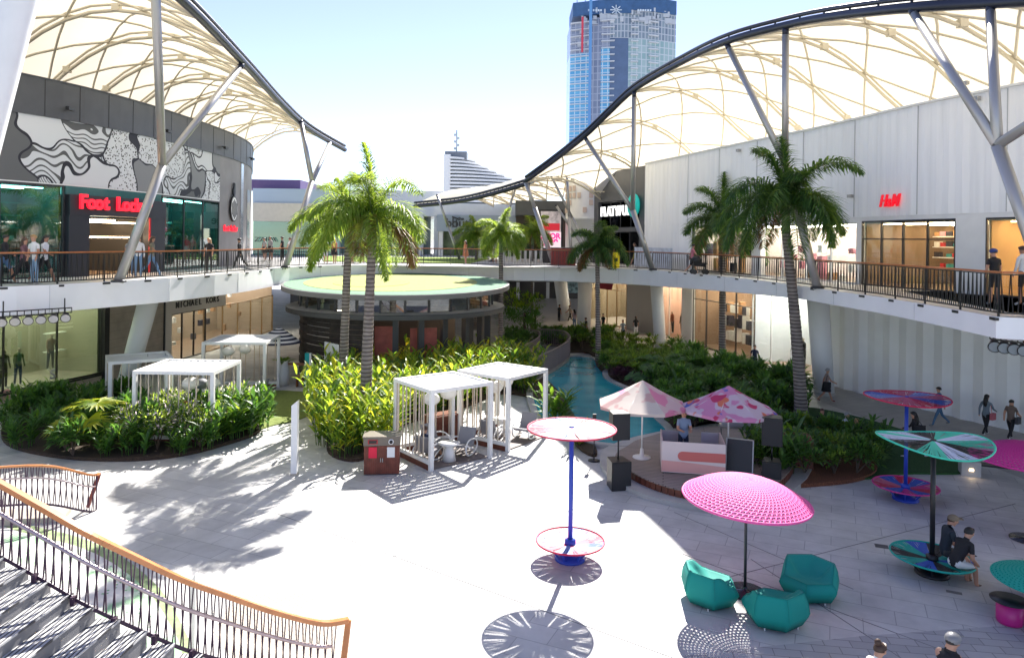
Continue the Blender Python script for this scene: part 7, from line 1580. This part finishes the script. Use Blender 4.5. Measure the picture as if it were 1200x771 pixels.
def bistro(label, loc, rz):
    t = thing('blue_chair', label, 'chair', (*loc, 0), rz, 'blue chairs at the bottom edge'); MB().box(0, 0, .40, .55, .5, .06).build('seat', blue, t, False); m = MB(); m.hexa([(-.27, -.24, .42), (.27, -.24, .42), (.27, -.19, .42), (-.27, -.19, .42)], [(-.25, -.36, .95), (.25, -.36, .95), (.25, -.31, .97), (-.25, -.31, .97)]); m.build('backrest', blue, t, False)
    for x in (-.23, .23):
        for y in (-.2, .2): MB().bar((x, y, 0), (x, y, .4), .03).build('leg', BLACK, t, False)
bistro('blue fabric chair under the man with the grey cap', (g[0], 11.45), R(-40)); bistro('bright blue chair at the bottom edge left of the woman with the bun', (D(1002, 771, 11.2)[0], 11.2), R(-70)); bistro('blue chair under the woman with the bun at the bottom edge', (g2[0], 11.3), R(-70))
# walkers on the right shaded path
def carry(r, x, y, z, c, s_=(.1, .28, .26), nm='handbag'): o = MB(); o.box(x, y, z - r.location.z + (r.location.z - 0), *s_); o.bar((x, y - .08, z + s_[2]), (x * .7, 0, z + s_[2] + .3), .018); return o.build(nm, cl(c), r, False)
r_, _ = person('woman in grey jacket and black trousers walking beside the pleated wall', (*G(1155, 510), 0), R(-60), 1.7, 'walk', (.16, .2, .24), K_, 'long', 'long', 'black', 'long', seed=11, shoe=W_); carry(r_, .26, .0, -.18, (.45, .12, .15))
r_, _ = person('person in patterned brown top and cap walking at the right edge by the pleated wall', (*G(1184, 515), 0), R(-60), 1.62, 'walk', (.16, .12, .10), K_, 'long', 'short', 'black', seed=12, shoe=W_, build=1.12); carry(r_, .26, .0, -.15, (.05, .05, .06))
r_, _ = person('person in blue jeans and top walking behind the pink and blue disc', (*G(1101, 499), 0), R(80), 1.7, 'walk', (.05, .16, .30), (.06, .14, .25), 'long', 'short', 'black', seed=13, shoe=(.2, .2, .2)); carry(r_, .26, -.05, -.12, K_, (.1, .3, .25))
r_, _ = person('person in black with a large black bag standing behind the cobalt pole', (*G(1072, 537), 0), R(60), 1.72, 'walk', K_, (.05, .05, .07), 'short', 'long', 'black', 'long', seed=14, shoe=W_); carry(r_, -.2, -.15, -.1, K_, (.3, .35, .45))
r_, _ = person('woman in beige top and black skirt walking past the large white column', (*G(968, 471), 0), R(-100), 1.68, 'walk', (.38, .28, .24), K_, 'bare', 'short', 'grey', seed=15, skirt=True, shoe=(.2, .05, .05)); carry(r_, .26, 0, -.1, K_)
r_, _ = person('man in black T-shirt walking in front of the dark lit shopfront', (*G(884, 440), 0), R(170), 1.76, 'stand', NV, K_, 'long', 'short', 'black', seed=16)
person('person in black and red seated on the lawn edge, leftmost of three', (*G(963, 512), 0), R(160), 1.7, 'sit', K_, (.3, .03, .05), 'long', 'long', 'brown', seed=17, seat=.25); person('person with grey hair and pale shirt seated on the lawn, middle of three', (*G(990, 516), 0), R(200), 1.7, 'sit', (.5, .55, .6), (.2, .25, .35), 'long', 'long', 'grey', seed=18, seat=.22)
r_, _ = person('blond person in black with a white bag seated behind the small bed, rightmost of three', (*G(1003, 525), 0), R(170), 1.7, 'sit', K_, K_, 'long', 'long', 'blond', 'long', seed=19, seat=.25); carry(r_, .25, -.1, -.1, W_)
# pergola guests
p_ = inside(PA, .6, 1.05, .05); person('person in navy top and white cap lounging in the pergola nearest the bin', p_, R(38 - 65), 1.72, 'recline', NV, (.3, .3, .32), 'short', 'short', 'brown', seed=21, seat=.36)
p_ = inside(PB, .6, 1.25, .05); person('person in white trousers reclining in the pool pergola', p_, R(45 - 70), 1.72, 'recline', (.3, .28, .27), W_, 'long', 'none', 'brown', 'short', seed=22, seat=.36)
person('woman with ginger hair and blue shirt seated behind the flowering bed', (-11.85, 26.75, .1), R(100), 1.66, 'sit', (.18, .32, .55), (.4, .4, .45), 'long', 'short', 'ginger', 'long', seed=23, seat=.45); person('child in pink beside the ginger-haired woman', (-12.5, 26.9, .1), R(-60), 1.15, 'sit', (.6, .2, .32), (.5, .3, .4), 'long', 'short', 'brown', seed=24, seat=.4)
# upper walkway, left
L_ = [(4, 333, K_, (.08, .16, .3), 'short', 'black', 'short', 'walk', R(-80), 'person in black top and denim shorts at the left edge of the upper walkway'),
      (27, 333, (.18, .09, .11), K_, 'long', 'brown', 'long', 'walk', R(-85), 'woman in dark checked shirt and black trousers on the left walkway'),
      (40, 333.5, W_, (.25, .38, .55), 'long', 'blond', 'short', 'stand', R(170), 'person in white T-shirt, cap and pale wide jeans on the left walkway'),
      (51, 332.5, (.66, .68, .72), K_, 'short', 'black', 'long', 'walk', R(-85), 'woman with long dark hair, white top and black shorts on the left walkway'),
      (162, 325, (.7, .7, .7), (.15, .25, .4), 'long', 'brown', 'short', 'stand', R(20), 'person in white top and jeans at the shop entrance beside the silver column'),
      (152, 323, (.2, .25, .3), (.12, .2, .35), 'long', 'black', 'short', 'stand', R(10), 'person in grey blue behind the silver column'),
      (177, 324, (.18, .17, .12), (.12, .22, .38), 'long', 'brown', 'long', 'walk', R(-80), 'woman in olive top and light jeans leaving the sports shop'),
      (245, 320.5, K_, K_, 'long', 'blond', 'long', 'stand', R(180), 'blond woman in black standing before the teal glass'),
      (281, 315.5, K_, K_, 'long', 'black', 'short', 'walk', R(90), 'person in black walking past the oval emblem'),
      (331, 306, K_, K_, 'long', 'black', 'short', 'stand', R(90), 'person in black in front of the far mint shop'),
      (340, 306, W_, (.3, .4, .5), 'long', 'brown', 'short', 'stand', R(70), 'person in white in front of the far mint shop'),
      (310, 306, (.3, .3, .3), K_, 'bare', 'black', 'short', 'stand', R(150), 'person in grey by the lettered far shop, left of a similar one'), (317, 306, (.28, .27, .27), K_, 'bare', 'black', 'short', 'stand', R(150), 'person in grey by the lettered far shop, right of a similar one'),
      (382, 309, (.62, .66, .75), (.5, .5, .55), 'short', 'brown', 'short', 'stand', R(170), 'person in pale blue shirt leaning at the terrace rail between the palm trunks'),
      (392, 309.5, (.45, .12, .12), K_, 'bare', 'blond', 'long', 'stand', R(160), 'woman in red patterned top and black skirt at the terrace rail'),
      (413, 309, (.7, .62, .6), (.3, .3, .35), 'short', 'brown', 'short', 'stand', R(-90), 'person in pale top standing between the two big palm trunks on the terrace'),
      (424, 309, (.55, .03, .06), (.6, .6, .6), 'bare', 'brown', 'short', 'stand', R(170), 'person in bright red top at the terrace rail just left of the tallest trunk'),
      (545.5, 310, (.48, .18, .08), (.48, .18, .08), 'bare', 'brown', 'long', 'stand', R(120), 'woman in an orange dress on the terrace above the pavilion'),
      (579.5, 309.5, (.65, .55, .58), (.65, .55, .58), 'bare', 'brown', 'short', 'stand', R(170), 'woman in a pale pink dress on the terrace beside the palm'),
      (716, 311, K_, (.3, .28, .22), 'long', 'black', 'short', 'stand', R(160), 'person in black top left of the yellow board'),
      (744, 312, (.05, .05, .02), (.4, .35, .05), 'short', 'brown', 'long', 'walk', R(80), 'person in black and yellow right of the yellow board'),
      (755, 313, (.35, .3, .32), NV, 'long', 'blond', 'short', 'walk', R(80), 'person in grey top behind the foot of the silver column'),
      (811, 321, (.55, .18, .22), K_, 'short', 'black', 'short', 'walk', R(-90), 'person in a pink shirt pushing a black pram along the walkway'),
      (1165, 357, K_, K_, 'short', 'black', 'short', 'stand', R(5), 'man in black T-shirt, black shorts and blue cap on the right walkway'),
      (1199, 358, W_, K_, 'short', 'brown', 'short', 'stand', R(20), 'person in white top cut by the right edge of the walkway'),
      (482, 309, (.5, .5, .55), K_, 'long', 'black', 'short', 'stand', R(180), 'person in grey at the terrace rail under the drooping frond')]
for i, (px_, py_, sh, pa, lg, hr, hl, po_, fc, lb_) in enumerate(L_):
    if px_ == 482: continue
    h_ = 1.72 + (.06 if i % 3 == 0 else -.05 * (i % 2)); r_, hc = person(lb_, up_(px_, py_), fc, h_, po_, sh, pa, lg, 'short' if i % 4 else 'long', hr, hl, seed=30 + i, skin=SKIN if i % 3 else SKIN2, skirt=(lg == 'bare'), build=1.12 if px_ == 1165 else 1.0)
    if px_ == 1165: c = MB(); c.ball((hc.x, hc.y, hc.z + .06), .115, 14, (1, 1.08, .75)); c.build('cap', mat('navy_cap', (.03, .05, .2), .7), r_, False)
# pram
a = up_(819, 321.5); t = thing('pram', 'black baby pram pushed by the person in pink on the walkway', 'pram', a, R(-90)); m = MB(); m.hexa([(-.22, -.3, .45), (.22, -.3, .45), (.22, .3, .4), (-.22, .3, .4)], [(-.26, -.38, .72), (.26, -.38, .72), (.26, .38, .62), (-.26, .38, .62)]); m.build('seat', BLACK, t, False); m = MB(); m.ball((0, -.15, .75), .3, 12, (.85, 1, .9)); m.build('hood', BLACK, t, False); m = MB(); m.bar((-.22, -.3, .7), (-.22, -.65, 1.0), .03); m.bar((.22, -.3, .7), (.22, -.65, 1.0), .03); m.bar((-.22, -.65, 1.0), (.22, -.65, 1.0), .03); m.build('handle', BLACK, t, False)
for x in (-.25, .25):
    for y in (-.3, .35): m = MB(); m.tube([(x - .02, y, .14), (x + .02, y, .14)], .14, 14); m.build('wheel', DARK, t, False)
# ground floor walkers far away
FG = [(745, 396, K_, W_, 'person in black with a pale bag outside the greige wall'), (687, 397, K_, (.3, .3, .35), 'person in grey and black near the olive shopfront'), (707, 392, K_, K_, 'tall person in black in front of the olive shopfront'), (700, 391, (.35, .3, .42), (.35, .3, .42), 'person in a lilac dress on the shopping path'), (690, 386, W_, K_, 'person in white shirt and dark shorts on the shopping path'), (681, 388, (.08, .16, .22), (.5, .5, .52), 'person in dark teal shirt and pale trousers on the shopping path'), (673, 386, (.45, .35, .4), (.12, .18, .3), 'person in pale pink top on the shopping path'), (668, 379, (.35, .3, .25), K_, 'person walking by the twin columns in brown and black'), (666, 368, (.5, .38, .35), K_, 'person in pinkish top farther up the ramp'), (674, 363, (.3, .27, .38), (.08, .08, .1), 'person in lilac grey farthest up the ramp'), (655, 379, K_, K_, 'person in black at the foot of the left twin column'), (616, 388, K_, K_, 'person in black on the footbridge, left one'), (627, 389, K_, K_, 'person in black on the footbridge, right one'), (730, 400, (.2, .25, .3), K_, 'person carrying a grey bag near the palm on the shopping path')]
for i, (px_, py_, sh, pa, lb_) in enumerate(FG):
    x, y = G(px_, py_); person(lb_, (x, min(y, 78) if y < 78 else y * .9, .0 if y < 62 else .02), R((i * 67) % 360), 1.7, 'walk' if i % 2 else 'stand', sh, pa, 'long', 'short', 'black', 'short' if i % 3 else 'long', seed=60 + i)
# window mannequins
def mannequin(label, path, px_, py_, off, sh, pa, z=.5, face=0, h=1.8):
    t_ = path.px(px_, py_); p = path.at(t_, off); nv = path.nrm(t_); r_, _ = person(label, (p.x, p.y, z), math.atan2(nv.y, nv.x) - R(90) + face, h, 'stand', sh, pa, 'long', 'long', None, seed=int(px_), skin=mat('mannequin_skin', (.34, .27, .2), .4), name='mannequin', cat='mannequin', group='shop window mannequins')
mannequin('mannequin in olive black jacket, leftmost in the left display window', WD, 17, 440, -.7, (.04, .05, .02), K_, .55); mannequin('mannequin in green jacket and jeans, second in the left display window', WD, 34, 440, -.7, (.10, .14, .05), (.03, .06, .12), .55); mannequin('mannequin with crossbody bag beside the wooden shelf in the left display window', WD, 78, 420, -1.0, (.16, .09, .05), K_, .95)
mannequin('mannequin in long brown dress in the pale window behind the large palm', WB, 917, 415, -.8, (.07, .04, .025), (.07, .04, .025), .3); mannequin('mannequin in black dress in the pale window behind the large palm', WB, 926, 415, -.9, K_, K_, .3); mannequin('mannequin in red brown coat in the peach window', WB, 777, 370, -.9, (.28, .06, .02), K_, .3); mannequin('mannequin in black coat in the peach window', WB, 786, 370, -1.0, K_, K_, .3)
